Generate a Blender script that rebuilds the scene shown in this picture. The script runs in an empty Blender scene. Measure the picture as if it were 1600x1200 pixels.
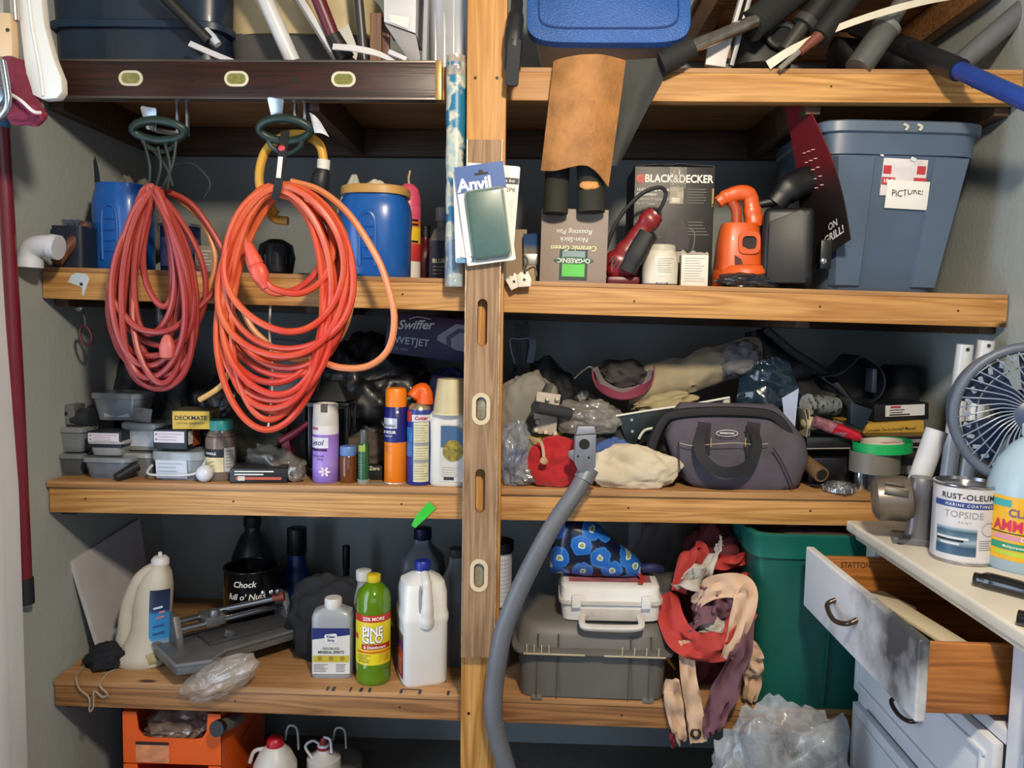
import bpy, bmesh, math, random
from mathutils import Vector, Matrix, Euler, noise
PI = math.pi
scn = bpy.context.scene
col = scn.collection

# ------------------------------------------------------------------ camera
FPX, CAMY, CAMZ = 1240.0, -2.07, 1.5
PITCH, YAW, ROLL = math.radians(4.6), math.radians(1.4), math.radians(1.05)
cam = bpy.data.cameras.new('camera')
cam.sensor_width = 36.0
cam.lens = 36.0 * FPX / 1600.0
cam.clip_start = 0.02
camo = bpy.data.objects.new('camera', cam)
col.objects.link(camo)
CAMROT = Matrix.Rotation(YAW, 3, 'Z') @ Matrix.Rotation(PI/2 - PITCH, 3, 'X') @ Matrix.Rotation(ROLL, 3, 'Z')
camo.matrix_world = Matrix.Translation((0, CAMY, CAMZ)) @ CAMROT.to_4x4()
scn.camera = camo

# ------------------------------------------------------------------ world and lights
scn.view_settings.view_transform = 'Standard'
scn.view_settings.look = 'None'
scn.view_settings.gamma = 1.0
scn.view_settings.use_curve_mapping = False
scn.view_settings.exposure = 0.34
w = bpy.data.worlds.new('garage_ambient')
scn.world = w
w.use_nodes = True
w.node_tree.nodes['Background'].inputs[0].default_value = (0.68, 0.80, 1.0, 1)
w.node_tree.nodes['Background'].inputs[1].default_value = 0.15

def area(name, loc, target, size, power, colr):
    l = bpy.data.lights.new(name, 'AREA')
    l.energy = power; l.color = colr; l.shape = 'RECTANGLE'; l.size, l.size_y = size
    o = bpy.data.objects.new(name, l); col.objects.link(o)
    o.location = loc
    o.rotation_euler = (Vector(target) - Vector(loc)).to_track_quat('-Z', 'Y').to_euler()
    return o
area('ceiling_lamp', (0.3, -1.9, 2.55), (0.1, 0.1, 1.0), (0.18, 0.18), 44, (1.0, 0.86, 0.66))
area('frontal_fill', (0.5, -4.6, 1.35), (0.3, 0.2, 1.0), (3.2, 2.0), 18, (0.62, 0.78, 1.0))  # cool fill added behind the camera to even out the illumination
area('side_doorway_daylight', (-1.36, -1.05, 1.05), (1.0, -0.75, 0.95), (0.84, 1.95), 22, (0.60, 0.77, 1.0))

# ------------------------------------------------------------------ pixel helpers (photograph is 1600 x 1200)
def ray(px, py):
    return CAMROT @ Vector(((px - 800) / FPX, (600 - py) / FPX, -1.0))
CP = Vector((0, CAMY, CAMZ))
def at(px, py, Y=0.0):
    d = ray(px, py); return CP + d * ((Y - CAMY) / d.y)
def S(Y=0.0):
    return (Y - CAMY) / FPX
_front = {0: (100, -262, 1560, -262), 1: (100, 99, 1560, 106), 2: (60, 416, 1560, 460), 3: (75, 752, 1560, 776), 4: (88, 1064, 1200, 1105)}
SHZ = {}
for k, (a, b, c, d) in _front.items():
    p, q = at(a, b, -0.01), at(c, d, -0.01)
    SHZ[k] = (p.z, (q.z - p.z) / (q.x - p.x), p.x)
def shz(i, X):
    z, m, x0 = SHZ[i]; return z + m * (X - x0)
def stand(i, px, py):
    """point on the top of shelf i seen at the pixel"""
    d = ray(px, py); z0, m, x0 = SHZ[i]
    t = (z0 + m * (CP.x - x0) - CP.z) / (d.z - m * d.x)
    return CP + d * t
def put(i, px, Y):
    """point on shelf i at image column px and depth Y"""
    p = at(px, 600, Y)
    for _ in range(4):
        z = shz(i, p.x)
        # adjust column for roll
        d = ray(px, 600); p2 = at(px, 600, Y)
        py = 600
        q = at(px, 900, Y)
        t = (z - p2.z) / (q.z - p2.z)
        p = p2 + (q - p2) * t
    return Vector((p.x, Y, shz(i, p.x)))

# ------------------------------------------------------------------ materials
def lin(h):
    h = h.lstrip('#'); o = []
    for i in (0, 2, 4):
        c = int(h[i:i+2], 16) / 255
        o.append(c / 12.92 if c <= 0.04045 else ((c + 0.055) / 1.055) ** 2.4)
    return (*o, 1)
_mats = {}
def nodes_of(name):
    m = bpy.data.materials.new(name); m.use_nodes = True
    nt = m.node_tree; b = nt.nodes['Principled BSDF']
    return m, nt, b
def N(nt, t, **kw):
    n = nt.nodes.new(t)
    for k, v in kw.items():
        if k in n.inputs: n.inputs[k].default_value = v
        else: setattr(n, k, v)
    return n
def M(c, rough=0.5, metal=0.0, var=0.12, vs=9.0, bump=0.0, bs=120.0, alpha=1.0, trans=0.0, coat=0.0, sheen=0.0, spec=0.5, dirt=None, dirtamt=0.55):
    """plain surface of one colour with a little procedural variation; dirt = colour of blotches"""
    key = (c, rough, metal, var, vs, bump, bs, alpha, trans, coat, sheen, spec, dirt, dirtamt)
    if key in _mats: return _mats[key]
    m, nt, b = nodes_of('surface_' + c.lstrip('#'))
    base = lin(c)
    tc = N(nt, 'ShaderNodeTexCoord')
    if var or dirt:
        no = N(nt, 'ShaderNodeTexNoise', Scale=vs, Detail=5.0, Roughness=0.6)
        nt.links.new(tc.outputs['Object'], no.inputs['Vector'])
        cr = N(nt, 'ShaderNodeValToRGB')
        cr.color_ramp.elements[0].position = 0.3; cr.color_ramp.elements[1].position = 0.72
        cr.color_ramp.elements[0].color = tuple(max(0, x * (1 - var)) for x in base[:3]) + (1,)
        cr.color_ramp.elements[1].color = tuple(min(1, x * (1 + var)) for x in base[:3]) + (1,)
        nt.links.new(no.outputs['Fac'], cr.inputs['Fac'])
        out = cr.outputs['Color']
        if dirt:
            n2 = N(nt, 'ShaderNodeTexNoise', Scale=vs * 0.7, Detail=8.0, Roughness=0.7)
            mp = N(nt, 'ShaderNodeMapping'); mp.inputs['Location'].default_value = (3.1, 7.7, 1.3)
            nt.links.new(tc.outputs['Object'], mp.inputs['Vector']); nt.links.new(mp.outputs['Vector'], n2.inputs['Vector'])
            r2 = N(nt, 'ShaderNodeValToRGB')
            r2.color_ramp.elements[0].position = dirtamt; r2.color_ramp.elements[1].position = min(1, dirtamt + 0.16)
            nt.links.new(n2.outputs['Fac'], r2.inputs['Fac'])
            mx = N(nt, 'ShaderNodeMix', data_type='RGBA')
            mx.inputs['B'].default_value = lin(dirt) if False else (0, 0, 0, 1)
            mx.inputs[7].default_value = lin(dirt)
            nt.links.new(r2.outputs['Color'], mx.inputs[0]); nt.links.new(out, mx.inputs[6])
            out = mx.outputs[2]
        nt.links.new(out, b.inputs['Base Color'])
    else:
        b.inputs['Base Color'].default_value = base
    if bump:
        nb = N(nt, 'ShaderNodeTexNoise', Scale=bs, Detail=3.0)
        nt.links.new(tc.outputs['Object'], nb.inputs['Vector'])
        bn = N(nt, 'ShaderNodeBump', Strength=bump, Distance=0.01)
        nt.links.new(nb.outputs['Fac'], bn.inputs['Height']); nt.links.new(bn.outputs['Normal'], b.inputs['Normal'])
    b.inputs['Roughness'].default_value = rough; b.inputs['Metallic'].default_value = metal
    b.inputs['Alpha'].default_value = alpha; b.inputs['Transmission Weight'].default_value = trans
    b.inputs['Coat Weight'].default_value = coat; b.inputs['Sheen Weight'].default_value = sheen
    b.inputs['Specular IOR Level'].default_value = spec
    _mats[key] = m
    return m
def MG(stops, axis=2, lo=0.0, hi=1.0, rough=0.5, metal=0.0, noise_amt=0.0, coat=0.0):
    """colour bands printed along a local axis (metres lo..hi)"""
    m, nt, b = nodes_of('printed_bands')
    tc = N(nt, 'ShaderNodeTexCoord'); sp = N(nt, 'ShaderNodeSeparateXYZ')
    nt.links.new(tc.outputs['Object'], sp.inputs[0])
    mr = N(nt, 'ShaderNodeMapRange'); mr.inputs[1].default_value = lo; mr.inputs[2].default_value = hi
    nt.links.new(sp.outputs[axis], mr.inputs[0])
    cr = N(nt, 'ShaderNodeValToRGB'); e = cr.color_ramp.elements
    while len(e) < len(stops): e.new(0.5)
    for el, (p, c) in zip(e, stops): el.position = p; el.color = lin(c)
    nt.links.new(mr.outputs[0], cr.inputs[0]); nt.links.new(cr.outputs[0], b.inputs['Base Color'])
    b.inputs['Roughness'].default_value = rough; b.inputs['Metallic'].default_value = metal; b.inputs['Coat Weight'].default_value = coat
    return m
def wood(c1, c2, c3, axis=0, rough=0.55, gs=1.0, stain=None, knots=True):
    m, nt, b = nodes_of('wood_' + c1.lstrip('#'))
    tc = N(nt, 'ShaderNodeTexCoord')
    oi = N(nt, 'ShaderNodeObjectInfo')
    ad = N(nt, 'ShaderNodeVectorMath', operation='ADD')
    sc = N(nt, 'ShaderNodeVectorMath', operation='SCALE'); sc.inputs['Scale'].default_value = 7.0
    cb = N(nt, 'ShaderNodeCombineXYZ')
    for i in range(3): nt.links.new(oi.outputs['Random'], cb.inputs[i])
    nt.links.new(cb.outputs[0], sc.inputs[0]); nt.links.new(tc.outputs['Object'], ad.inputs[0]); nt.links.new(sc.outputs[0], ad.inputs[1])
    mp = N(nt, 'ShaderNodeMapping')
    s = [16.0 * gs] * 3; s[axis] = 0.75 * gs
    mp.inputs['Scale'].default_value = s
    nt.links.new(ad.outputs[0], mp.inputs['Vector'])
    n1 = N(nt, 'ShaderNodeTexNoise', Scale=1.0, Detail=3.0, Roughness=0.45, Distortion=0.6)
    nt.links.new(mp.outputs[0], n1.inputs['Vector'])
    mu = N(nt, 'ShaderNodeMath', operation='MULTIPLY'); mu.inputs[1].default_value = 9.0
    nt.links.new(n1.outputs['Fac'], mu.inputs[0])
    fr = N(nt, 'ShaderNodeMath', operation='PINGPONG'); fr.inputs[1].default_value = 0.5
    nt.links.new(mu.outputs[0], fr.inputs[0])
    mp2 = N(nt, 'ShaderNodeMapping'); s2 = [180.0 * gs] * 3; s2[axis] = 6.0 * gs
    mp2.inputs['Scale'].default_value = s2
    nt.links.new(ad.outputs[0], mp2.inputs['Vector'])
    n2 = N(nt, 'ShaderNodeTexNoise', Scale=1.0, Detail=4.0); nt.links.new(mp2.outputs[0], n2.inputs['Vector'])
    cr = N(nt, 'ShaderNodeValToRGB'); e = cr.color_ramp.elements
    e[0].position = 0.0; e[0].color = lin(c2); e[1].position = 0.42; e[1].color = lin(c1)
    nt.links.new(fr.outputs[0], cr.inputs[0])
    mx = N(nt, 'ShaderNodeMix', data_type='RGBA', blend_type='MULTIPLY'); mx.inputs[0].default_value = 0.45
    cr2 = N(nt, 'ShaderNodeValToRGB'); cr2.color_ramp.elements[0].position = 0.3; cr2.color_ramp.elements[0].color = lin('#9a8a78'); cr2.color_ramp.elements[1].position = 0.7
    nt.links.new(n2.outputs['Fac'], cr2.inputs[0])
    nt.links.new(cr.outputs[0], mx.inputs[6]); nt.links.new(cr2.outputs[0], mx.inputs[7])
    out = mx.outputs[2]
    # large blotches
    n3 = N(nt, 'ShaderNodeTexNoise', Scale=2.6, Detail=4.0); nt.links.new(ad.outputs[0], n3.inputs['Vector'])
    cr3 = N(nt, 'ShaderNodeValToRGB'); cr3.color_ramp.elements[0].position = 0.5; cr3.color_ramp.elements[1].position = 0.75
    nt.links.new(n3.outputs['Fac'], cr3.inputs[0])
    m3 = N(nt, 'ShaderNodeMix', data_type='RGBA'); m3.inputs[7].default_value = lin(c3)
    ml = N(nt, 'ShaderNodeMath', operation='MULTIPLY'); ml.inputs[1].default_value = 0.55
    nt.links.new(cr3.outputs[0], ml.inputs[0]); nt.links.new(ml.outputs[0], m3.inputs[0]); nt.links.new(out, m3.inputs[6])
    out = m3.outputs[2]
    if knots:
        mp4 = N(nt, 'ShaderNodeMapping'); s4 = [9.0] * 3; s4[axis] = 3.2; mp4.inputs['Scale'].default_value = s4
        nt.links.new(ad.outputs[0], mp4.inputs['Vector'])
        vo = N(nt, 'ShaderNodeTexVoronoi', Scale=0.8); nt.links.new(mp4.outputs[0], vo.inputs['Vector'])
        cr4 = N(nt, 'ShaderNodeValToRGB'); cr4.color_ramp.elements[0].position = 0.05; cr4.color_ramp.elements[0].color = (1, 1, 1, 1)
        cr4.color_ramp.elements[1].position = 0.09; cr4.color_ramp.elements[1].color = (0, 0, 0, 1)
        nt.links.new(vo.outputs['Distance'], cr4.inputs[0])
        m4 = N(nt, 'ShaderNodeMix', data_type='RGBA'); m4.inputs[7].default_value = lin('#3a2113')
        nt.links.new(cr4.outputs[0], m4.inputs[0]); nt.links.new(out, m4.inputs[6]); out = m4.outputs[2]
    nt.links.new(out, b.inputs['Base Color'])
    b.inputs['Roughness'].default_value = rough
    bn = N(nt, 'ShaderNodeBump', Strength=0.15, Distance=0.004)
    nt.links.new(n2.outputs['Fac'], bn.inputs['Height']); nt.links.new(bn.outputs['Normal'], b.inputs['Normal'])
    return m
def film(c, alpha=0.35, rough=0.15, bs=15.0, bump=0.35):
    """crinkled translucent plastic"""
    key = ('film', c, alpha, rough, bs, bump)
    if key in _mats: return _mats[key]
    m, nt, b = nodes_of('plastic_film_' + c.lstrip('#'))
    b.inputs['Base Color'].default_value = lin(c); b.inputs['Roughness'].default_value = rough
    b.inputs['Coat Weight'].default_value = 0.9; b.inputs['Coat Roughness'].default_value = 0.06; b.inputs['Specular IOR Level'].default_value = 0.8
    tc = N(nt, 'ShaderNodeTexCoord')
    n1 = N(nt, 'ShaderNodeTexNoise', Scale=bs, Detail=4.0, Distortion=1.2); nt.links.new(tc.outputs['Object'], n1.inputs['Vector'])
    bn = N(nt, 'ShaderNodeBump', Strength=bump, Distance=0.02); nt.links.new(n1.outputs['Fac'], bn.inputs['Height'])
    nt.links.new(bn.outputs['Normal'], b.inputs['Normal']); nt.links.new(bn.outputs['Normal'], b.inputs['Coat Normal'])
    r = N(nt, 'ShaderNodeMapRange'); r.inputs[1].default_value = 0.35; r.inputs[2].default_value = 0.7
    r.inputs[3].default_value = alpha * 0.6; r.inputs[4].default_value = min(1, alpha * 1.5)
    nt.links.new(n1.outputs['Fac'], r.inputs[0]); nt.links.new(r.outputs[0], b.inputs['Alpha'])
    _mats[key] = m
    return m

# ------------------------------------------------------------------ mesh building
def smoothpath(pts, k=6, closed=False):
    pts = [Vector(p) for p in pts]; n = len(pts); out = []
    if n < 3: return pts
    rng = n if closed else n - 1
    for i in range(rng):
        if closed: p0, p1, p2, p3 = pts[(i-1) % n], pts[i], pts[(i+1) % n], pts[(i+2) % n]
        else: p0, p1, p2, p3 = pts[max(i-1, 0)], pts[i], pts[i+1], pts[min(i+2, n-1)]
        for j in range(k):
            t = j / k
            out.append(0.5 * ((2*p1) + (p2-p0)*t + (2*p0-5*p1+4*p2-p3)*t*t + (-p0+3*p1-3*p2+p3)*t**3))
    if not closed: out.append(pts[-1])
    return out
def sect(n, rx, ry, e=2.0, a0=0.0):
    """superellipse ring points (e=2 ellipse, larger = squarer)"""
    o = []
    for i in range(n):
        a = a0 + 2*PI*i/n; c, s = math.cos(a), math.sin(a)
        o.append((rx*math.copysign(abs(c)**(2/e), c), ry*math.copysign(abs(s)**(2/e), s)))
    return o
class MB:
    def __init__(self): self.bm = bmesh.new()
    def _xf(self, vs, rot=None, loc=None):
        if rot is not None:
            R = rot if isinstance(rot, Matrix) else Euler(rot).to_matrix()
            for v in vs: v.co = R @ v.co
        if loc is not None:
            L = Vector(loc)
            for v in vs: v.co += L
    def box(self, c, s, bev=0.0, rot=None, seg=2, taper=None):
        t = bmesh.new()
        r = bmesh.ops.create_cube(t, size=1.0)
        for v in t.verts:
            k = 1.0
            if taper and v.co.z > 0: k = taper
            v.co = Vector((v.co.x*s[0]*k, v.co.y*s[1]*k, v.co.z*s[2]))
        if bev: bmesh.ops.bevel(t, geom=t.edges[:], offset=bev, segments=seg, profile=0.6, affect='EDGES')
        self._xf(t.verts, rot, c); self.join(t); return self
    def join(self, t):
        me = bpy.data.meshes.new('tmp'); t.to_mesh(me); t.free(); self.bm.from_mesh(me); bpy.data.meshes.remove(me)
    def prism(self, poly, y0, y1, bev=0.0, rot=None, loc=None, plane='xz', seg=2):
        """polygon in the xz plane extruded along y (or xy along z)"""
        t = bmesh.new()
        if plane == 'xz': f = lambda p, d: Vector((p[0], d, p[1]))
        elif plane == 'xy': f = lambda p, d: Vector((p[0], p[1], d))
        else: f = lambda p, d: Vector((d, p[0], p[1]))
        a = [t.verts.new(f(p, y0)) for p in poly]; b = [t.verts.new(f(p, y1)) for p in poly]
        n = len(poly)
        t.faces.new(a); t.faces.new(b[::-1])
        for i in range(n): t.faces.new((a[i], b[i], b[(i+1) % n], a[(i+1) % n]))
        bmesh.ops.recalc_face_normals(t, faces=t.faces[:])
        if bev: bmesh.ops.bevel(t, geom=t.edges[:], offset=bev, segments=seg, profile=0.6, affect='EDGES')
        self._xf(t.verts, rot, loc); self.join(t); return self
    def loft(self, rings, capa=True, capb=True, closed=True, rot=None, loc=None):
        t = bmesh.new(); R = [[t.verts.new(Vector(p)) for p in r] for r in rings]; n = len(rings[0])
        for i in range(len(R)-1):
            for j in range(n if closed else n-1):
                k = (j+1) % n
                try: t.faces.new((R[i][j], R[i][k], R[i+1][k], R[i+1][j]))
                except ValueError: pass
        if capa and closed: t.faces.new(R[0][::-1])
        if capb and closed: t.faces.new(R[-1])
        self._xf(t.verts, rot, loc); self.join(t); return self
    def lathe(self, prof, n=28, sx=1.0, sy=1.0, e=2.0, rot=None, loc=None, capa=True, capb=True):
        rings = [[(x, y, z) for x, y in sect(n, r*sx, r*sy, e, PI/n)] for r, z in prof]
        return self.loft(rings, capa, capb, True, rot, loc)
    def patch(self, r, z0, z1, a0, a1, n=14, nz=2, sx=1.0, sy=1.0, prof=None):
        """label wrapped on a round body; angles in degrees, 0 = facing the front (-y), positive to the right"""
        rings = []
        for k in range(nz+1):
            z = z0 + (z1-z0)*k/nz
            rr = prof(z) if prof else r
            rings.append([(rr*sx*math.sin(math.radians(a0+(a1-a0)*i/n)), -rr*sy*math.cos(math.radians(a0+(a1-a0)*i/n)), z) for i in range(n+1)])
        return self.loft(rings, False, False, False)
    def tube(self, path, r, n=10, closed=False, caps=True, smooth=0, e=2.0, flat=1.0):
        P = smoothpath(path, smooth, closed) if smooth else [Vector(p) for p in path]
        m = len(P); rings = []
        up = None
        for i in range(m):
            if closed: tg = P[(i+1) % m] - P[(i-1) % m]
            else: tg = P[min(i+1, m-1)] - P[max(i-1, 0)]
            if tg.length < 1e-9: tg = Vector((0, 0, 1))
            tg.normalize()
            if up is None:
                up = Vector((0, 0, 1)) if abs(tg.z) < 0.9 else Vector((1, 0, 0))
            s = tg.cross(up)
            if s.length < 1e-6: s = tg.orthogonal()
            s.normalize(); up = s.cross(tg).normalized()
            rr = r[min(len(r)-1, int(i*len(r)/m))] if isinstance(r, (list, tuple)) else r
            rings.append([P[i] + s*x + up*y for x, y in sect(n, rr, rr*flat, e)])
        if closed: rings.append(rings[0])
        return self.loft(rings, caps and not closed, caps and not closed)
    def ribbon(self, path, side, width, th=0.002, smooth=6, wave=0.0, seed=0):
        """flat strip swept along a path; side = vector or list of vectors across the strip"""
        P = smoothpath(path, smooth) if smooth else [Vector(p) for p in path]
        m = len(P)
        sd = [Vector(x) for x in side] if isinstance(side[0], (list, tuple, Vector)) else [Vector(side)]
        wd = width if isinstance(width, (list, tuple)) else [width]
        def lerp(L, t):
            if len(L) == 1: return L[0]
            f = t*(len(L)-1); i = min(int(f), len(L)-2); return L[i] + (L[i+1]-L[i])*(f-i)
        rings = []
        nw = 6
        for i in range(m):
            t = i/(m-1); tg = (P[min(i+1, m-1)]-P[max(i-1, 0)]).normalized()
            s = lerp(sd, t); s = (s - tg*s.dot(tg)).normalized(); nn = tg.cross(s).normalized(); W = lerp(wd, t)
            top, bot = [], []
            for k in range(nw+1):
                u = k/nw - 0.5
                off = wave*(noise.noise(Vector((t*5+seed, u*3, seed*1.7))) + 0.6*noise.noise(Vector((t*9+seed*2, u*6, seed*3.1)))) if wave else 0
                p = P[i] + s*(u*W) + nn*off
                top.append(p + nn*th/2); bot.append(p - nn*th/2)
            rings.append(top + bot[::-1])
        return self.loft(rings)
    def sheet(self, fn, nu=16, nv=16, th=0.003):
        """fn(u, v) -> point, 0..1; given thickness"""
        t = bmesh.new()
        G = [[Vector(fn(i/nu, j/nv)) for j in range(nv+1)] for i in range(nu+1)]
        def nrm(i, j):
            a = G[min(i+1, nu)][j]-G[max(i-1, 0)][j]; b = G[i][min(j+1, nv)]-G[i][max(j-1, 0)]
            c = a.cross(b); return c.normalized() if c.length > 1e-12 else Vector((0, 0, 1))
        A = [[t.verts.new(G[i][j]) for j in range(nv+1)] for i in range(nu+1)]
        B = [[t.verts.new(G[i][j]-nrm(i, j)*th) for j in range(nv+1)] for i in range(nu+1)]
        for i in range(nu):
            for j in range(nv):
                t.faces.new((A[i][j], A[i+1][j], A[i+1][j+1], A[i][j+1])); t.faces.new((B[i][j], B[i][j+1], B[i+1][j+1], B[i+1][j]))
        for i in range(nu):
            t.faces.new((A[i][0], B[i][0], B[i+1][0], A[i+1][0])); t.faces.new((A[i][nv], A[i+1][nv], B[i+1][nv], B[i][nv]))
        for j in range(nv):
            t.faces.new((A[0][j], A[0][j+1], B[0][j+1], B[0][j])); t.faces.new((A[nu][j], B[nu][j], B[nu][j+1], A[nu][j+1]))
        self.join(t); return self
    def lump(self, c, rad, amp=0.18, fs=3.0, seed=0, sub=4, flat=True, e=2.0, ridge=0.0, rot=None):
        """crumpled soft body: a rounded blob pushed about by fold noise, flattened where it lies"""
        t = bmesh.new(); bmesh.ops.create_icosphere(t, subdivisions=sub, radius=1.0)
        for v in t.verts:
            d = v.co.normalized()
            k = (abs(d.x)**e + abs(d.y)**e + abs(d.z)**e) ** (-1/e)
            p = d * fs + Vector((seed*3.1, seed*1.7, -seed*2.3))
            f = noise.fractal(p, 0.9, 2.1, 3)
            f2 = 0
            if ridge:
                q = Vector((d.x*0.7, d.y, d.z*1.3))*fs*0.75 + Vector((seed, -seed*2, seed*4))
                wv = noise.noise_vector(q*0.8)
                f2 = ridge * 1.3 * (1 - 2.6*math.sqrt(noise.noise(q + 0.9*wv)**2+0.0025))
                f2 += ridge * 0.45 * (1 - 2.6*abs(noise.noise(q*2.1 + 1.4*wv)))
            r = k * (1 + amp*f + f2)
            v.co = Vector((d.x*r*rad[0], d.y*r*rad[1], d.z*r*rad[2]))
            if flat and v.co.z < -rad[2]*0.8: v.co.z = -rad[2]*0.8
        if rot: self._xf(t.verts, rot)
        self._xf(t.verts, None, c); self.join(t); return self
def flat_text(s, size, offset=0.0, align='CENTER', spacing=1.0, shear=0.0):
    """verts and faces of a line of lettering in the xy plane"""
    cu = bpy.data.curves.new('t', 'FONT'); cu.body = s; cu.size = size; cu.align_x = align; cu.align_y = 'CENTER'
    cu.offset = offset*size; cu.space_character = spacing; cu.shear = shear; cu.resolution_u = 3
    o = bpy.data.objects.new('t', cu); col.objects.link(o)
    bpy.context.view_layer.update()
    me = bpy.data.meshes.new_from_object(o.evaluated_get(bpy.context.evaluated_depsgraph_get()))
    vs = [v.co.copy() for v in me.vertices]; fs = [tuple(p.vertices) for p in me.polygons]
    bpy.data.objects.remove(o); bpy.data.curves.remove(cu); bpy.data.meshes.remove(me)
    return vs, fs
def finish(bm_or_me, name, mat, parent=None, loc=None, rot=None, smooth=True, ang=40):
    if isinstance(bm_or_me, MB):
        me = bpy.data.meshes.new(name)
        bmesh.ops.recalc_face_normals(bm_or_me.bm, faces=bm_or_me.bm.faces[:]) if getattr(bm_or_me, 'recalc', True) else None
        bm_or_me.bm.to_mesh(me); bm_or_me.bm.free()
    else: me = bm_or_me
    if smooth:
        me.polygons.foreach_set('use_smooth', [True]*len(me.polygons))
        me.set_sharp_from_angle(angle=math.radians(ang))
    me.materials.clear(); me.materials.append(mat)
    o = bpy.data.objects.new(name, me); col.objects.link(o)
    if parent is not None: o.parent = parent
    if loc is not None: o.location = loc
    if rot is not None: o.rotation_euler = rot
    return o
def lettering(s, size, mat, parent, place, name='lettering', offset=0.0, align='CENTER', spacing=1.0, shear=0.0, sx=1.0):
    """place(u, v) -> local point on the surface"""
    vs, fs = flat_text(s, size, offset, align, spacing, shear)
    me = bpy.data.meshes.new(name); me.from_pydata([place(v.x*sx, v.y) for v in vs], [], fs)
    return finish(me, name, mat, parent, smooth=False)
def on_front(x, y, z):
    return lambda u, v: (x+u, y-0.0006, z+v)
def on_round(r, z, a=0.0, up=1):
    return lambda u, v: ((r+0.0009)*math.sin(math.radians(a)+up*u/r), -(r+0.0009)*math.cos(math.radians(a)+up*u/r), z+up*v)
def tag(o, label, cat, group=None, kind=None):
    if label: o['label'] = label
    if cat: o['category'] = cat
    if group: o['group'] = group
    if kind: o['kind'] = kind
    return o
def thing(name, label, cat, loc=(0, 0, 0), rot=(0, 0, 0), group=None):
    o = bpy.data.objects.new(name, None); col.objects.link(o); o.empty_display_size = 0.05
    o.location = loc; o.rotation_euler = rot
    return tag(o, label, cat, group)
def struct(name, mb, mat, loc=None, rot=None):
    o = finish(mb, name, mat, None, loc, rot); o['kind'] = 'structure'; return o
def one(name, mb, mat, label, cat, loc=None, rot=None, group=None, ang=40):
    return tag(finish(mb, name, mat, None, loc, rot, ang=ang), label, cat, group)
rng = random.Random(4)
PRINT = M('#2a2a30', 0.6, var=0)
WHITEPRINT = M('#e9e6df', 0.6, var=0)
def lines(parent, x0, x1, z0, z1, n, y, mat=None, h=0.0012, seed=1, name='small_print'):
    """rows of print too small to read, as raised strips on a front face"""
    r = random.Random(seed); b = MB()
    for i in range(n):
        z = z1 - (z1-z0)*(i+0.5)/n; xe = x1 - (x1-x0)*r.random()*0.35
        b.box(((x0+xe)/2, y-0.0003, z), (xe-x0, 0.0004, h))
    return finish(b, name, mat or PRINT, parent, smooth=False)
def lines_round(parent, r, a0, a1, z0, z1, n, mat=None, h=0.0012, seed=1, name='small_print'):
    q = random.Random(seed); b = MB()
    for i in range(n):
        z = z1 - (z1-z0)*(i+0.5)/n; ae = a1-(a1-a0)*q.random()*0.35
        b.patch(r+0.0007, z-h/2, z+h/2, a0, ae, 8, 1)
    return finish(b, name, mat or PRINT, parent, smooth=False)

# ================================================================== the setting
BACK = 0.65
XL, XR = at(80, 760, 0).x - 0.012, at(1576, 470, 0).x + 0.004
WALL = M('#9da3a0', 0.72, var=0.07, vs=2.2, bump=0.12, bs=60, dirt='#6d7068', dirtamt=0.64)
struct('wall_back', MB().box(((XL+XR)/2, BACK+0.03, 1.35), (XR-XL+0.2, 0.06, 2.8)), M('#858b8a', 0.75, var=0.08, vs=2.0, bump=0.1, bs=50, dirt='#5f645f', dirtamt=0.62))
struct('wall_left', MB().box((XL-0.03, 0.05, 1.35), (0.06, 1.28, 2.8)).box((XL-0.03, -2.2, 1.35), (0.06, 1.36, 2.8)).box((XL-0.03, -1.055, 2.4), (0.06, 0.94, 0.7)), WALL)
struct('wall_right', MB().box((XR+0.03, 0.05, 1.35), (0.06, 1.26, 2.8)), WALL)
struct('floor', MB().box((0.2, -1.2, -0.03), (6.0, 3.9, 0.06)), M('#6f6a62', 0.8, var=0.2, vs=3, bump=0.2, bs=30, dirt='#3c3731', dirtamt=0.55))
struct('ceiling', MB().box((0.2, -1.0, 2.78), (6.0, 3.6, 0.06)), M('#b9b5aa', 0.8, var=0.05))
# door casing on the left wall, nearest the camera
p = at(38, 1000, -0.14)
struct('trim_1', MB().box((0, 0, 0), (0.024, 0.42, 2.7), 0.003).box((0.011, 0.12, 0), (0.008, 0.05, 2.7), 0.002).box((0.011, -0.02, 0), (0.006, 0.03, 2.7), 0.002),
       M('#dfe3ea', 0.45, var=0.06, vs=3, dirt='#b0ada4', dirtamt=0.7), (XL+0.012, -0.36, 1.35), (0, 0, 0))

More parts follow.
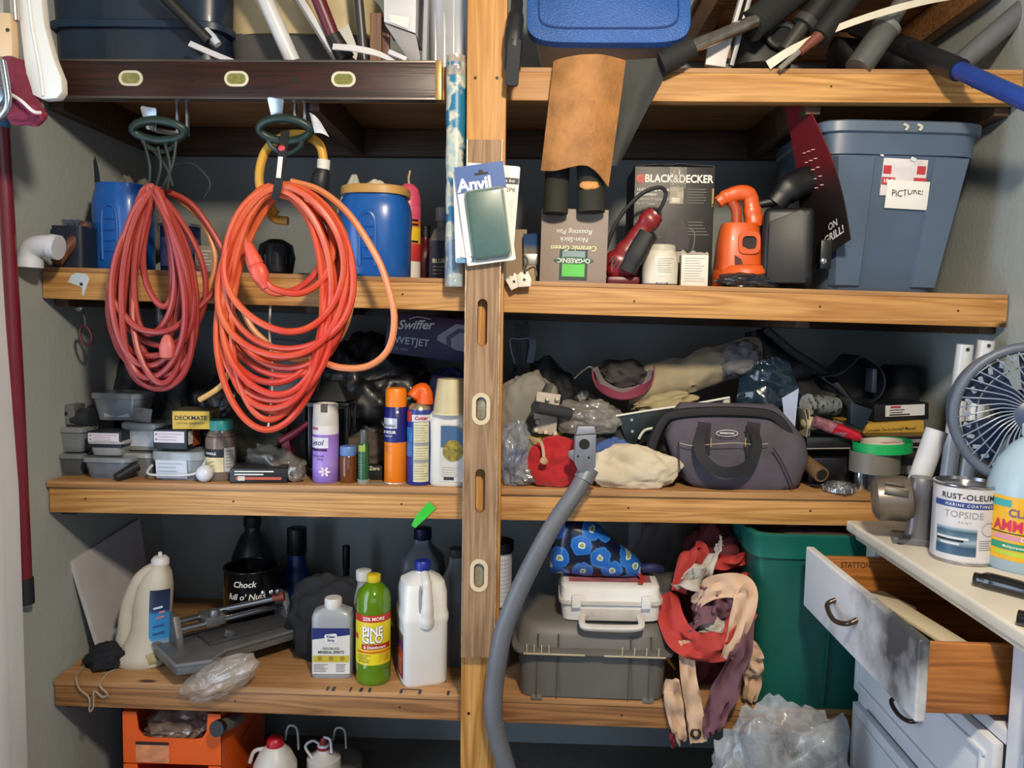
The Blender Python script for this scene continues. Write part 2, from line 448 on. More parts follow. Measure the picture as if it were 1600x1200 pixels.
PINE = wood('#cf9d5e', '#b27d3f', '#ab7846', 0)
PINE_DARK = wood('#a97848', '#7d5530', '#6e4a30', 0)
CLEATW = wood('#5f4531', '#463122', '#3a281d', 0)
PLY = wood('#bd8f5f', '#a97c4e', '#8a6038', 0, gs=0.5)
PINE_V = wood('#cc9852', '#ad7230', '#b88448', 2)
def shelf(i, label, px_l, px_r, bot_l, bot_r, lip=0.012, mat=PINE, over=0.0):
    a, b = at(px_l, 600, 0), at(px_r, 600, 0)
    x0, x1 = XL+0.004, XR-0.004
    z0, z1 = shz(i, x0), shz(i, x1)
    pl, pr = at(px_l, bot_l, 0), at(px_r, bot_r, 0)
    hb = ((shz(i, pl.x)-pl.z) + (shz(i, pr.x)-pr.z))/2 - lip
    xm = (x0+x1)/2; zm = shz(i, xm); tilt = -math.atan(SHZ[i][1])
    L = (x1-x0)
    t = thing('wooden_shelf', label, 'shelf', (xm, 0, zm), (0, tilt, 0), 'built-in pine shelves of the alcove')
    finish(MB().box((0, 0.019, -lip-hb/2), (L-0.002, 0.038, hb-0.001), 0.003), 'front_board', mat, t)
    finish(MB().box((0, 0.325-over/2, -lip/2), (L-0.002, 0.645+over, lip), 0.0015), 'deck_panel', PLY, t)
    finish(MB().box((0, BACK-0.022, -lip-0.046), (L-0.006, 0.038, 0.088), 0.003), 'ledger', CLEATW, t)
    for s in (-1, 1): finish(MB().box((s*(L/2-0.021), 0.33, -lip-0.046), (0.038, 0.56, 0.088), 0.003), 'cleat', CLEATW, t)
    for k in (-0.22, 0.3): finish(MB().box((k*L, 0.33, -lip-0.046), (0.038, 0.56, 0.085), 0.003), 'joist', CLEATW, t)
    nails = MB()
    for sx in (-0.46, -0.3, -0.12, 0.12, 0.31, 0.45):
        nails.lathe([(0.0028, 0), (0.0028, 0.0012)], 8, rot=(PI/2, 0, 0), loc=(sx*L, 0.0002, -lip-hb*0.45))
    finish(nails, 'nail_heads', M('#3a2a1e', 0.5, 0.3), t)['kind'] = 'stuff'
    return t
SH = {}
SH[1] = shelf(1, 'uppermost pine shelf board in full view, long bins and poles lying on it', 100, 1560, 150, 165)
SH[2] = shelf(2, 'pine shelf carrying the grey tote and the blue canister', 60, 1560, 466, 512)
SH[3] = shelf(3, 'pine shelf carrying the spray cans and the canvas tool bag', 75, 1560, 800, 827, 0.016, PINE, 0.012)
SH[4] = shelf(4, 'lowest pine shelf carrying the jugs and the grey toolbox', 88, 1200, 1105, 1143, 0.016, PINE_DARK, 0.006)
def on_shelf(i, mb, name, mat):
    # marks on a shelf, built in room coordinates and carried by the tilted shelf
    R = SH[i].rotation_euler.to_matrix().transposed(); L = SH[i].location
    for v in mb.bm.verts: v.co = R @ (v.co - L)
    return finish(mb, name, mat, SH[i])
on_shelf(2, MB().prism([(q.x, q.z) for q in (at(112, 430, 0), at(120, 426, 0), at(135, 428, 0), at(140, 436, 0), at(136, 446, 0), at(131, 462, 0), at(128, 460, 0), at(129, 449, 0), at(116, 444, 0), at(106, 441, 0))], -0.0012, 0.0008), 'paint_splatter', M('#b9c6d0', 0.5, var=0.1))
on_shelf(2, MB().lathe([(0.0045, 0), (0.0045, 0.0008)], 12, rot=(PI/2, 0, 0), loc=at(127, 444, -0.0012)), 'bolt_hole', M('#2c2a2c', 0.6))
for x0, x1 in ((508, 512), (517, 522), (545, 548), (561, 566), (575, 579), (625, 629), (654, 659), (699, 703)):
    on_shelf(4, MB().box((stand(4, (x0+x1)/2, 1080).x, 0.004, stand(4, (x0+x1)/2, 1080).z+0.0004), ((x1-x0)*S(), 0.022, 0.0008)), 'stencil_mark', M('#2b3040', 0.6))
on_shelf(4, MB().box((stand(4, 642, 1080).x, 0.016, stand(4, 642, 1080).z+0.0004), (30*S(), 0.005, 0.0008)), 'stencil_mark', M('#2b3040', 0.6))
# loft shelf above the frame's top right, only its underside shows
zl = at(1300, 95, 0.6).z
t = thing('loft_shelf', 'dark wooden loft shelf seen from below above the poles', 'shelf', (0.62, 0.36, zl))
xa, xb = at(1085, 60, 0.4).x, XR-0.02
for j in range(3):
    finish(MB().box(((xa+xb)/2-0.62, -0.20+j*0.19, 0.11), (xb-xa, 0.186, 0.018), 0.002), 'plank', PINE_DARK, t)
for s in (xa+0.03, (xa+xb)/2, xb-0.02): finish(MB().box((s-0.62, 0, 0.055), (0.038, 0.56, 0.088), 0.003), 'joist', PINE_DARK, t)
finish(MB().box(((xa+xb)/2-0.62, 0.265, 0.05), (xb-xa, 0.036, 0.088), 0.003), 'ledger', PINE_DARK, t)

# centre post
pt, pb = at(762, 40, -0.038), at(749, 1160, -0.038)
tilt = math.atan((pt.x-pb.x)/(pt.z-pb.z))
t = thing('wooden_post', 'tall upright pine post standing in front of all the shelves', 'post', (pb.x - math.tan(tilt)*pb.z, -0.0365, 0.0), (0, tilt, 0))
finish(MB().box((0, 0, 1.36), (0.098, 0.042, 2.72), 0.004), 'upright', PINE_V, t)
sb = MB()
for zz in (at(750, 125, -0.04).z, at(750, 470, -0.04).z, at(750, 1110, -0.04).z):
    for dx in (-0.028, 0.026): sb.lathe([(0.004, 0), (0.004, 0.0015)], 8, rot=(PI/2, 0, 0), loc=(dx, -0.0212, zz))
finish(sb, 'nail_heads', M('#2c1c12', 0.5, 0.3), t)['kind'] = 'stuff'

# ================================================================== more helpers for things placed in the room
def wpart(name, mb, mat, root, ang=40):
    """part whose mesh was built in room coordinates"""
    L = root.location.copy(); r = root
    while r.parent: r = r.parent; L += r.location
    for v in mb.bm.verts: v.co -= L
    return finish(mb, name, mat, root, ang=ang)
def wone(name, mb, mat, label, cat, group=None, ang=40):
    vs = [v.co for v in mb.bm.verts]
    c = Vector(((min(v.x for v in vs)+max(v.x for v in vs))/2, (min(v.y for v in vs)+max(v.y for v in vs))/2, min(v.z for v in vs)))
    for v in mb.bm.verts: v.co -= c
    return one(name, mb, mat, label, cat, c, None, group, ang)
def pole(name, label, cat, a, b, rpx, mat, n=14, group=None, mid=None, sm=0, e=2.0, flat=1.0):
    A, B = at(*a), at(*b); pts = [A] + ([at(*m) for m in mid] if mid else []) + [B]
    r = [x*S(a[2]) for x in rpx] if isinstance(rpx, (list, tuple)) else rpx*S(a[2])
    return wone(name, MB().tube(pts, r, n, smooth=sm, e=e, flat=flat), mat, label, cat, group)
def qfn(c00, c10, c11, c01, bulge=0.0, nz=0.0, fs=3.0, seed=0):
    """bilinear patch through four pixel corners (x, y, Y), with a bulge towards the viewer and folds"""
    A, B, C, D = (at(*c) for c in (c00, c10, c11, c01))
    nn = (B-A).cross(D-A).normalized()
    if nn.y > 0: nn = -nn
    def f(u, v):
        p = (A*(1-u)+B*u)*(1-v) + (D*(1-u)+C*u)*v
        o = bulge*math.sin(PI*u)
        if nz: o += nz*noise.fractal(Vector((u*fs+seed, v*fs*1.4, seed*2.2)), 0.8, 2.0, 3)
        return p + nn*o
    return f
def wbox(px0, py0, px1, py1, Y, d):
    """centre and size of an upright box whose front face covers the pixel rectangle at depth Y"""
    a, b = at(px0, py0, Y), at(px1, py1, Y)
    return Vector(((a.x+b.x)/2, Y+d/2, (a.z+b.z)/2)), (abs(b.x-a.x), d, abs(a.z-b.z))

# ================================================================== things hung on the front of the shelving
# wooden spirit level hung along the top shelf
a, b = at(84, 126, -0.012), at(690, 129, -0.012)
t = thing('spirit_level', 'long dark red wooden spirit level lying along the top shelf edge', 'level', ((a.x+b.x)/2, -0.0165, (a.z+b.z)/2), (0, math.atan2(a.z-b.z, b.x-a.x), 0))
L = (b-a).length; h = 58*S()
ROSE = wood('#3a1a14', '#22100d', '#2a1410', 0, 0.35, knots=False)
finish(MB().box((0, 0, 0), (L-0.01, 0.028, h-0.008), 0.002), 'body', ROSE, t)
STEEL = M('#8b8d92', 0.32, 0.9, 0.15)
for s in (-1, 1):
    finish(MB().box((0, -0.0005, s*(h/2-0.003)), (L, 0.031, 0.006), 0.001), 'edge_strip', M('#6b625e', 0.35, 0.8), t)
    finish(MB().box((s*(L/2-0.006), 0, 0), (0.016, 0.033, h), 0.002), 'end_cap', M('#b9935c', 0.35, 0.75), t)
def oval(w, h2, n=10):
    o = []; r = h2/2; c = w/2 - r
    for i in range(n+1): a2 = -PI/2 + PI*i/n; o.append((c+r*math.cos(a2), r*math.sin(a2)))
    for i in range(n+1): a2 = PI/2 + PI*i/n; o.append((-c+r*math.cos(a2), r*math.sin(a2)))
    return o
def ringprism(mb, outer, inner, y0, y1, loc, rot=None):
    n = len(outer)
    R = [[(p[0], y, p[1]) for p in q] for q, y in ((outer, y1), (outer, y0), (inner, y0), (inner, y1))]
    return mb.loft(R, False, False, True, rot, loc)
for pxx in (205, 370, 537):
    x = (at(pxx, 126, -0.03)-t.location).x
    w_ = finish(ringprism(MB(), oval(0.062, 0.038), oval(0.048, 0.026), -0.0165, -0.008, (x, 0, 0.001)), 'vial_window', M('#cfc8ae', 0.5), t)
    finish(MB().prism(oval(0.05, 0.028), -0.0148, -0.013, loc=(x, 0, 0.001)), 'vial', M('#7d7f45', 0.12, coat=0.6, var=0.3, vs=60), w_)
for pxx in (298, 460): finish(MB().prism(oval(0.02, 0.016, 6), -0.0146, -0.0138, loc=((at(pxx, 126, -0.03)-t.location).x, 0, 0.0)), 'maker_mark', M('#140c0a', 0.5), t)

# steel cord hooks and the cords on them
HOOKM = M('#a9b0b6', 0.3, 0.85, 0.12)
def hook(pxb, pyb0, pyb1, pxt, pyt, label):
    B0, B1 = at(pxb, pyb0, 0.045), at(pxb, pyb1, 0.045); T = at(pxt, pyt, -0.125)
    t = thing('utility_hook', label, 'hook', (B0.x, 0.045, B0.z), group='steel hooks under the top shelf')
    for s in (-1, 1): wpart('strap', MB().box((B0.x+s*0.013, 0.045, (B0.z+B1.z)/2), (0.006, 0.012, B0.z-B1.z), 0.001), HOOKM, t)
    zt = B1.z+0.004
    wpart('arm', MB().tube([(B1.x, 0.045, zt), (T.x, -0.1, T.z-0.036), (T.x, -0.128, T.z-0.03)], 0.006, 8, smooth=4), HOOKM, t)
    wpart('tongue', MB().prism([(-0.011, -0.045), (0.012, -0.045), (0.016, 0.0), (0.014, 0.008), (-0.02, 0.008), (-0.024, 0.003)], -0.002, 0.002, 0.0006, rot=(0.35, 0.15, 0), loc=(T.x, -0.128, T.z+0.004)), HOOKM, t)
    return t
hook(285, 152, 212, 236, 176, 'grey steel hook holding up the left red cord')
hook(469, 152, 190, 434, 162, 'grey steel hook holding up the right orange-red cord')
GREENP = M('#152b26', 0.45, var=0.2)
def hanger(px, py, rx, ry, label):
    C = at(px, py, -0.115); s = S(-0.115)
    t = thing('cord_hanger', label, 'cord hanger', C, (0.25, 0, 0), 'green cord hangers')
    pts = [(rx*s*math.cos(q)*(1.0+0.06*math.cos(2*q)), -0.01*math.sin(q), ry*s*math.sin(q)) for q in [2*PI*i/40 for i in range(40)]]
    finish(MB().tube(pts, 0.0105, 10, closed=True), 'ring', GREENP, t)
    pts = [(-rx*s*0.75, 0.004, -ry*s*0.75), (-rx*s*0.62, 0.004, -ry*s*1.5), (0, 0.004, -ry*s*2.1), (rx*s*0.55, 0.004, -ry*s*1.5), (rx*s*0.7, 0.004, -ry*s*0.75)]
    finish(MB().tube(pts, 0.006, 8, smooth=5), 'lower_bow', GREENP, t)
    return t
hanger(248, 204, 38, 15, 'dark green oval cord hanger above the left red cord')
hanger(445, 203, 37, 17, 'dark green oval cord hanger above the right orange-red cord')

def cordmat(c1, c2):
    m, nt, b = nodes_of('cord_jacket')
    tc = N(nt, 'ShaderNodeTexCoord'); no = N(nt, 'ShaderNodeTexNoise', Scale=5.0, Detail=3.0)
    nt.links.new(tc.outputs['Object'], no.inputs['Vector'])
    cr = N(nt, 'ShaderNodeValToRGB'); e = cr.color_ramp.elements; e[0].position = 0.4; e[0].color = lin(c1); e[1].position = 0.68; e[1].color = lin(c2)
    nt.links.new(no.outputs['Fac'], cr.inputs[0]); nt.links.new(cr.outputs[0], b.inputs['Base Color']); b.inputs['Roughness'].default_value = 0.42
    return m
def loops(L, Y0, Y1, seed=0, pinch=0.0, n=26):
    """each loop: top x, top y, half width, bottom x, bottom y"""
    r = random.Random(seed); pts = []
    for k, (tx, ty, hw, bx, by) in enumerate(L):
        ya = Y0 + (Y1-Y0)*k/(max(1, len(L)-1)); ph = r.uniform(0, 6); am = r.uniform(0.6, 1.4)
        for i in range(n):
            q = 2*PI*i/n; c = (1-math.cos(q))/2
            pw = (c**0.55 if pinch else 1.0)
            x = tx + (bx-tx)*c + hw*math.sin(q)*(pw*pinch + (1-pinch)) + 3*am*math.sin(3*q+ph)
            y = ty + (by-ty)*c + 2.5*am*math.sin(2*q+ph)
            Y = ya + 0.012*math.sin(q*2+ph) - 0.01*math.sin(q)
            pts.append(at(x, y, Y))
    return pts
RED1 = cordmat('#8f2c2a', '#a8453a'); RED2 = cordmat('#c23622', '#cc6238'); FADED = cordmat('#c98048', '#cf8f5c')
base = at(240, 280, -0.11)
t = thing('extension_cord', 'salmon-red extension cord hanging in a narrow coil at the left', 'extension cord', base)
wpart('cord', MB().tube(loops([(240, 292, 62, 236, 588), (236, 300, 74, 232, 570), (244, 296, 50, 252, 600), (238, 302, 80, 240, 556), (246, 294, 40, 236, 520), (240, 298, 70, 250, 608), (236, 292, 84, 246, 590), (242, 300, 30, 254, 480), (234, 296, 66, 222, 575), (246, 304, 88, 250, 540), (238, 300, 55, 262, 585), (242, 296, 45, 226, 604), (236, 302, 76, 244, 598)], -0.15, -0.085, 3, 0.75), 5.0*S(-0.1), 8, smooth=2), RED1, t)
wpart('loose_bight', MB().tube([at(*p) for p in ((250, 296, -0.085), (300, 320, -0.08), (345, 385, -0.08), (358, 430, -0.085), (338, 452, -0.09), (300, 490, -0.12), (262, 517, -0.145), (215, 512, -0.145), (178, 470, -0.14), (172, 440, -0.135))], 5.0*S(-0.1), 8, smooth=6), RED1, t)
wpart('faded_bight', MB().tube([at(*p) for p in ((262, 300, -0.07), (312, 340, -0.07), (336, 400, -0.07), (326, 450, -0.07), (300, 500, -0.07))], 4.4*S(-0.1), 8, smooth=6), FADED, t)
pl = wpart('plug', MB().lathe([(0.008, 0), (0.017, 0.006), (0.019, 0.03), (0.013, 0.05), (0.007, 0.06)], 16, 1.0, 0.8, 3.0, loc=at(262, 562, -0.16)), M('#b8564c', 0.45), t)
wpart('black_socket', MB().lathe([(0.012, 0), (0.014, 0.01), (0.013, 0.045), (0.006, 0.06)], 14, loc=at(252, 508, -0.085)), M('#17191d', 0.4), t)
sp = MB()
for x0, y0, x1, y1 in ((225, 222, 232, 300), (247, 230, 244, 292), (258, 225, 262, 296), (275, 222, 252, 298), (240, 235, 270, 290)):
    sp.tube([at(x0, y0, -0.118), at((x0+x1)/2+6, (y0+y1)/2, -0.125), at(x1, y1, -0.12)], 0.004, 7, smooth=4)
sp.tube([at(*p) for p in ((262, 262, -0.1), (300, 255, -0.09), (328, 285, -0.09), (318, 310, -0.09))], 0.0022, 6, smooth=5)
wpart('tie_strings', sp, M('#14211f', 0.6), t)['kind'] = 'stuff'

base = at(440, 285, -0.11)
t = thing('extension_cord', 'orange-red extension cord in a big round coil at the right hook', 'extension cord', base)
wpart('cord', MB().tube(loops([(440, 292, 98, 448, 520), (445, 296, 108, 440, 560), (438, 300, 90, 430, 620), (446, 290, 112, 455, 545), (440, 298, 84, 425, 640), (436, 305, 100, 430, 627), (448, 296, 74, 420, 655), (442, 302, 92, 415, 672), (440, 288, 104, 452, 575), (446, 298, 66, 440, 455), (438, 294, 96, 425, 600), (444, 300, 106, 446, 590), (440, 304, 80, 434, 648), (446, 292, 100, 436, 560)], -0.16, -0.095, 5, 0.25), 5.4*S(-0.12), 8, smooth=2), RED2, t)
wpart('loose_bight', MB().tube([at(*p) for p in ((455, 284, -0.11), (500, 298, -0.12), (545, 335, -0.13), (585, 395, -0.14), (604, 440, -0.145), (616, 495, -0.15), (607, 545, -0.15), (575, 572, -0.14), (530, 574, -0.13), (485, 558, -0.12))], 5.4*S(-0.12), 8, smooth=6), cordmat('#d0784a', '#d68c5c'), t)
wpart('faded_bight', MB().tube([at(*p) for p in ((450, 295, -0.085), (520, 330, -0.09), (546, 400, -0.09), (548, 480, -0.09), (520, 540, -0.09), (460, 562, -0.09), (400, 520, -0.09), (378, 480, -0.09))], 5.0*S(-0.1), 8, smooth=6), FADED, t)
wpart('tail', MB().tube([at(*p) for p in ((355, 500, -0.1), (362, 560, -0.1), (348, 600, -0.1), (312, 625, -0.09))], 4.6*S(-0.1), 8, smooth=6), M('#c9a05a', 0.5), t)
d = (at(410, 440, -0.16)-at(388, 385, -0.16)).normalized(); q = Vector((0, 0, 1)).rotation_difference(d).to_matrix()
wpart('plug', MB().lathe([(0.007, 0), (0.012, 0.008), (0.0175, 0.05), (0.0185, 0.054), (0.016, 0.056), (0.02, 0.062), (0.021, 0.085), (0.012, 0.1), (0.008, 0.115)], 16, 1.0, 0.85, 2.6, rot=q, loc=at(387, 380, -0.165)), M('#d2503c', 0.42), t)
wpart('plug_lead', MB().tube([at(*p) for p in ((413, 438, -0.162), (430, 452, -0.16), (470, 458, -0.155), (505, 436, -0.15), (520, 395, -0.14), (515, 350, -0.13))], 5.2*S(-0.12), 8, smooth=6), RED2, t)
st = wpart('velcro_strap', MB().ribbon([at(446, 205, -0.13), at(442, 235, -0.165), at(436, 280, -0.185), at(430, 312, -0.165)], (1, 0, 0), [0.02, 0.02, 0.016], 0.004), M('#14161a', 0.75), t)
wpart('strap_label', MB().ribbon([at(438.5, 245, -0.186), at(435, 278, -0.192)], (1, 0, 0), 0.011, 0.001, 1), M('#c9c9c4', 0.6), st)
wpart('strap_stud', MB().lump(at(440, 232, -0.166), (0.009, 0.004, 0.008), 0.02, flat=False, sub=2), M('#c23a45', 0.4), st)

# yellow cable behind the right coil
base = at(455, 300, -0.06)
t = thing('power_cable', 'thick yellow power cable with a black plug behind the orange coil', 'cable', base)
wpart('cable', MB().tube([at(*p) for p in ((432, 335, -0.05), (412, 310, -0.055), (405, 275, -0.06), (416, 235, -0.065), (446, 212, -0.07), (478, 212, -0.07), (500, 228, -0.07), (506, 255, -0.07))], 7*S(-0.06), 10, smooth=6), M('#c8952e', 0.45), t)
wpart('cable_end', MB().tube([at(*p) for p in ((418, 325, -0.045), (430, 342, -0.045), (450, 345, -0.045))], 7*S(-0.06), 10, smooth=6), M('#b98a3c', 0.45), t)
wpart('tape_wrap', MB().tube([at(506, 250, -0.07), at(505, 265, -0.07)], 10*S(-0.06), 12), M('#cfcfc8', 0.6), t)
wpart('plug', MB().tube([at(505, 264, -0.07), at(502, 275, -0.07), at(499, 300, -0.065), at(497, 306, -0.06)], [9*S(), 14*S(), 15*S(), 12*S()], 16), M('#15171c', 0.5), t)
wone('paper_tag', MB().sheet(qfn((484, 176, -0.1), (500, 190, -0.112), (514, 214, -0.128), (492, 208, -0.128), 0.006), 8, 10, 0.0008), M('#c9ccd4', 0.5, var=0.25, vs=40, dirt='#5a5e68', dirtamt=0.6), 'curled white paper tag hanging beside the right green hanger', 'tag')

# rolled blue and cream banner beside the post
def splotch(c1, c2, sc=14, thr=0.5, rough=0.5, c3=None, soft=0.02, metal=0):
    m, nt, b = nodes_of('splotched')
    tc = N(nt, 'ShaderNodeTexCoord'); no = N(nt, 'ShaderNodeTexNoise', Scale=sc, Detail=3.0)
    nt.links.new(tc.outputs['Object'], no.inputs['Vector'])
    cr = N(nt, 'ShaderNodeValToRGB'); e = cr.color_ramp.elements; e[0].position = thr-soft; e[0].color = lin(c1); e[1].position = thr+soft; e[1].color = lin(c2)
    if c3: k = e.new(min(1, thr+0.14)); k.color = lin(c3)
    nt.links.new(no.outputs['Fac'], cr.inputs[0]); nt.links.new(cr.outputs[0], b.inputs['Base Color']); b.inputs['Roughness'].default_value = rough; b.inputs['Metallic'].default_value = metal
    return m
t = thing('rolled_banner', 'narrow rolled blue and cream banner hanging left of the post', 'banner', at(712, 440, -0.03))
A, B = at(713, 100, -0.03), at(711, 446, -0.03)
wpart('roll', MB().tube([A+(B-A)*(i/16) for i in range(17)], [15*S()*(1+0.04*math.sin(i*2.1)) for i in range(17)], 14), splotch('#1f6f93', '#c9c4ac', 17, 0.5, 0.4, '#8fa9ac', 0.03), t)
wpart('wrapper', MB().tube([A+Vector((0, 0, 0.018)), A+(B-A)*0.06], [0.024, 0.027], 12), film('#b9aa98', 0.7), t)
wpart('wrapper_end', MB().tube([A+(B-A)*0.78, B+Vector((0, 0, -0.004))], 0.0268, 14), film('#b5bcc2', 0.45), t)

# weathered wooden level standing against the post
A, B = at(757.5, 219, -0.085), at(747, 1026, -0.085)
C = (A+B)/2; tl = math.atan2(A.x-B.x, A.z-B.z)
t = thing('spirit_level', 'weathered brown wooden level leaning upright against the post, with slots', 'level', (C.x, -0.0745, C.z), (0, tl, 0))
H = (A-B).length; W_ = 55*S(-0.08)
OLDW = wood('#a1805e', '#7d5f42', '#b0947a', 2, 0.7, 1.3, knots=False)
zof = lambda py: (at(752, py, -0.085)-C).z/math.cos(tl)
hw = W_/2-0.003; so = 0.0125
mb = MB()
cuts = sorted([(zof(541), zof(467)), (zof(657), zof(620)), (zof(801), zof(732)), (zof(917), zof(879))])
mb.box((-(hw+so)/2, 0, 0), (hw-so, 0.032, H)).box(((hw+so)/2, 0, 0), (hw-so, 0.032, H))
edges = [-H/2] + [z for c in cuts for z in c] + [H/2]
def cap(zc, up):
    return [(so*math.cos(PI*i/10), zc - up*so*math.sin(PI*i/10)) for i in range(11)]
for k in range(0, len(edges), 2):
    lo, hi = edges[k], edges[k+1]
    poly = []
    poly += [(so, lo)] if k == 0 else [(so*math.cos(PI*i/10), lo - so + so*math.sin(PI*i/10)) for i in range(11)]
    if k == 0: poly += [(-so, lo)]
    poly = poly
    top = [(-so, hi), (so, hi)] if k == len(edges)-2 else [(-so*math.cos(PI*i/10), hi + so - so*math.sin(PI*i/10)) for i in range(11)]
    mb.prism(poly + top, -0.016, 0.016)
finish(mb, 'body', OLDW, t)
for s in (-1, 1): finish(MB().box((s*(W_/2-0.0015), 0, 0), (0.003, 0.035, H+0.002), 0.0008), 'edge_strip', M('#b9a184', 0.4, 0.5, 0.35, 40), t)
for k in (1, 3):
    z0, z1 = cuts[3-k]; zc = (z0+z1)/2; hh = z1-z0
    ov = [(y, x) for x, y in oval(hh+0.022, 0.046)]; iv = [(y, x) for x, y in oval(hh, 0.026)]
    w_ = finish(ringprism(MB(), ov, iv, -0.0185, -0.012, (0, 0, zc)), 'vial_window', M('#c4b394', 0.6), t)
    finish(MB().box((0, 0.002, zc), (0.024, 0.016, hh+0.004), 0.004), 'vial', M('#8d8672', 0.15, coat=0.5, var=0.35, vs=70), w_)

# carded sanding pads hung on the level
def card(name, label, corners, Y, header=None):
    P = [at(x, y, Y) for x, y in corners]; C = sum(P, Vector())/4
    ux = ((P[1]-P[0])+(P[2]-P[3])); ang = math.atan2(-ux.z, ux.x)
    w2 = ((P[1]-P[0]).length+(P[2]-P[3]).length)/2; h2 = ((P[0]-P[3]).length+(P[1]-P[2]).length)/2
    t = thing(name, label, 'packaged item', C, (0, ang, 0), 'carded packs hung on the post')
    return t, w2, h2
def rrect(w, h, r, n=4):
    o = []
    for cx, cz, a0 in ((w/2-r, h/2-r, 0), (-w/2+r, h/2-r, PI/2), (-w/2+r, -h/2+r, PI), (w/2-r, -h/2+r, 1.5*PI)):
        for i in range(n+1): q = a0+PI/2*i/n; o.append((cx+r*math.cos(q), cz+r*math.sin(q)))
    return o
CARDW = M('#e2ddd2', 0.5, var=0.05)
t, w2, h2 = card('carded_pads', 'front carded pack with a green pad and blue header, hung on the level', ((712, 262), (788, 251), (804, 406), (728, 416)), -0.112)
finish(MB().prism(rrect(w2, h2, 0.004), -0.0008, 0.0008), 'backing_card', CARDW, t)
hd = finish(MB().box((0, -0.0012, h2/2-0.032), (w2, 0.001, 0.064)), 'blue_header', M('#35568f', 0.45), t)
finish(MB().prism([(-0.017, 0), (0.017, 0), (0.017, 0.005), (0.006, 0.006), (0.004, 0.012), (-0.004, 0.012), (-0.006, 0.006), (-0.017, 0.005)], -0.0022, -0.0016, loc=(0.003, 0, h2/2-0.026)), 'hang_hole', M('#15171c', 0.6), hd)
lettering('Anvil', 0.043, WHITEPRINT, hd, on_front(-0.016, -0.0016, h2/2-0.047), offset=0.028, spacing=0.95)
finish(MB().prism(rrect(w2*0.76, h2*0.68, 0.01), -0.022, -0.001, 0.004, loc=(0.004, 0, -0.026)), 'green_pad', M('#3f5c55', 0.35, var=0.15, vs=25, coat=0.5), t)
finish(ringprism(MB(), rrect(w2*0.82, h2*0.73, 0.012), rrect(w2*0.77, h2*0.69, 0.01), -0.004, -0.001, (0.004, 0, -0.026)), 'blister_rim', M('#98a39b', 0.15, alpha=0.6, coat=0.6), t)
lettering('3', 0.02, PRINT, t, on_front(-w2/2+0.014, -0.001, -h2/2+0.014), offset=0.01)
lettering('PIECE', 0.007, PRINT, t, on_front(-w2/2+0.032, -0.001, -h2/2+0.012))
t, w2, h2 = card('carded_pads', 'rear carded pack tilted to the right behind the front one', ((728, 254), (811, 260), (803, 409), (722, 402)), -0.103)
finish(MB().prism(rrect(w2, h2, 0.006), -0.0008, 0.0008), 'backing_card', CARDW, t)
b_ = finish(MB().box((w2/2-0.03, -0.0012, h2/2-0.036), (0.058, 0.001, 0.015)), 'size_band', M('#22252b', 0.5), t)
lettering('3n x 6w', 0.012, WHITEPRINT, b_, on_front(w2/2-0.03, -0.0018, h2/2-0.036))
lettering('2PK', 0.015, PRINT, t, on_front(w2/2-0.018, -0.001, h2/2-0.058))
st_ = MB()
for k in range(16): st_.box((w2/2-0.022, -0.001, -h2/2+0.02+k*0.008), (0.03, 0.0005, 0.0018), rot=(0, -0.7, 0))
finish(st_, 'hatched_print', M('#b8b2a8', 0.5), t)['kind'] = 'stuff'
t, w2, h2 = card('carded_pads', 'rearmost carded pack, its left and bottom edges showing', ((716, 268), (780, 262), (786, 411), (704, 409)), -0.097)
finish(MB().prism(rrect(w2, h2, 0.006), -0.0008, 0.0008), 'backing_card', M('#d9cfd0', 0.5, var=0.08), t)
finish(MB().box((0, -0.0012, -h2/2+0.006), (w2*0.96, 0.001, 0.012)), 'blue_edge', M('#5f8fae', 0.4), t)

# white clips hooked on the shelf edge
t = thing('shelf_clip', 'white plastic clips on a bent metal tab hooked at the shelf edge', 'clip', at(812, 445, -0.03))
for dx, dz, k in ((-9, 3, -0.45), (7, 0, -0.1)):
    c = at(811+dx, 437+dz, -0.03-0.004*(dx > 0))
    mb = MB().prism([(-0.014, -0.018), (0.017, -0.018), (0.02, 0.0), (0.012, 0.02), (0.004, 0.012), (-0.004, 0.021), (-0.016, 0.012)], -0.002, 0.002, 0.001, rot=(0, k, 0), loc=c)
    o = wpart('plate', mb, M('#ddd8c8', 0.45), t)
    wpart('screw_hole', MB().lathe([(0.0035, 0), (0.0035, 0.001)], 10, rot=(PI/2, 0, 0), loc=c+Vector((0.002, -0.0022, 0.0))), M('#1a1613', 0.6), o)
wpart('metal_tab', MB().ribbon([at(818, 398, -0.02), at(824, 408, -0.028), at(820, 422, -0.03), at(834, 418, -0.012), at(838, 432, 0.0)], (0.3, 1, 0), 0.018, 0.0015), M('#b4b2aa', 0.3, 0.85), t)

# black handle beside the post
C = at(803, 80, -0.075)
t = thing('padded_hand_tool', 'black padded tool handle hanging beside the post top', 'handle', C)
wpart('grip', MB().tube([at(*p) for p in ((808, 5, -0.04), (806, 30, -0.07), (803, 60, -0.085), (801, 100, -0.085), (799, 132, -0.08))], [9*S(), 12*S(), 13*S(), 12*S(), 8*S()], 14, smooth=5, e=3.2, flat=1.3), M('#16181c', 0.5, var=0.2), t)
wpart('pad', MB().prism(rrect(19*S(), 66*S(), 0.008), -0.006, 0.006, 0.002, rot=(0, 0.05, 0), loc=at(802, 98, -0.108)), M('#24272c', 0.75, bump=0.3, bs=300), t)

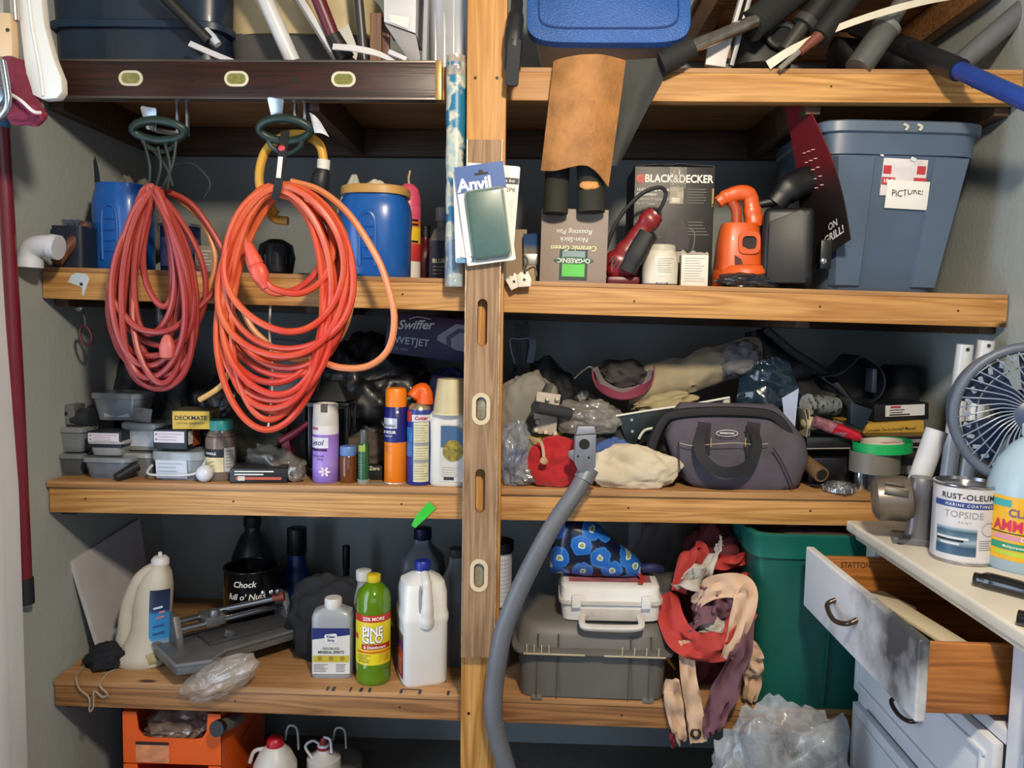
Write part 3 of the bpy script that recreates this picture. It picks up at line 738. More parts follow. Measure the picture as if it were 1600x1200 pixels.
# hanging leather and dark mat
LEATH = M('#a3713f', 0.72, var=0.3, vs=14, bump=0.25, bs=90, dirt='#6d4526', dirtamt=0.62)
f0 = qfn((866, 96, -0.02), (977, 95, -0.02), (950, 292, -0.035), (846, 266, -0.035), 0.045, 0.006, 3)
def leather(u, v):
    p = f0(u, v); p.z += 0.02*math.sin(PI*u)*v*v - 0.012*math.sin(2*PI*u)*v*v; return p
wone('leather_sleeve', MB().sheet(leather, 18, 26, 0.0025), LEATH, 'tan leather sleeve hanging over two black tubes on the right', 'leather sleeve')
wone('rubber_mat', MB().sheet(qfn((972, 95, -0.012), (1052, 92, -0.012), (965, 258, -0.004), (950, 262, -0.004), 0.006, 0.004, 2, 4), 12, 16, 0.004), M('#292b29', 0.7, var=0.2), 'dark grey rubber mat hanging diagonally beside the tan leather', 'mat')

# ================================================================== on the top shelf
def binbody(w, d, h, taper=0.85, e=7.0, wall=0.004, n=40):
    """open tub, local origin at base centre"""
    k = [(taper, 0.0), (taper+(1-taper)*0.06, h*0.02), (1.0, h)]
    rings = [[(x, y, z) for x, y in sect(n, w/2*s, d/2*s, e)] for s, z in k]
    inn = [[(x, y, z) for x, y in sect(n, w/2*s-wall, d/2*s-wall, e)] for s, z in ((1.0, h), (taper+0.01, 0.012))]
    return MB().loft(rings + inn, True, True)
def slab(w, d, z0, z1, e=7.0, n=40, top=1.0):
    return MB().loft([[(x, y, z0) for x, y in sect(n, w/2, d/2, e)], [(x, y, z1-0.003) for x, y in sect(n, w/2, d/2, e)], [(x, y, z1) for x, y in sect(n, w/2*top-0.003, d/2*top-0.003, e)]])
a, b = at(112, 60, 0.05), at(398, 60, 0.05); p = put(1, 255, 0.24)
t = thing('storage_bin', 'dark navy plastic storage bin at the left end of the top shelf', 'storage bin', (p.x, 0.26, p.z))
W_ = b.x-a.x
finish(binbody(W_, 0.4, 0.3, 0.93), 'tub', M('#16273c', 0.35, var=0.25, coat=0.2), t)
finish(slab(W_+0.012, 0.412, 0.115, 0.135), 'ridge', M('#1a2f49', 0.35), t)
finish(slab(W_+0.03, 0.43, 0.3, 0.33), 'lid', M('#16273c', 0.35), t)
a, b = at(372, 60, 0.12), at(612, 60, 0.12); p = put(1, 490, 0.3)
t = thing('storage_bin', 'storage bin, dark grey below and cream above, behind the leaning sticks', 'storage bin', (p.x, 0.31, p.z))
finish(binbody(b.x-a.x-0.02, 0.36, 0.125, 0.95), 'tub', M('#4b4a48', 0.5), t)
finish(slab(b.x-a.x, 0.38, 0.122, 0.24, 4.0, top=0.9), 'lid', M('#b8a67f', 0.5, var=0.15), t)  # cream upper part over the dark grey lower part
pole('tool_pole', 'black tool handle slanting over the navy bin', 'handle', (232, -30, -0.02), (326, 64, 0.02), 9, M('#1b1d1c', 0.5))
wone('plastic_strip', MB().ribbon([at(296, 68, 0.0), at(330, 83, 0.0), at(364, 97, 0.004)], (0, 0.3, 1), 9*S(), 0.004), M('#cfd0d6', 0.4), 'short white plastic strip under the black handle', 'strip')
wone('brush_tip', MB().tube([at(322, 46, 0.03), at(331, 58, 0.03), at(341, 70, 0.03)], [0.008, 0.012, 0.01], 10), M('#c7d2dc', 0.4), 'small white and blue tip beside the black handle', 'tip')
SG = 'sticks and poles on the left half of the top shelf'
pole('plastic_pipe', 'white round plastic pipe leaning over the cream-topped bin', 'pipe', (392, -50, 0.0), (458, 97, 0.04), 12, M('#cfcfd0', 0.35), group=SG)
pole('flat_bar', 'flat light grey bar leaning beside the white pipe', 'bar', (438, -50, 0.02), (528, 96, 0.05), 15, M('#bdbbb8', 0.4, var=0.2), group=SG, e=8, flat=0.35)
t = thing('tool_pole', 'maroon pole with a black tip among the sticks', 'pole', at(515, 60, 0.0))
wpart('shaft', MB().tube([at(478, -50, -0.02), at(520, 56, 0.02)], 11*S(), 12), M('#5c1826', 0.4), t)
wpart('tip', MB().tube([at(520, 55, 0.02), at(540, 92, 0.03)], [12*S(), 15*S()], 12), M('#17171a', 0.5), t)
wone('plastic_wedge', MB().prism([(p.x, p.z) for p in (at(517, 30, 0.06), at(531, 46, 0.06), at(544, 37, 0.06), at(560, 80, 0.06), at(556, 94, 0.06), at(530, 70, 0.06))], 0.06, 0.07, 0.001), M('#c9c7c2', 0.45), 'pale notched plastic wedge beside the maroon pole', 'wedge')
wone('bent_strip', MB().ribbon([at(520, 73, -0.02), at(555, 76, -0.02), at(590, 84, -0.015), at(618, 97, 0.0)], (0, 0.4, 1), [10*S(), 11*S(), 7*S()], 0.003), M('#d0cfd0', 0.4), 'bent white plastic strip curving over the shelf edge', 'strip')
pole('metal_rod', 'dark grey metal rod upright among the sticks', 'rod', (557, -40, 0.03), (569, 96, 0.05), 7, M('#48484a', 0.4, 0.5), group=SG)
for i, (x0, x1, y0, lb) in enumerate(((578, 595, 20, 'wider reddish wooden stick standing behind the bent strip'), (597, 608, 26, 'thin reddish wooden stick beside the white carton'))):
    c, s = wbox(x0, y0, x1, 98, 0.05+0.02*i, 0.015); one('wooden_stick', MB().box((0, 0, 0), s, 0.001), wood('#8a6650', '#6d4e3c', '#5c4032', 2, knots=False), lb, 'stick', c, group=SG)
t = thing('carton', 'white carton end with clear tape on the top shelf', 'box', at(628, 97, 0.03))
wpart('body', MB().prism([(p.x, p.z) for p in (at(601, -60, 0.03), at(652, -60, 0.03), at(650, 54, 0.03), at(601, 36, 0.03))], 0.02, 0.16, 0.001), M('#c6c5c6', 0.45), t)
wpart('flap', MB().prism([(p.x, p.z) for p in (at(601, 38, 0.02), at(650, 55, 0.02), at(658, 96, 0.02), at(640, 96, 0.02))], 0.018, 0.022, 0.0008), M('#8d8b8f', 0.5), t)
wpart('tape', MB().prism([(p.x, p.z) for p in (at(607, 22, 0.016), at(640, 27, 0.016), at(637, 45, 0.016), at(609, 34, 0.016))], 0.0165, 0.0175), M('#dedbd2', 0.15, coat=0.6), t)
wone('plastic_clip', MB().box(at(622, 88, -0.006), (0.05, 0.02, 0.012), 0.003, rot=(0, 0.4, 0)), M('#c9c9cc', 0.4), 'small white plastic block at the carton foot', 'plastic block')
pole('flat_bar', 'grey flat bar upright left of the pale bucket', 'bar', (668, -40, 0.0), (664, 98, 0.0), 9, M('#97989c', 0.4, var=0.1), group=SG, e=8, flat=0.4)
p = put(1, 712, 0.12)
t = thing('plastic_bucket', 'pale translucent plastic bucket left of the post top', 'bucket', (p.x, 0.12, p.z))
finish(MB().lathe([(0.06, 0.0), (0.068, 0.006), (0.074, 0.2), (0.082, 0.21), (0.082, 0.225), (0.072, 0.222), (0.06, 0.02)], 30, e=2.6), 'body', M('#b9bcc2', 0.3, trans=0.15, var=0.06), t)
for k in range(-2, 3): finish(MB().box((0.024*k, -0.072+0.0045*abs(k)**1.7, 0.1), (0.006, 0.006, 0.18), 0.002), 'rib', M('#c6c9ce', 0.3), t)

# blue-lidded tote tipped forward
tl = math.radians(71)
p = at(953, 96, -0.012)
t = thing('storage_tote', 'clear grey tote with a blue lid tipped forward on the top shelf', 'storage tote', (p.x, 0.25, put(1, 953, 0.1).z+0.129), (tl, 0, -0.02))
W_ = 250*S()
finish(binbody(W_-0.03, 0.27, 0.2, 0.88, 6), 'tub', M('#b9b9ba', 0.3, var=0.1, trans=0.1), t)
lid = finish(slab(W_, 0.30, 0.197, 0.222, 6, top=0.98), 'lid', M('#2f5da6', 0.35, bump=0.4, bs=260), t)
finish(ringprism(MB(), [(x, y) for x, y in sect(40, W_/2*0.86, 0.30/2*0.76, 7)], [(x, y) for x, y in sect(40, W_/2*0.84, 0.30/2*0.72, 7)], -0.2235, -0.219, (0, 0, 0), Euler((-PI/2, 0, 0))), 'lid_groove', M('#16356f', 0.5), lid)
lettering('Mark e - 34', 0.02, M('#5d5d62', 0.6, var=0), t, lambda u, v: (-0.04+u, -0.1305-0.0005-0.03*(0.06+v)/0.2, 0.10+v), name='handwriting')

RG = 'poles and tubes on the right half of the top shelf'
t = thing('grip_rod', 'polished metal tube with a black foam grip beside the blue tote', 'handle', at(1080, 80, -0.03))
wpart('tube', MB().tube([at(1070, 78, -0.04), at(1180, 33, 0.03)], 10*S(), 14), M('#a9a29a', 0.18, 0.9, 0.3, 30), t)
wpart('foam_grip', MB().tube([at(1034, 100, -0.03), at(1055, 89, -0.035), at(1084, 73, -0.04)], [17*S(), 17*S(), 15*S()], 16, smooth=4), M('#1c1d1d', 0.8), t)
t = thing('foam_roller', 'black foam roller behind the polished tube', 'roller', at(1200, 30, 0.05))
wpart('cylinder', MB().tube([at(1172, 42, 0.06), at(1252, -20, 0.12)], 24*S(), 20), M('#1e201f', 0.85, bump=0.2), t)
for i, (x, y, lb) in enumerate(((1112, 60, 'short white board end with a square top beside the foam roller'),)):
    c, s = wbox(1106, 62, 1136, 103, 0.04, 0.018); one('board_offcut', MB().box((0, 0, 0), s, 0.001, rot=(0, 0.12, 0)), M('#c7c5c4', 0.45), lb, 'board', c)
pole('flat_bar', 'tall pale flat bar leaning right beside the white board end', 'bar', (1166, -30, 0.02), (1128, 103, 0.06), 8, M('#b9b7b2', 0.4), group=RG, e=8, flat=0.4)
pole('flat_bar', 'narrow grey metal channel leaning next to the pale bar', 'bar', (1178, -30, 0.05), (1142, 103, 0.08), 6, M('#8f8f90', 0.35, 0.6), group=RG, e=8, flat=0.6)
t = thing('vacuum_canister', 'black vacuum canister with a round port on the top shelf', 'vacuum', at(1190, 104, 0.2))
c = at(1190, 72, 0.2)
wpart('body', MB().lathe([(0.05, -0.075), (0.078, -0.06), (0.082, 0.02), (0.05, 0.06), (0.02, 0.07)], 24, 1.0, 0.8, 2.6, loc=c), M('#202321', 0.55), t)
q = at(1222, 55, 0.12)
o = wpart('port', MB().tube([q+Vector((0.036*math.cos(k*PI/12), 0, 0.028*math.sin(k*PI/12))) for k in range(24)], 0.009, 8, closed=True), M('#2d302e', 0.45), t)
wpart('port_opening', MB().lathe([(0.034, 0), (0.034, 0.012)], 20, 1, 0.8, rot=(PI/2, 0, 0), loc=q+Vector((0, 0.012, 0))), M('#050505', 0.8), o)
t = thing('tool_pole', 'thin silver pole with a brown tip and black grip', 'pole', at(1255, 80, 0.0))
wpart('grip', MB().tube([at(1280, 58, -0.02), at(1345, -25, 0.0)], 16*S(), 12), M('#141414', 0.65), t)
wpart('brown_tip', MB().tube([at(1250, 82, -0.03), at(1284, 52, -0.02)], [5*S(), 10*S()], 12), M('#6b3a2b', 0.5), t)
wpart('shaft', MB().tube([at(1218, 108, -0.02), at(1252, 78, -0.03)], 4*S(), 8), M('#8b867e', 0.4, 0.4), t)
t = thing('tool_pole', 'black ribbed grip pole rising behind the brown-tipped one', 'pole', at(1250, 60, 0.1))
wpart('shaft', MB().tube([at(1225, 80, 0.1), at(1262, 30, 0.1)], 11*S(.1), 12), M('#4b4a46', 0.4, 0.4), t)
wpart('grip', MB().tube([at(1258, 38, 0.1), at(1312, -30, 0.1)], 18*S(.1), 14), M('#161616', 0.6), t)
wpart('collar', MB().tube([at(1254, 42, 0.1), at(1262, 32, 0.1)], 20*S(.1), 14), M('#3b3a38', 0.4), t)
wone('trim_strip', MB().ribbon([at(1200, 102, -0.005), at(1240, 76, -0.02), at(1300, 47, -0.03), at(1370, 22, -0.03), at(1440, 3, -0.02), at(1500, -8, 0.0)], (0.2, -0.3, 1), [14*S(), 9*S(), 10*S(), 9*S()], 0.003), M('#d8d0bd', 0.4), 'long thin cream trim strip arching over the poles', 'strip')
t = thing('vacuum_wand', 'telescoping grey metal wand leaning right on the top shelf', 'wand', at(1345, 104, 0.05))
wpart('outer_tube', MB().tube([at(1340, 108, 0.02), at(1386, 42, 0.04)], 20*S(), 18), M('#6f716f', 0.4, 0.6, 0.2), t)
wpart('inner_tube', MB().tube([at(1380, 50, 0.04), at(1424, -20, 0.05)], 13*S(), 16), M('#87857f', 0.3, 0.7), t)
wpart('collar', MB().tube([at(1383, 46, 0.04), at(1388, 39, 0.04)], 21.5*S(), 18), M('#8d8f8d', 0.35, 0.6), t)
t = thing('painted_pole', 'blue pole with a black sleeve reaching out over the shelf end', 'pole', at(1480, 110, 0.0))
wpart('sleeve', MB().tube([at(1335, 42, 0.3), at(1420, 76, 0.1), at(1500, 110, -0.09)], [14*S(), 16*S(), 16*S()], 14), M('#15161a', 0.5, var=0.3, dirt='#3a3b40', dirtamt=0.6), t)
wpart('shaft', MB().tube([at(1488, 105, -0.07), at(1625, 167, -0.3)], 13*S(-0.1), 14), M('#1d3a86', 0.4, var=0.25), t)
pole('conduit_pipe', 'grey conduit pipe leaning against the right wall above the shelf', 'pipe', (1500, 100, 0.06), (1625, -8, 0.06), 16, M('#6e7076', 0.4, 0.3, 0.15), group=RG)
pole('dark_pipe', 'dark pipe lying far back under the loft shelf', 'pipe', (1300, 84, 0.4), (1450, 96, 0.4), 24, M('#1a1c20', 0.6), group=RG)

# ================================================================== on the second shelf, left bay
t = thing('pipe_elbow', 'white plastic pipe elbow at the far left shelf end', 'pipe fitting', at(47, 418, -0.1))
WPVC = M('#c8cbd4', 0.4, var=0.12)
wpart('elbow', MB().tube([at(88, 386, -0.1), at(70, 384, -0.1), at(52, 388, -0.1), at(46, 400, -0.1), at(46, 417, -0.1)], 17*S(-0.1), 16, smooth=5), WPVC, t)
wpart('collar', MB().tube([at(46, 404, -0.1), at(46, 418, -0.1)], 20*S(-0.1), 18), WPVC, t)
wpart('side_collar', MB().tube([at(92, 387, -0.1), at(80, 385, -0.1)], 19.5*S(-0.1), 18), WPVC, t)
c, s = wbox(64, 340, 118, 408, 0.02, 0.12)
t = thing('wall_organizer', 'dark open organizer box at the far left of the second shelf', 'organizer', (c.x+0.02, c.y, put(2, 90, 0.05).z))
finish(binbody(s[0], 0.12, s[2]*0.98, 0.94), 'box', M('#1a2433', 0.5), t)
for k in (-1, 0, 1): finish(MB().box((0.018*k, 0.0, s[2]+0.002), (0.004, 0.08, 0.03), 0.001, rot=(0, 0.1*k, 0)), 'divider', M('#5a6778', 0.2, alpha=0.7), t)
pole('wooden_dowel', 'short brown wooden dowel leaning at the left shelf end', 'dowel', (134, 352, 0.06), (88, 410, -0.01), 9, wood('#7d4f3f', '#5c382d', '#4b2c25', 0, knots=False))
wone('hanging_strap', MB().ribbon([at(133, 232, 0.28), at(142, 262, 0.28), at(148, 300, 0.28), at(155, 380, 0.28)], (1, -0.4, 0), [26*S(.2), 24*S(.2), 12*S(.2)], 0.012), M('#1c2838', 0.7), 'dark strap hanging on the left wall above the second shelf', 'strap')
def canister(px, Y, pyt, pyb, wpx, shelf_i, label, lidded=True, cream=True):
    p = put(shelf_i, px, Y); s = S(Y); R = wpx/2*s; H = (pyb-pyt)*s
    t = thing('coffee_canister', label, 'canister', p, group='blue coffee canisters')
    BL = M('#1a58a8', 0.3, var=0.06, coat=0.2)
    finish(MB().lathe([(R*0.93, 0), (R*0.97, 0.006), (R*0.98, H*0.55), (R, H*0.62), (R*0.99, H*0.8), (R*0.93, H*0.9), (R*0.87, H*0.95), (R*0.87, H)], 36, e=2.7), 'body', BL, t)
    arch = [(-0.02, H*0.12), (-0.021, H*0.5), (-0.017, H*0.68), (0, H*0.74), (0.017, H*0.68), (0.021, H*0.5), (0.02, H*0.12)]
    rr = lambda x, k=1.0: -math.sqrt(max(0, (R*k)**2-x*x))
    g = finish(MB().tube([(x-0.004, rr(x, 0.995), z) for x, z in arch], 0.005, 8, smooth=5), 'grip_edge', BL, t)
    for k in range(4): finish(MB().tube([(x, rr(x, 0.99), H*(0.22+0.12*k)) for x in (-0.016, -0.006, 0.006, 0.014)], 0.0035, 6), 'grip_ridge', BL, g)
    lb = finish(MB().patch(R*1.005, H*0.22, H*0.78, 38, 72, 12, 2), 'label', M('#1b2f78', 0.35), t)
    lines_round(lb, R*1.005, 42, 64, H*0.36, H*0.74, 12, WHITEPRINT, 0.0016, 3)
    finish(MB().patch(R*1.008, H*0.24, H*0.36, 40, 52, 6, 1), 'barcode', M('#d5d7dc', 0.5, var=0.3, vs=200), lb)
    if lidded:
        TAN = M('#bb9152', 0.45, var=0.1)
        finish(MB().lathe([(R*0.9, H*0.965), (R*0.95, H*0.97), (R*0.95, H+0.012), (R*0.91, H+0.016), (R*0.88, H+0.014), (0.001, H+0.012)], 36, e=2.5, capb=False), 'lid', TAN, t)
    return t
canister(587, 0.105, 300, 428, 110, 2, 'blue plastic coffee canister with a tan lid near the post')
p = put(2, 587, 0.1)
wone('paper_wad', MB().lump(p+Vector((0.0, 0, 0.245)), (0.027, 0.022, 0.017), 0.4, 2.0, 5, 3), M('#d5ccb9', 0.6), 'crumpled cream scrap on the tan canister lid', 'paper scrap')
canister(196, 0.16, 283, 416, 84, 2, 'blue plastic canister without a lid behind the left red cord', False)
wone('cloth_bag', MB().lump(put(2, 205, 0.36)+Vector((0, 0, 0.13)), (0.085, 0.07, 0.155), 0.3, 2.5, 2, 4), M('#6f6c66', 0.85, var=0.2), 'slumped grey cloth bag behind the blue lidless canister', 'bag')
p = put(2, 283, 0.2)
t = thing('tin_can', 'dark blue tin behind the left red cord', 'tin', p)
finish(MB().lathe([(0.052, 0), (0.054, 0.004), (0.054, 0.13), (0.05, 0.135)], 24), 'body', M('#1c2448', 0.35, 0.3), t)
finish(MB().lathe([(0.0545, 0.02), (0.0545, 0.1)], 24, capa=False, capb=False), 'label', M('#3a3f64', 0.5, var=0.4, vs=40), t)
finish(MB().lathe([(0.056, 0.132), (0.056, 0.14), (0.05, 0.141)], 24), 'lid', M('#a5a9ad', 0.3, 0.9), t)
c, s = wbox(302, 372, 332, 416, 0.12, 0.05)
t = thing('small_carton', 'small grey printed carton between the two hanging cords', 'box', (c.x, c.y, put(2, 318, 0.12).z), (0, 0, 0.2))
finish(MB().box((0, 0, s[2]/2), s, 0.001), 'body', M('#7b746c', 0.6), t); lines(t, -0.02, 0.02, 0.02, s[2]-0.01, 5, -0.0255, WHITEPRINT)
p = put(2, 432, 0.14)
t = thing('black_bowl', 'black ribbed plastic bowl behind the orange cord coil', 'bowl', p, (0, 0, 0))
finish(MB().lathe([(0.03, 0), (0.045, 0.01), (0.052, 0.05), (0.045, 0.085), (0.02, 0.1)], 26), 'dome', M('#101319', 0.35), t)
for k in range(9):
    q = -60+15*k; finish(MB().tube([(0.0535*math.sin(math.radians(q)), -0.0535*math.cos(math.radians(q)), 0.03), (0.0545*math.sin(math.radians(q)), -0.0545*math.cos(math.radians(q)), 0.055)], 0.0025, 6), 'rib', M('#1f242c', 0.35), t)
f = put(2, 470, 0.06)
wone('paper_sheet', MB().sheet(lambda u, v: (f.x-0.03+u*0.11, 0.03+v*0.08, f.z+0.002+0.008*noise.noise(Vector((u*4, v*4, 1)))), 8, 6, 0.001), M('#8b8677', 0.7), 'grey paper sheet lying on the shelf behind the orange coil', 'paper')
p = put(2, 546, 0.3)
def bagf(u, v):
    q = 2*PI*u; r = (0.05+0.012*math.sin(q*3+v*4))*(1-v**3*0.85)*(1+0.25*noise.noise(Vector((math.cos(q)*2, math.sin(q)*2, v*3))))
    return (p.x+r*math.cos(q)+0.015*v, p.y+r*math.sin(q)*0.8, p.z+v*0.31)
wone('plastic_bag', MB().sheet(bagf, 28, 18, 0.001), M('#bdb9ae', 0.55, var=0.12), 'twisted white plastic bag standing behind the blue canister', 'bag', ang=60)
p = put(2, 637, 0.23); s = S(0.23)
t = thing('foam_can', 'pink-topped foam spray can behind the blue canister', 'spray can', p)
R = 19.5*s; H = 170*s
finish(MB().lathe([(R*0.98, 0), (R, 0.004), (R, H*0.66), (R*0.97, H*0.67)], 26), 'can', MG([(0, '#d9d5d0'), (0.26, '#d9d5d0'), (0.27, '#b02a35'), (0.5, '#c8392f'), (0.52, '#e0b526'), (0.72, '#e3bc2c'), (0.74, '#d06a30'), (0.82, '#d06a30'), (0.84, '#cf4a66'), (1.0, '#d4577a')], 2, 0, H*0.66), t)
finish(MB().lathe([(R*0.99, H*0.67), (R*0.98, H*0.74), (R*0.8, H*0.83), (R*0.45, H*0.87), (R*0.1, H*0.88)], 26), 'pink_cap', M('#d2526f', 0.4), t)
finish(MB().tube([(0.004, -0.012, H*0.84), (0.002, -0.012, H*0.92), (0.006, -0.01, H*0.99)], 0.003, 8), 'nozzle_tube', M('#b8a88c', 0.4), t)
for k, z in ((0, 0.36), (1, 0.52), (2, 0.56)): finish(MB().patch(R+0.0006, H*z*0.95, H*z*0.95+0.006, -60, 60, 12, 1), 'print_band', M('#1c1a1e', 0.5), t)
p = put(2, 664, 0.3)
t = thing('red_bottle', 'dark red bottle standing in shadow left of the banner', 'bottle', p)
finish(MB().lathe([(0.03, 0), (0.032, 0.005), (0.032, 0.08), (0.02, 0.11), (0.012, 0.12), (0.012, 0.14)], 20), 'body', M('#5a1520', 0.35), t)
finish(MB().lathe([(0.015, 0.135), (0.015, 0.165), (0.012, 0.168)], 16), 'cap', M('#18181c', 0.5), t)
p = put(2, 689, 0.16); s = S(.16)
t = thing('glue_bottle', 'small dark bottle with a navy label beside the banner', 'bottle', p)
finish(MB().lathe([(17*s, 0), (18*s, 0.004), (18*s, 62*s), (12*s, 78*s), (7*s, 82*s), (7*s, 96*s)], 22, 1, 0.7, 3), 'body', M('#77736f', 0.4), t)
lb = finish(MB().box((0, -18*s*0.7-0.0005, 33*s), (32*s, 0.002, 56*s), 0.0008), 'label', M('#161c38', 0.5), t)
lettering('BLUE', 0.016, M('#cfc9a8', 0.5, var=0), lb, on_front(-0.004, -18*s*0.7-0.0016, 30*s), offset=0.02); lines(lb, -0.02, 0.015, 8*s, 24*s, 3, -18*s*0.7-0.0016, M('#b8a860', 0.5))
finish(MB().lathe([(9*s, 92*s), (9*s, 112*s), (7*s, 113*s)], 16), 'cap', M('#8e9096', 0.4), t)

# ================================================================== on the second shelf, right bay
c, s = wbox(792, 348, 822, 432, 0.12, 0.06)
t = thing('tan_box', 'plain tan cardboard box standing right behind the post', 'box', (c.x, c.y, put(2, 806, 0.12).z))
finish(MB().box((0, 0, s[2]/2), s, 0.001), 'body', M('#8f7a60', 0.7, var=0.15), t); finish(MB().box((0, -0.002, s[2]-0.004), (s[0]*0.9, 0.05, 0.002)), 'flap', M('#7d6a52', 0.7), t)
p = put(2, 829, 0.1)
t = thing('paint_brush', 'paint brush with blue-tipped bristles standing bristles up', 'brush', p)
finish(MB().box((0, 0, 0.025), (0.03, 0.014, 0.05), 0.004), 'handle', M('#a2906f', 0.6), t)
finish(MB().box((0, 0, 0.062), (0.038, 0.018, 0.03), 0.002), 'ferrule', M('#9d9a90', 0.35, 0.8), t)
br = MB()
for i in range(13):
    for j in range(4): br.tube([(-0.018+0.003*i, -0.006+0.004*j, 0.075), (-0.02+0.0033*i, -0.007+0.0045*j, 0.128+0.004*math.sin(i*3+j))], 0.0019, 5)
finish(br, 'bristles', MG([(0, '#8b7a5c'), (0.35, '#6d6f6b'), (0.55, '#1f4a78'), (1, '#1a3f6e')], 2, 0.07, 0.13, 0.8), t)['kind'] = 'stuff'

a, b = at(843, 437, 0.02), at(947, 437, 0.02); wd = b.x-a.x; hh = (at(895, 322, 0.02)-at(895, 437, 0.02)).z
t = thing('pan_box', 'taupe cookware box standing upside down under the leather sleeve', 'box', ((a.x+b.x)/2, 0.08, shz(2, (a.x+b.x)/2)), (0, -math.atan(SHZ[2][1])*1.0, 0))
t.rotation_euler = (0, -math.atan(SHZ[2][1]), 0)
finish(MB().box((0, 0, hh/2), (wd, 0.12, hh), 0.0015), 'body', M('#8b7b70', 0.55, var=0.06), t)
y = -0.0606
inv = lambda x, z: (lambda u, v: (x-u, y-0.0012, z-v))
fr = finish(MB().box((0.0, y, hh*0.24), (wd*0.42, 0.0012, hh*0.42)), 'dark_frame', M('#22302a', 0.5), t)
finish(MB().box((0.0, y-0.0008, hh*0.17), (wd*0.34, 0.0012, hh*0.18)), 'green_square', M('#54b848', 0.5), fr)
finish(MB().box((0.0, y-0.0008, hh*0.38), (wd*0.34, 0.0012, hh*0.1)), 'grey_square', M('#7f9598', 0.5), fr)
ov = finish(MB().prism([(wd*0.3*math.cos(k*PI/14), 0.0095*math.sin(k*PI/14)) for k in range(28)], y-0.0022, y-0.001, loc=(0, 0, hh*0.3)), 'green_oval', M('#1d5a3e', 0.5), t)
lettering('OrGREENiC', 0.0165, WHITEPRINT, ov, (lambda u, v: (-u, y-0.0026, hh*0.3-v)), offset=0.01)
lettering('Ceramic Green', 0.019, M('#d8e0a8', 0.5, var=0), t, inv(0, hh*0.47), shear=0.15, offset=0.012)
lettering('Non-Stick', 0.018, WHITEPRINT, t, inv(0, hh*0.585), shear=0.15); lettering('Roasting Pan', 0.018, WHITEPRINT, t, inv(0, hh*0.69), shear=0.15)
for k, (x0, y0, x1, y1, r, lb) in enumerate(((872, 240, 868, 334, 19, 'left black foam tube coming out under the tan leather'), (922, 240, 924, 332, 21, 'right black foam tube coming out under the tan leather'))):
    A, B = at(x0, y0, 0.0), at(x1, y1, -0.004)
    t = thing('foam_tube', lb, 'tube', B, group='black foam tubes')
    wpart('tube', ringprism(MB(), sect(20, r*S(), r*S()*0.9), sect(20, r*S()*0.72, r*S()*0.6), 0, (A-B).length, (0, 0, 0), Vector((0, 1, 0)).rotation_difference((A-B).normalized()).to_matrix()).__class__() if False else MB().tube([A, B], r*S(), 20), M('#26261f', 0.85, bump=0.2), t)
    wpart('hollow', MB().tube([B+Vector((0, -0.006, -0.0012)), B+Vector((0, -0.006, 0.004))], r*S()*0.72, 18), M('#070706', 0.9), t)
q = at(921, 290, -0.034)
wone('wood_plug', MB().lump(q, (0.024, 0.006, 0.012), 0.15, 2, 3, 3, False), M('#c98c4c', 0.6), 'curved sliver of orange wood inside the right black tube', 'wood piece')

# coffee maker carton
a, b = at(987, 440, 0.14), at(1111, 440, 0.14); wd = b.x-a.x; hh = (at(1050, 252, 0.14)-at(1050, 441, 0.14)).z
t = thing('appliance_carton', 'black coffeemaker carton with white lettering and tape on top', 'box', ((a.x+b.x)/2, 0.235, shz(2, (a.x+b.x)/2)))
BLK = M('#1b1a19', 0.45, var=0.15)
finish(MB().box((0, 0, hh/2), (wd, 0.19, hh), 0.0015), 'body', BLK, t)
y = -0.0952
lettering('BLACK&DECKER', 0.029, WHITEPRINT, t, on_front(0.011, y, hh-0.033), offset=0.026, sx=0.86)
lg = finish(MB().prism([(0.0125*math.cos(k*PI/3), 0.0125*math.sin(k*PI/3)) for k in range(6)], y-0.001, y, loc=(-wd/2+0.016, 0, hh-0.033)), 'emblem', M('#c8452c', 0.5), t)
for k in (-1, 0, 1): finish(MB().box((-wd/2+0.016+0.005*k, y-0.0013, hh-0.033), (0.0012, 0.0006, 0.018), rot=(0, 0.6, 0)), 'emblem_stripe', BLK, lg)
for i, tx in enumerate(('12-Cup Programmable', 'Coffeemaker', 'Cafetera Programable', 'de 12 Tazas')):
    lettering(tx, 0.0105, WHITEPRINT if i < 2 else M('#a8a498', 0.5, var=0), t, on_front(-wd/2+0.006, y, hh-0.062-0.0125*i), align='LEFT', offset=0.01)
ph = finish(MB().box((0.006, y-0.0005, hh-0.077), (0.038, 0.001, 0.045)), 'photo_patch', M('#8f8676', 0.4, var=0.5, vs=50), t)
finish(MB().box((0.004, y-0.0012, hh-0.09), (0.022, 0.001, 0.014), 0.0004), 'photo_mug', M('#c9c2b2', 0.5), ph)
lines(t, 0.035, wd/2-0.02, hh-0.1, hh-0.056, 6, y, M('#8f8a80', 0.5), 0.001, 4); lines(t, 0.04, wd/2-0.012, hh*0.43, hh*0.56, 5, y, M('#8f8a80', 0.5), 0.0012, 6); lines(t, -wd/2+0.004, -0.03, hh*0.4, hh*0.6, 5, y, M('#77736c', 0.5), 0.0012, 8)
pot = finish(MB().prism([(-0.03, -0.035), (0.03, -0.035), (0.034, -0.01), (0.024, 0.025), (0.012, 0.05), (-0.012, 0.05), (-0.026, 0.025), (-0.034, -0.01)], y-0.0008, y, loc=(0.012, 0, hh*0.42)), 'printed_pot', M('#3a2f2e', 0.3, var=0.3, vs=30), t)
finish(MB().tube([(0.038, y, hh*0.5), (0.058, y, hh*0.46), (0.056, y, hh*0.33), (0.04, y, hh*0.28)], 0.0012, 6, smooth=5), 'pot_handle', M('#8f8a86', 0.4), pot)
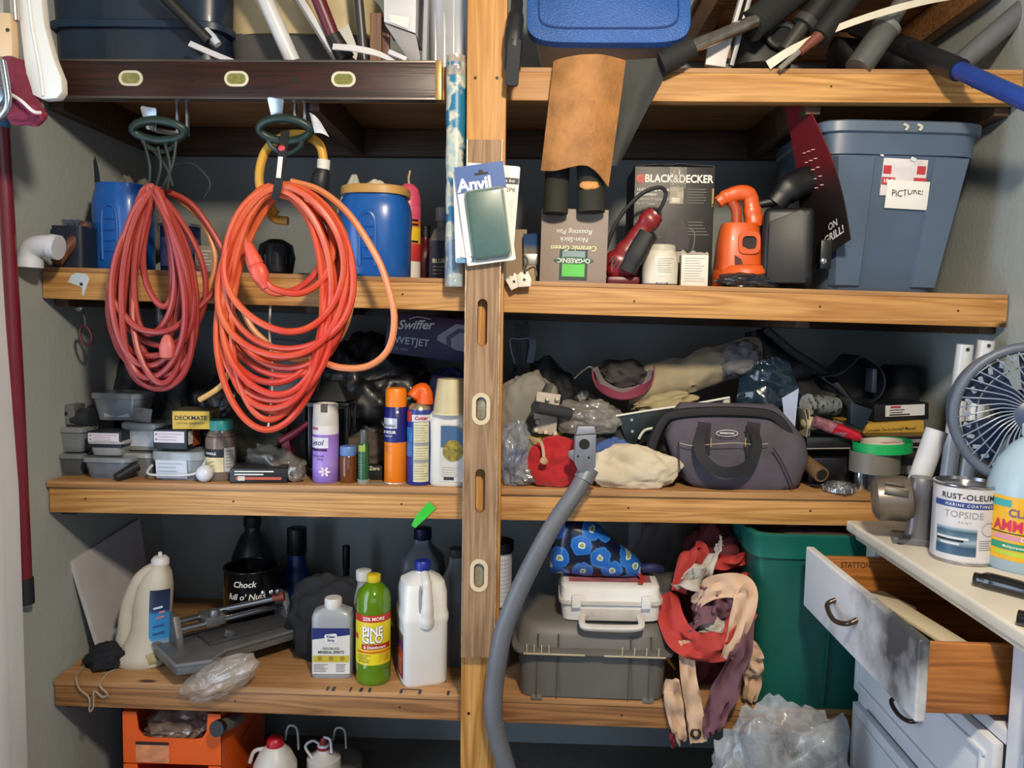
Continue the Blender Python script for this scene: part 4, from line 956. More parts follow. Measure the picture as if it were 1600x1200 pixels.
finish(MB().box((0.012, y-0.0012, hh*0.255), (0.05, 0.0006, 0.03)), 'printed_panel', M('#a9a29a', 0.5, var=0.25, vs=60), t)
finish(MB().box((wd/2-0.004, y-0.0004, hh-0.082), (0.005, 0.001, 0.05)), 'yellow_tab', M('#9c8544', 0.5), t)
finish(MB().sheet(lambda u, v: (-wd/2+wd*u, -0.093+0.05*v, hh+0.002+0.006*noise.noise(Vector((u*6, v*3, 2)))+0.006*math.sin(PI*u)), 20, 6, 0.0006), 'tape', film('#8b8780', 0.6), t)
finish(MB().box((0.008, y-0.0018, hh-0.03), (0.045, 0.0005, 0.058), 0.0002), 'front_tape', film('#c9c4b8', 0.16, bump=1.0), t)

# red sander with black grip
t = thing('power_sander', 'red electric sander with a black grip leaning in front of the carton', 'power tool', put(2, 985, 0.06))
REDP = M('#7e1c20', 0.35, var=0.15, coat=0.2); GR = M('#1b1c1e', 0.65)
wpart('motor_body', MB().lump(at(972, 414, 0.06), (0.046, 0.035, 0.043), 0.05, 1.5, 1, 4, True, 2.6), REDP, t)
wpart('handle', MB().tube([at(972, 408, 0.06), at(992, 375, 0.055), at(1012, 348, 0.05), at(1024, 335, 0.05)], [20*S(), 15*S(), 14*S(), 17*S(), 15*S()], 16, smooth=5, e=2.8), REDP, t)
wpart('black_grip', MB().tube([at(980, 424, 0.01), at(994, 398, 0.005), at(1012, 366, 0.008)], [13*S(), 15*S(), 14*S()], 16, smooth=5, e=3.4), GR, t)
wpart('foot', MB().box(put(2, 972, 0.055)+Vector((0.0, 0, 0.01)), (0.085, 0.07, 0.02), 0.008), M('#5d1417', 0.4), t)
v_ = MB()
for k in range(5): v_.box(at(955+5*k, 405+3*k, 0.018), (0.004, 0.004, 0.018), 0.001, rot=(0, 0.5, 0))
wpart('vents', v_, M('#2a0a0c', 0.5), t)['kind'] = 'stuff'
wpart('power_cord', MB().tube([at(*p) for p in ((945, 404, 0.05), (948, 385, 0.04), (968, 340, 0.03), (1000, 305, 0.03), (1028, 293, 0.03), (1040, 300, 0.035), (1036, 318, 0.04), (1026, 334, 0.05))], 3.2*S(), 8, smooth=6), GR, t)
p = put(2, 1030, 0.05); s = S(.05)
t = thing('white_jar', 'white plastic jar with a worn label before the black carton', 'jar', p)
finish(MB().lathe([(24*s, 0), (27*s, 0.004), (27.5*s, 0.05), (25*s, 0.08), (22*s, 0.09)], 28, e=2.4), 'body', M('#cfc8b8', 0.4, var=0.08), t)
finish(MB().lathe([(23*s, 0.088), (23*s, 0.103), (20*s, 0.106)], 28), 'lid', M('#c4bdae', 0.4), t)
finish(MB().lathe([(24.5*s, 0.0), (27.6*s, 0.004), (27.6*s, 0.007)], 28, capb=False), 'blue_rim', M('#3a4f80', 0.5, dirt='#cfc8b8', dirtamt=0.5, vs=40), t)
lb = finish(MB().patch(28*s, 0.022, 0.074, -25, 55, 12, 2), 'label', M('#d9d2c4', 0.5, var=0.15, vs=60), t); lines_round(lb, 28*s, -15, 45, 0.03, 0.07, 7, M('#8d8880', 0.5))
c, s = wbox(1066, 393, 1106, 443, 0.03, 0.04)
t = thing('white_carton', 'small white medicine-style carton before the black carton', 'box', (c.x, c.y, shz(2, c.x)), (0, 0, -0.04))
finish(MB().box((0, 0, s[2]/2), s, 0.0008), 'body', M('#d8d2c6', 0.5, var=0.05), t)
lines(t, -0.026, 0.028, 0.01, s[2]-0.006, 10, -0.0205, M('#9b958b', 0.5), 0.0012)
finish(MB().sheet(lambda u, v: (-s[0]/2+u*s[0], -0.02+0.03*v, s[2]+0.002+v*0.012*(0.6+noise.noise(Vector((u*5, v, 0))))), 10, 4, 0.0008), 'torn_flap', M('#cfc8ba', 0.6), t)

# orange leaf blower
ORG = M('#d0561c', 0.38, var=0.08, coat=0.15)
p = put(2, 1158, 0.1); s = S(.1)
t = thing('leaf_blower', 'orange electric leaf blower standing on its round housing', 'leaf blower', p)
finish(MB().lathe([(44*s, 0), (47*s, 0.006), (47*s, 0.045), (42*s, 0.058), (34*s, 0.062)], 32, loc=(0.005, 0, 0)), 'fan_housing', ORG, t)
finish(MB().loft([[(x-0.012, y, z) for x, y in sect(24, w_, d_, 3.5)] for w_, d_, z in ((0.062, 0.055, 0.0), (0.06, 0.055, 0.06), (0.056, 0.05, 0.12), (0.05, 0.045, 0.158), (0.045, 0.04, 0.172))]), 'motor_body', ORG, t)
finish(MB().tube([(-0.072, 0, 0.228), (-0.05, 0, 0.243), (-0.012, 0, 0.254), (0.012, 0, 0.245), (0.021, 0, 0.205), (0.03, 0, 0.165)], [0.016, 0.02, 0.021, 0.021, 0.02, 0.023, 0.026], 16, smooth=6, e=3.0), 'handle', ORG, t)
finish(MB().tube([(-0.04, 0, 0.236), (-0.022, 0, 0.21), (-0.02, 0, 0.165)], 0.014, 12, smooth=4), 'handle_rear', M('#a8431a', 0.45), t)
pr = finish(ringprism(MB(), rrect(0.056, 0.058, 0.016), rrect(0.038, 0.034, 0.012), -0.058, -0.04, (0.002, 0, 0.118)), 'switch_bezel', ORG, t)
finish(MB().prism(rrect(0.04, 0.036, 0.012), -0.051, -0.046, loc=(0.002, 0, 0.118)), 'socket', M('#1c0a06', 0.6), pr)
finish(MB().prism([(-0.02, 0), (0.012, 0), (-0.006, 0.045), (-0.022, 0.055)], -0.0575, -0.052, loc=(-0.012, 0, 0.03)), 'vent_slot', M('#4a1c0a', 0.6), t)
wone('shop_bag', MB().lump(put(2, 1168, 0.035)+Vector((0, 0, 0.018)), (0.078, 0.04, 0.022), 0.3, 2.2, 8, 4, True, 2, 0.04), M('#2b2c2f', 0.3, coat=0.5, var=0.4, vs=30), 'crumpled dark plastic bag on the shelf before the blower', 'bag')

# black folding machine and the cardboard sign
DK = M('#101216', 0.45, var=0.2)
t = thing('black_grill', 'black plastic tabletop grill standing between blower and grey tote', 'grill', put(2, 1240, 0.09))
c, s = wbox(1204, 322, 1276, 445, 0.0, 0.09)
wpart('housing', MB().box((c.x, c.y+0.01, c.z), s, 0.018, rot=(0, 0, -0.25), seg=3), DK, t)
wpart('front_panel', MB().prism([(-0.045, -0.095), (0.05, -0.095), (0.05, 0.08), (0.03, 0.09), (-0.045, 0.06)], -0.004, 0.004, 0.003, rot=(0, 0, -0.25), loc=(c.x-0.018, 0.0, c.z)), M('#17171a', 0.5), t)
wpart('top_hood', MB().tube([at(1210, 320, 0.1), at(1232, 296, 0.1), at(1262, 285, 0.12), at(1282, 300, 0.12)], [0.03, 0.038, 0.04, 0.034], 14, smooth=5, e=3), DK, t)
wpart('side_arm', MB().tube([at(1166, 325, 0.12), at(1182, 320, 0.1), at(1222, 312, 0.09)], [0.014, 0.012, 0.013], 12, smooth=4), DK, t)
wpart('leg_bracket', MB().box(at(1288, 398, 0.03), (0.03, 0.03, 0.075), 0.006), M('#0e0f12', 0.4), t)
kn = wpart('latch_knob', MB().lathe([(0.007, 0), (0.008, 0.004), (0.004, 0.007)], 14, rot=(PI/2, 0, 0), loc=at(1286, 408, 0.015)), M('#c9ccd2', 0.2, 0.9), t)
wpart('support_post', MB().box(at(1192, 400, 0.12), (0.02, 0.03, 0.16), 0.004), DK, t)
def signf(u, v):
    A, B, C, D = at(1228, 166, 0.16), at(1264, 166, 0.055), at(1330, 374, -0.045), at(1250, 430, 0.14)
    q = (A*(1-u)+B*u)*(1-v)+(D*(1-u)+C*u)*v
    return q + Vector((0.018, 0, 0))*math.sin(PI*v)
t = thing('cardboard_sign', 'bowed red and black printed cardboard panel leaning on the grey tote', 'cardboard', at(1280, 430, 0.1))
wpart('panel', MB().sheet(signf, 10, 20, 0.004), MG([(0, '#16100f'), (0.5, '#17100f'), (0.62, '#3a1214'), (0.7, '#5e161b'), (1, '#6e1a20')], 2, -0.02, 0.42, 0.45), t)
def place_sign(u0, v0, k=1.0):
    def f(u, v):
        a, b = u0+u/0.13*k, v0-v/0.4
        q = signf(a, b); return q + Vector((-0.0035, -0.004, 0.0)) - t.location
    return f
lettering('GRILL!', 0.03, M('#cfcac4', 0.5, var=0), t, place_sign(0.72, 0.9), offset=0.02, sx=0.6)
lettering('ON', 0.026, M('#bdb8b2', 0.5, var=0), t, place_sign(0.72, 0.83), offset=0.02, sx=0.6)
lines(t, 0, 0.001, 0, 0.001, 1, 9)if False else None
pr_ = MB()
for k in range(5):
    for j in range(3):
        q = signf(0.35+0.14*j, 0.3+0.06*k)-t.location+Vector((-0.004, -0.004, 0)); pr_.box(q+t.location, (0.014, 0.0006, 0.0025), rot=(0, 0, -0.7))
wpart('small_print', pr_, M('#c98a80', 0.5), t)['kind'] = 'stuff'

# grey tote
GT = M('#4a5a70', 0.42, var=0.1, vs=6, dirt='#7f8c9c', dirtamt=0.7)
a, b = at(1284, 192, -0.005), at(1556, 192, -0.005); W_ = b.x-a.x
xb = (at(1300, 452, 0).x+at(1486, 452, 0).x)/2; xt = (a.x+b.x)/2
D_ = 0.44; p = put(2, 1400, 0.2); hh = (at(1400, 185, 0).z-shz(2, xb))
t = thing('storage_tote', 'large grey-blue tote with a handwritten note at the right end', 'storage tote', (xb, 0.235, shz(2, xb)), (0, -math.atan(SHZ[2][1]), 0))
dx = xt-xb
def ring(w, d, z, f, e=7): return [(x+dx*f, y, z) for x, y in sect(48, w/2, d/2, e)]
wb = at(1486, 452, 0).x-at(1300, 452, 0).x
finish(MB().loft([ring(wb*0.97, D_*0.8, 0, 0), ring(wb, D_*0.83, 0.012, 0.03), ring(W_*0.915, D_*0.94, hh*0.80, 0.8), ring(W_*0.945, D_*0.97, hh*0.805, 0.8), ring(W_*0.955, D_*0.98, hh*0.955, 0.96)]), 'tub', GT, t)
finish(MB().loft([ring(W_*0.965, D_*0.985, hh*0.925, 0.96), ring(W_, D_+0.005, hh*0.935, 1), ring(W_, D_+0.005, hh*0.99, 1), ring(W_*0.985, D_*0.985, hh, 1)]), 'lid_rim', M('#566577', 0.4, var=0.08), t)
rb = MB()
yf = lambda z: -D_/2*(0.83+0.11*z/(hh*0.8))
def rib(x0b, x1b, x0t, x1t):
    z0, z1 = 0.015, hh*0.79
    ring4 = lambda x0, x1, y, z: [(x0, y+0.012, z), (x0+0.012, y-0.011, z), (x1-0.012, y-0.011, z), (x1, y+0.012, z)]
    return MB().loft([ring4(x0b, x1b, yf(z0)*0.985, z0), ring4(x0t, x1t, yf(z1)*0.985, z1)])
finish(rib(-wb*0.46, -wb*0.18, -W_*0.4+dx*.8, -W_*0.13+dx*.8), 'rib_panel', GT, t); finish(rib(wb*0.2, wb*0.47, W_*0.17+dx*.8, W_*0.42+dx*.8), 'rib_panel', GT, t)
for ddx, ww in ((0.0, 0.012), (0.035, 0.014)): finish(MB().tube([(dx+ddx-0.01, -D_/2-0.004, hh*0.975), (dx+ddx, -D_/2-0.007, hh*0.96), (dx+ddx-0.004, -D_/2-0.004, hh*0.94)], 0.004, 8, smooth=3), 'clasp', M('#b9b9ae', 0.4), t)
yl = lambda z: yf(z)-0.002
loc3 = lambda px, py: at(px, py, 0.02)-t.location
A, B = loc3(1379, 253), loc3(1446, 300)
zc = (A.z+B.z)/2
lb = finish(MB().box(((A.x+B.x)/2, yl(zc)-0.001, zc), (B.x-A.x, 0.0008, A.z-B.z+0.02), 0.0003, rot=(0.06, 0.03, 0)), 'sticker', M('#cfc9cc', 0.4, var=0.1, vs=40), t)
for q, (x0, x1, z0, z1) in enumerate(((0.02, 0.2, 0.62, 0.9), (0.78, 0.97, 0.62, 0.9), (0.0, 0.3, 0.25, 0.5), (0.72, 1.0, 0.25, 0.5))):
    w_, h_ = B.x-A.x, A.z-B.z
    finish(MB().box((A.x+w_*(x0+x1)/2, yl(zc)-0.0028-0.003*((z0+z1)/2-0.5), B.z+h_*(z0+z1)/2), (w_*(x1-x0), 0.0006, h_*(z1-z0)), rot=(0.06, 0.03, 0)), 'red_print', M('#b3303a', 0.5), lb)
lettering('18 G', 0.014, WHITEPRINT, lb, lambda u, v: (A.x+0.017+u, yl(zc)-0.0034, B.z+(A.z-B.z)*0.37+v), offset=0.02)
A, B = loc3(1386, 281), loc3(1450, 326); zc = (A.z+B.z)/2; yn = yl(zc)-0.0045
nt_ = finish(MB().box(((A.x+B.x)/2, yn, zc), (B.x-A.x, 0.0008, A.z-B.z), 0.0003, rot=(0.06, 0.03, 0)), 'note', M('#dcdad6', 0.6, var=0.03), t)
lettering('PiCTURE!', 0.023, PRINT, nt_, lambda u, v: ((A.x+B.x)/2+u, yn-0.0012-0.05*(0), zc+0.006+v+0.004*math.sin(u*70)), name='handwriting', offset=0.01, sx=0.85)
for x, z, w_, h_ in ((-0.05, 0.8, 0.008, 0.006), (0.03, 0.78, 0.014, 0.01), (0.05, 0.83, 0.01, 0.004)): finish(MB().box((x+dx*.8, -D_/2*0.955-0.0015, hh*z), (w_, 0.001, h_), 0.0004, rot=(0.05, 0.4, 0)), 'paint_fleck', M('#c9d0d8', 0.5), t)

# ================================================================== on the third shelf, left bay
def clear(c='#9aa0a4', a=0.5): return M(c, 0.2, alpha=a, coat=0.4, var=0.15, vs=20)
def tub(px, Y, pyb, wpx, hpx, label, d=0.07, lidc='#a8acae', body='#8a9094', fill=None, taper=0.82, zoff=0.0, rz=0.0, lab=None, a=0.55, group='small lidded tubs of hardware'):
    """little lidded plastic tub; fill = colour of what is inside"""
    p = put(3, px, Y); s = S(Y); w_, h_ = wpx*s, hpx*s
    t = thing('plastic_tub', label, 'tub', (p.x, Y+d/2, p.z+zoff*s), (0, 0, rz), group)
    finish(binbody(w_, d, h_*0.82, taper, 6, 0.0015, 28), 'body', clear(body, a), t)
    if lidc: finish(slab(w_+0.008, d+0.008, h_*0.8, h_, 6, 28), 'lid', clear(lidc, 0.75), t)
    if fill: finish(MB().lump((0, 0, h_*0.35), (w_*taper*0.46, d*taper*0.45, h_*0.36), 0.15, 5, len(label) % 9, 3, True, 5), 'contents', M(fill, 0.7, var=0.5, vs=60), t)
    if lab: finish(MB().box((0, -d/2*taper-0.0035, h_*0.42), (w_*lab[0], 0.001, h_*lab[1]), rot=(0.1, 0, 0)), 'paper_label', M('#aeb3ba', 0.5, var=0.2, vs=40), t)
    return t
tub(100, 0.06, 748, 60, 36, 'smoky tub at the far left front of the third shelf', 0.09, '#7d8286', '#5c6266', '#2d2f31', zoff=0)
tub(166, 0.03, 750, 78, 34, 'wide clear tub of dark blue parts beside the smoky tub', 0.09, '#8f969b', '#7c8893', '#2b3f58')
tub(103, 0.07, 708, 60, 40, 'tall clear tub stacked on the far left smoky tub', 0.08, '#8c9195', '#8b9296', '#55595c', zoff=38)
tub(165, 0.045, 715, 56, 24, 'flat white-lidded tub stacked on the dark blue parts', 0.07, '#b5b8ba', '#a4a8aa', '#8d8a86', zoff=36, a=0.7)
tub(215, 0.07, 745, 52, 38, 'clear tub half hidden behind the small flashlight', 0.08, '#9ea09c', '#8b8d8a', '#54524e')
tub(222, 0.09, 705, 66, 44, 'domed frosted tub stacked behind the printed black cartons', 0.09, '#8d908f', '#a3a5a0', '#77756e', zoff=40, lab=(0.7, 0.55), taper=0.86)
tub(182, 0.12, 665, 80, 44, 'topmost frosted tub with a paper label at the left stack', 0.1, '#8d9194', '#8f959a', '#6a6d70', zoff=84, lab=(0.5, 0.6), a=0.75)
p = put(3, 94, 0.08); s = S(.08)
t = thing('junction_box', 'grey metal box with one round hole on top of the far left tubs', 'metal box', (p.x, 0.12, p.z+80*s), (0, 0, 0.05))
finish(MB().box((0, 0, 16*s), (42*s, 0.06, 32*s), 0.002), 'box', M('#6c6f70', 0.5, 0.4, 0.25, 20), t)
finish(MB().lathe([(0.006, 0), (0.006, 0.001)], 14, rot=(PI/2, 0, 0), loc=(0.012, -0.0302, 18*s)), 'hole', M('#0f1012', 0.6), t)
wone('dark_spool', MB().tube([at(118, 655, 0.12), at(146, 653, 0.12)], 17*S(.12), 18), M('#22262c', 0.5), 'dark spool lying beside the grey metal box', 'spool')
wone('metal_plate', MB().box(at(222, 648, 0.1), (0.055, 0.004, 0.04), 0.001, rot=(0, 0.15, 0)), M('#6b6462', 0.5, 0.2, 0.4, 40), 'small grey printed plate leaning behind the frosted tubs', 'plate')
def blackcarton(x0, x1, y0, y1, Y, label, side='#1a1c28', zb=None, barcode=False):
    c, s = wbox(x0, y0, x1, y1, Y, 0.09)
    t = thing('screw_carton', label, 'box', (c.x, c.y, c.z-s[2]/2), (0, 0, 0.0), 'small hardware cartons')
    finish(MB().box((0, 0, s[2]/2), s, 0.001), 'body', M(side, 0.45), t)
    lb = finish(MB().box((-0.002, -0.0455, s[2]*0.62), (s[0]*0.9, 0.0008, s[2]*0.58)), 'paper_label', M('#cfcad4', 0.5, var=0.05), t)
    lines(lb, -s[0]*0.34, s[0]*0.4, s[2]*0.4, s[2]*0.86, 3, -0.0462, M('#a89aa8', 0.5), 0.002)
    for k in (0.5, 0.76): finish(MB().lathe([(0.0028, 0), (0.0028, 0.0005)], 10, rot=(PI/2, 0, 0), loc=(-s[0]*0.4, -0.0461, s[2]*k)), 'printed_dot', M('#6f6a74', 0.5), lb)
    if barcode:
        sd = finish(MB().box((s[0]/2+0.0005, -0.02, s[2]*0.55), (0.0008, 0.03, s[2]*0.7)), 'side_label', M('#c9c7c2', 0.5, var=0.5, vs=150), t)
        finish(MB().box((s[0]/2+0.0005, 0.018, s[2]*0.5), (0.0008, 0.05, s[2]*0.9)), 'orange_side', M('#a34a2a', 0.5), t)
    return t
blackcarton(136, 190, 674, 700, 0.045, 'navy hardware carton with a white label, left of two alike')
blackcarton(239, 292, 671, 702, 0.025, 'navy hardware carton with a white label under the yellow carton', barcode=True)
# yellow screw carton
c, s = wbox(261, 642, 317, 671, 0.03, 0.1)
t = thing('screw_carton', 'yellow deck screw carton on top of the navy carton', 'box', (c.x+0.01, c.y, c.z-s[2]/2), (0, 0, 0.12), 'small hardware cartons')
finish(MB().box((0, 0, s[2]/2), s, 0.001), 'body', M('#c9a83c', 0.5, var=0.06), t)
lettering('DECKMATE', 0.0165, PRINT, t, on_front(0, -0.0502, s[2]*0.62), offset=0.02); lettering('LIFETIME WARRANTY', 0.0078, M('#5a4a1c', 0.5, var=0), t, on_front(0, -0.0502, s[2]*0.32))
sd = finish(MB().box((s[0]/2+0.0005, 0, s[2]/2), (0.0008, 0.096, s[2]*0.96)), 'side_panel', M('#8f8560', 0.5), t)
for k in range(4): finish(MB().box((s[0]/2+0.001, -0.015, s[2]*(0.25+0.17*k)), (0.0006, 0.035, 0.004)), 'printed_bar', M('#2c3036', 0.5), sd)
finish(MB().box((0, 0, s[2]+0.001), (s[0]*0.99, 0.097, 0.002)), 'dark_top', M('#4b4534', 0.7), t)  # top face a darker brown than the yellow body
# clear tub with bail handle
p = put(3, 277, 0.03); s = S(.03)
t = thing('plastic_tub', 'clear square tub with a white bail handle and paper label at the front', 'tub', (p.x, 0.075, p.z), (0, 0, 0), 'small lidded tubs of hardware')
finish(binbody(84*s, 0.1, 36*s, 0.86, 5, 0.0015, 28), 'body', clear('#a0a8ae', 0.5), t)
finish(slab(86*s, 0.105, 33*s, 46*s, 5, 28), 'lid', clear('#aab2b8', 0.7), t)
finish(MB().lump((0, 0.005, 12*s), (34*s, 0.038, 14*s), 0.2, 5, 3, 3, True, 5), 'contents', M('#5c6266', 0.6, var=0.5, vs=60), t)
lb = finish(MB().box((-8*s, -0.049, 18*s), (50*s, 0.001, 30*s), rot=(0.08, 0, 0)), 'paper_label', M('#bfc8d4', 0.5, var=0.06), t); lines(lb, -30*s, 12*s, 6*s, 30*s, 4, -0.0505, M('#8f97a4', 0.5), 0.0022)
finish(MB().tube([(-44*s, -0.03, 22*s), (-46*s, -0.052, 12*s), (-30*s, -0.056, 9*s), (20*s, -0.055, 10*s), (38*s, -0.05, 18*s), (45*s, -0.02, 40*s)], 0.0035, 8, smooth=5), 'bail_handle', M('#c3cad2', 0.3, alpha=0.9), t)
# spice jar with teal lid
p = put(3, 346, 0.06); s = S(.06)
t = thing('spice_jar', 'plastic jar with a teal lid and brown contents', 'jar', p)
R = 24*s
finish(MB().lathe([(R*0.9, 0), (R, 0.005), (R, 64*s), (R*0.85, 74*s), (R*0.72, 78*s), (R*0.72, 82*s)], 26), 'body', M('#8b7d72', 0.15, alpha=0.6, coat=0.5), t)
finish(MB().lathe([(R*0.9, 0.003), (R*0.93, 0.006), (R*0.93, 70*s), (R*0.5, 73*s)], 22), 'contents', M('#5a2a1e', 0.7, var=0.5, vs=90), t)
lb = finish(MB().patch(R*1.015, 15*s, 49*s, -75, 30, 18, 1), 'label', M('#c9b890', 0.5, var=0.2, vs=30), t)
finish(MB().patch(R*1.02, 38*s, 51*s, -75, 30, 18, 1), 'label_header', M('#14161c', 0.5), lb); lettering('WHOLE', 0.009, WHITEPRINT, lb, on_round(R*1.022, 44*s, -18), offset=0.02)
sd = finish(MB().patch(R*1.015, 15*s, 53*s, 32, 78, 10, 1), 'side_label', M('#b9b6b0', 0.5), t); lines_round(sd, R*1.02, 36, 66, 20*s, 50*s, 6, PRINT, 0.001)
for k in range(3): finish(MB().tube([((R*1.02)*math.sin(math.radians(q)), -(R*1.02)*math.cos(math.radians(q)), (20+5*k)*s+0.004*math.sin(q*0.1+k)) for q in (-50, -35, -20, -5)], 0.0008, 5, smooth=3), 'printed_pod', M('#6a5430', 0.5), lb)
finish(MB().lathe([(R*0.76, 80*s), (R*0.78, 82*s), (R*0.78, 93*s), (R*0.74, 95*s)], 26), 'lid', M('#3aa193', 0.4), t)
p = put(3, 320, 0.012)
one('foam_ball', MB().lathe([(0.0001, 0), (0.008, 0.0018), (0.015, 0.0065), (0.0205, 0.013), (0.0232, 0.0235), (0.0205, 0.034), (0.015, 0.0405), (0.008, 0.0452), (0.0001, 0.047)], 26), M('#cfd1d8', 0.35, var=0.03), 'white golf-ball-sized ball at the front shelf edge', 'ball', p)
pole('pocket_flashlight', 'small black flashlight with a pale lens lying at the front', 'flashlight', (181, 747, 0.0), (214, 728, 0.05), [7, 7, 6, 9, 9, 9], M('#1b2026', 0.4))
c, s = wbox(359, 728, 446, 753, 0.008, 0.05)
t = thing('hardware_carton', 'flat black carton with orange print at the front edge', 'box', (c.x, c.y, put(3, 404, 0.02).z), (0, 0, 0.1))
finish(MB().box((0, 0, s[2]/2), s, 0.001), 'body', M('#1a1818', 0.4), t)
finish(MB().box((0.0, -0.0255, s[2]*0.33), (s[0]*0.8, 0.0008, s[2]*0.18)), 'orange_stripe', M('#b5543a', 0.5), t); lines(t, -s[0]*0.42, s[0]*0.3, s[2]*0.5, s[2]*0.9, 2, -0.0256, WHITEPRINT, 0.003)
finish(MB().box((-s[0]*0.3, -0.0258, s[2]*0.33), (s[0]*0.12, 0.0008, s[2]*0.3)), 'printed_emblem', M('#c9c4bc', 0.5), t)
finish(MB().box((0, 0.005, s[2]+0.004), (s[0]*0.95, 0.04, 0.001), rot=(0.15, 0, 0)), 'open_flap', M('#35302c', 0.4), t)
wone('plastic_bag', MB().lump(put(3, 432, 0.09)+Vector((0, 0, 0.035)), (0.085, 0.05, 0.045), 0.3, 2.0, 11, 4, True, 2, 0.05, (0, 0.35, 0)), film('#8f897d', 0.45), 'clear crinkled plastic bag behind the flat black carton', 'bag', ang=60)
wone('wrapped_packet', MB().lump(put(3, 462, 0.035)+Vector((0, 0, 0.022)), (0.024, 0.022, 0.026), 0.25, 2.5, 6, 3, True), M('#6f675c', 0.1, coat=1, var=0.6, vs=50), 'bundle of clear wrapped screws beside the plastic bag', 'packet')
# hanging carabiner under the second shelf at the left
t = thing('carabiner', 'reddish carabiner hanging by a short cord under the second shelf', 'carabiner', at(132, 540, 0.08))
wpart('cord', MB().tube([at(126, 478, 0.08), at(132, 495, 0.08), at(133, 510, 0.08)], 0.0035, 7, smooth=3), M('#3b3f45', 0.6), t)
wpart('ring', MB().tube([at(134+9*math.cos(k*PI/10)+3*math.sin(k*PI/10), 524+15*math.sin(k*PI/10), 0.08) for k in range(20)], 0.0042, 8, closed=True), M('#6b4048', 0.35, 0.6), t)
wpart('clip', MB().lump(at(124, 482, 0.075), (0.012, 0.006, 0.008), 0.3, 2, 1, 2, False), M('#b0b4b8', 0.25, 0.8), t)
# dark things stacked at the back of the third shelf
BLK2 = M('#15171c', 0.42, var=0.3, coat=0.15)
def heap(px, Y, pyt, pyb, wpx, d, label, mat, seed, name='bag', cat='bag', amp=0.22, ridge=0.05, fs=1.8, e=2.3, i=3, ang=60, zoff=0.0):
    p = put(i, px, Y); s = S(Y); h = (pyb-pyt)*s
    return wone(name, MB().lump(p+Vector((0, 0, h*0.44+zoff)), (wpx*s/2, d/2, h*0.54), amp, fs, seed, 5, True, e, ridge), mat, label, cat, ang=ang)
heap(240, 0.42, 540, 700, 120, 0.2, 'dark blue-grey duffel slumped at the back behind the tubs', M('#272c34', 0.7, var=0.2), 3, 'duffel_bag')
heap(352, 0.4, 580, 700, 100, 0.2, 'black plastic trash bag at the back between the cords', BLK2, 4, 'trash_bag', ridge=0.09)
heap(565, 0.46, 545, 720, 190, 0.22, 'big black plastic trash bag behind the orange spray can', BLK2, 12, 'trash_bag', ridge=0.12, fs=2.4)
heap(705, 0.4, 560, 700, 90, 0.16, 'navy cloth bundle behind the white jug', M('#131d48', 0.8, var=0.2), 14, 'cloth_bundle', 'cloth')
heap(400, 0.2, 640, 748, 110, 0.1, 'olive drab cloth bundle behind the clear plastic bag', M('#2b2c24', 0.9, var=0.3), 15, 'cloth_bundle', 'cloth')
heap(580, 0.2, 690, 750, 90, 0.08, 'grey-brown cloth scraps behind the small green tube', M('#564a42', 0.85, var=0.4), 16, 'cloth_scraps', 'cloth', ridge=0.1)
c, s = wbox(416, 556, 478, 748, 0.3, 0.02)
one('grey_panel', MB().prism([(-s[0]/2, 0), (s[0]/2, 0), (s[0]*0.45, s[2]), (-s[0]*0.42, s[2]*1.02)], -0.008, 0.008, 0.003), M('#5b6270', 0.45, var=0.12), 'tall grey plastic panel standing behind the orange coil', 'panel', (c.x, c.y, put(3, 447, 0.3).z))
wone('white_string', MB().tube([at(424, 455, 0.02), at(421, 520, 0.02), at(426, 580, 0.02), at(423, 640, 0.02), at(418, 672, 0.02)], 0.003, 7, smooth=5), M('#c9c4ba', 0.7), 'white string dangling in front of the grey panel', 'string')
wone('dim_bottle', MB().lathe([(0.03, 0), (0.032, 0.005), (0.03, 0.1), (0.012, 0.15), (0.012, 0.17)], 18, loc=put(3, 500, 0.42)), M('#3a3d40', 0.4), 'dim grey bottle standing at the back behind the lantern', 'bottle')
t = thing('caulk_gun', 'small red trigger tool lying behind the clear plastic bag', 'hand tool', at(452, 712, 0.12))
wpart('barrel', MB().tube([at(440, 690, 0.12), at(462, 676, 0.12), at(482, 660, 0.12)], [8*S(), 7*S(), 4*S()], 10), M('#7d1a2a', 0.4), t)
wpart('grip', MB().prism([(p.x, p.z) for p in (at(440, 688, 0.12), at(452, 680, 0.12), at(458, 710, 0.12), at(444, 712, 0.12))], 0.11, 0.13, 0.003), M('#8a1e30', 0.4), t)
# black lantern
p = put(3, 520, 0.17); s = S(.17)
t = thing('camping_lantern', 'black square lantern behind the purple spray can', 'lantern', p)
LB = M('#0d0f12', 0.35)
finish(MB().box((0, 0, 0.012), (66*s, 66*s, 0.024), 0.004), 'base', LB, t)
for sx in (-1, 1):
    for sy in (-1, 1): finish(MB().box((sx*28*s, sy*28*s, 62*s), (6*s, 6*s, 96*s), 0.001), 'corner_post', LB, t)
finish(MB().box((0, 0, 60*s), (48*s, 48*s, 88*s)), 'pane', M('#0a0c10', 0.08, coat=0.8), t)
finish(MB().box((0, 0, 112*s), (66*s, 66*s, 0.012), 0.003), 'eave', LB, t)
finish(MB().box((0, 0, 132*s), (58*s, 58*s, 30*s), 0.003, taper=0.35), 'roof', M('#191c1c', 0.5), t)
finish(MB().tube([(-24*s, 0, 128*s), (-14*s, 0, 160*s), (14*s, 0, 160*s), (24*s, 0, 128*s)], 0.0025, 7, smooth=5), 'carry_loop', LB, t)
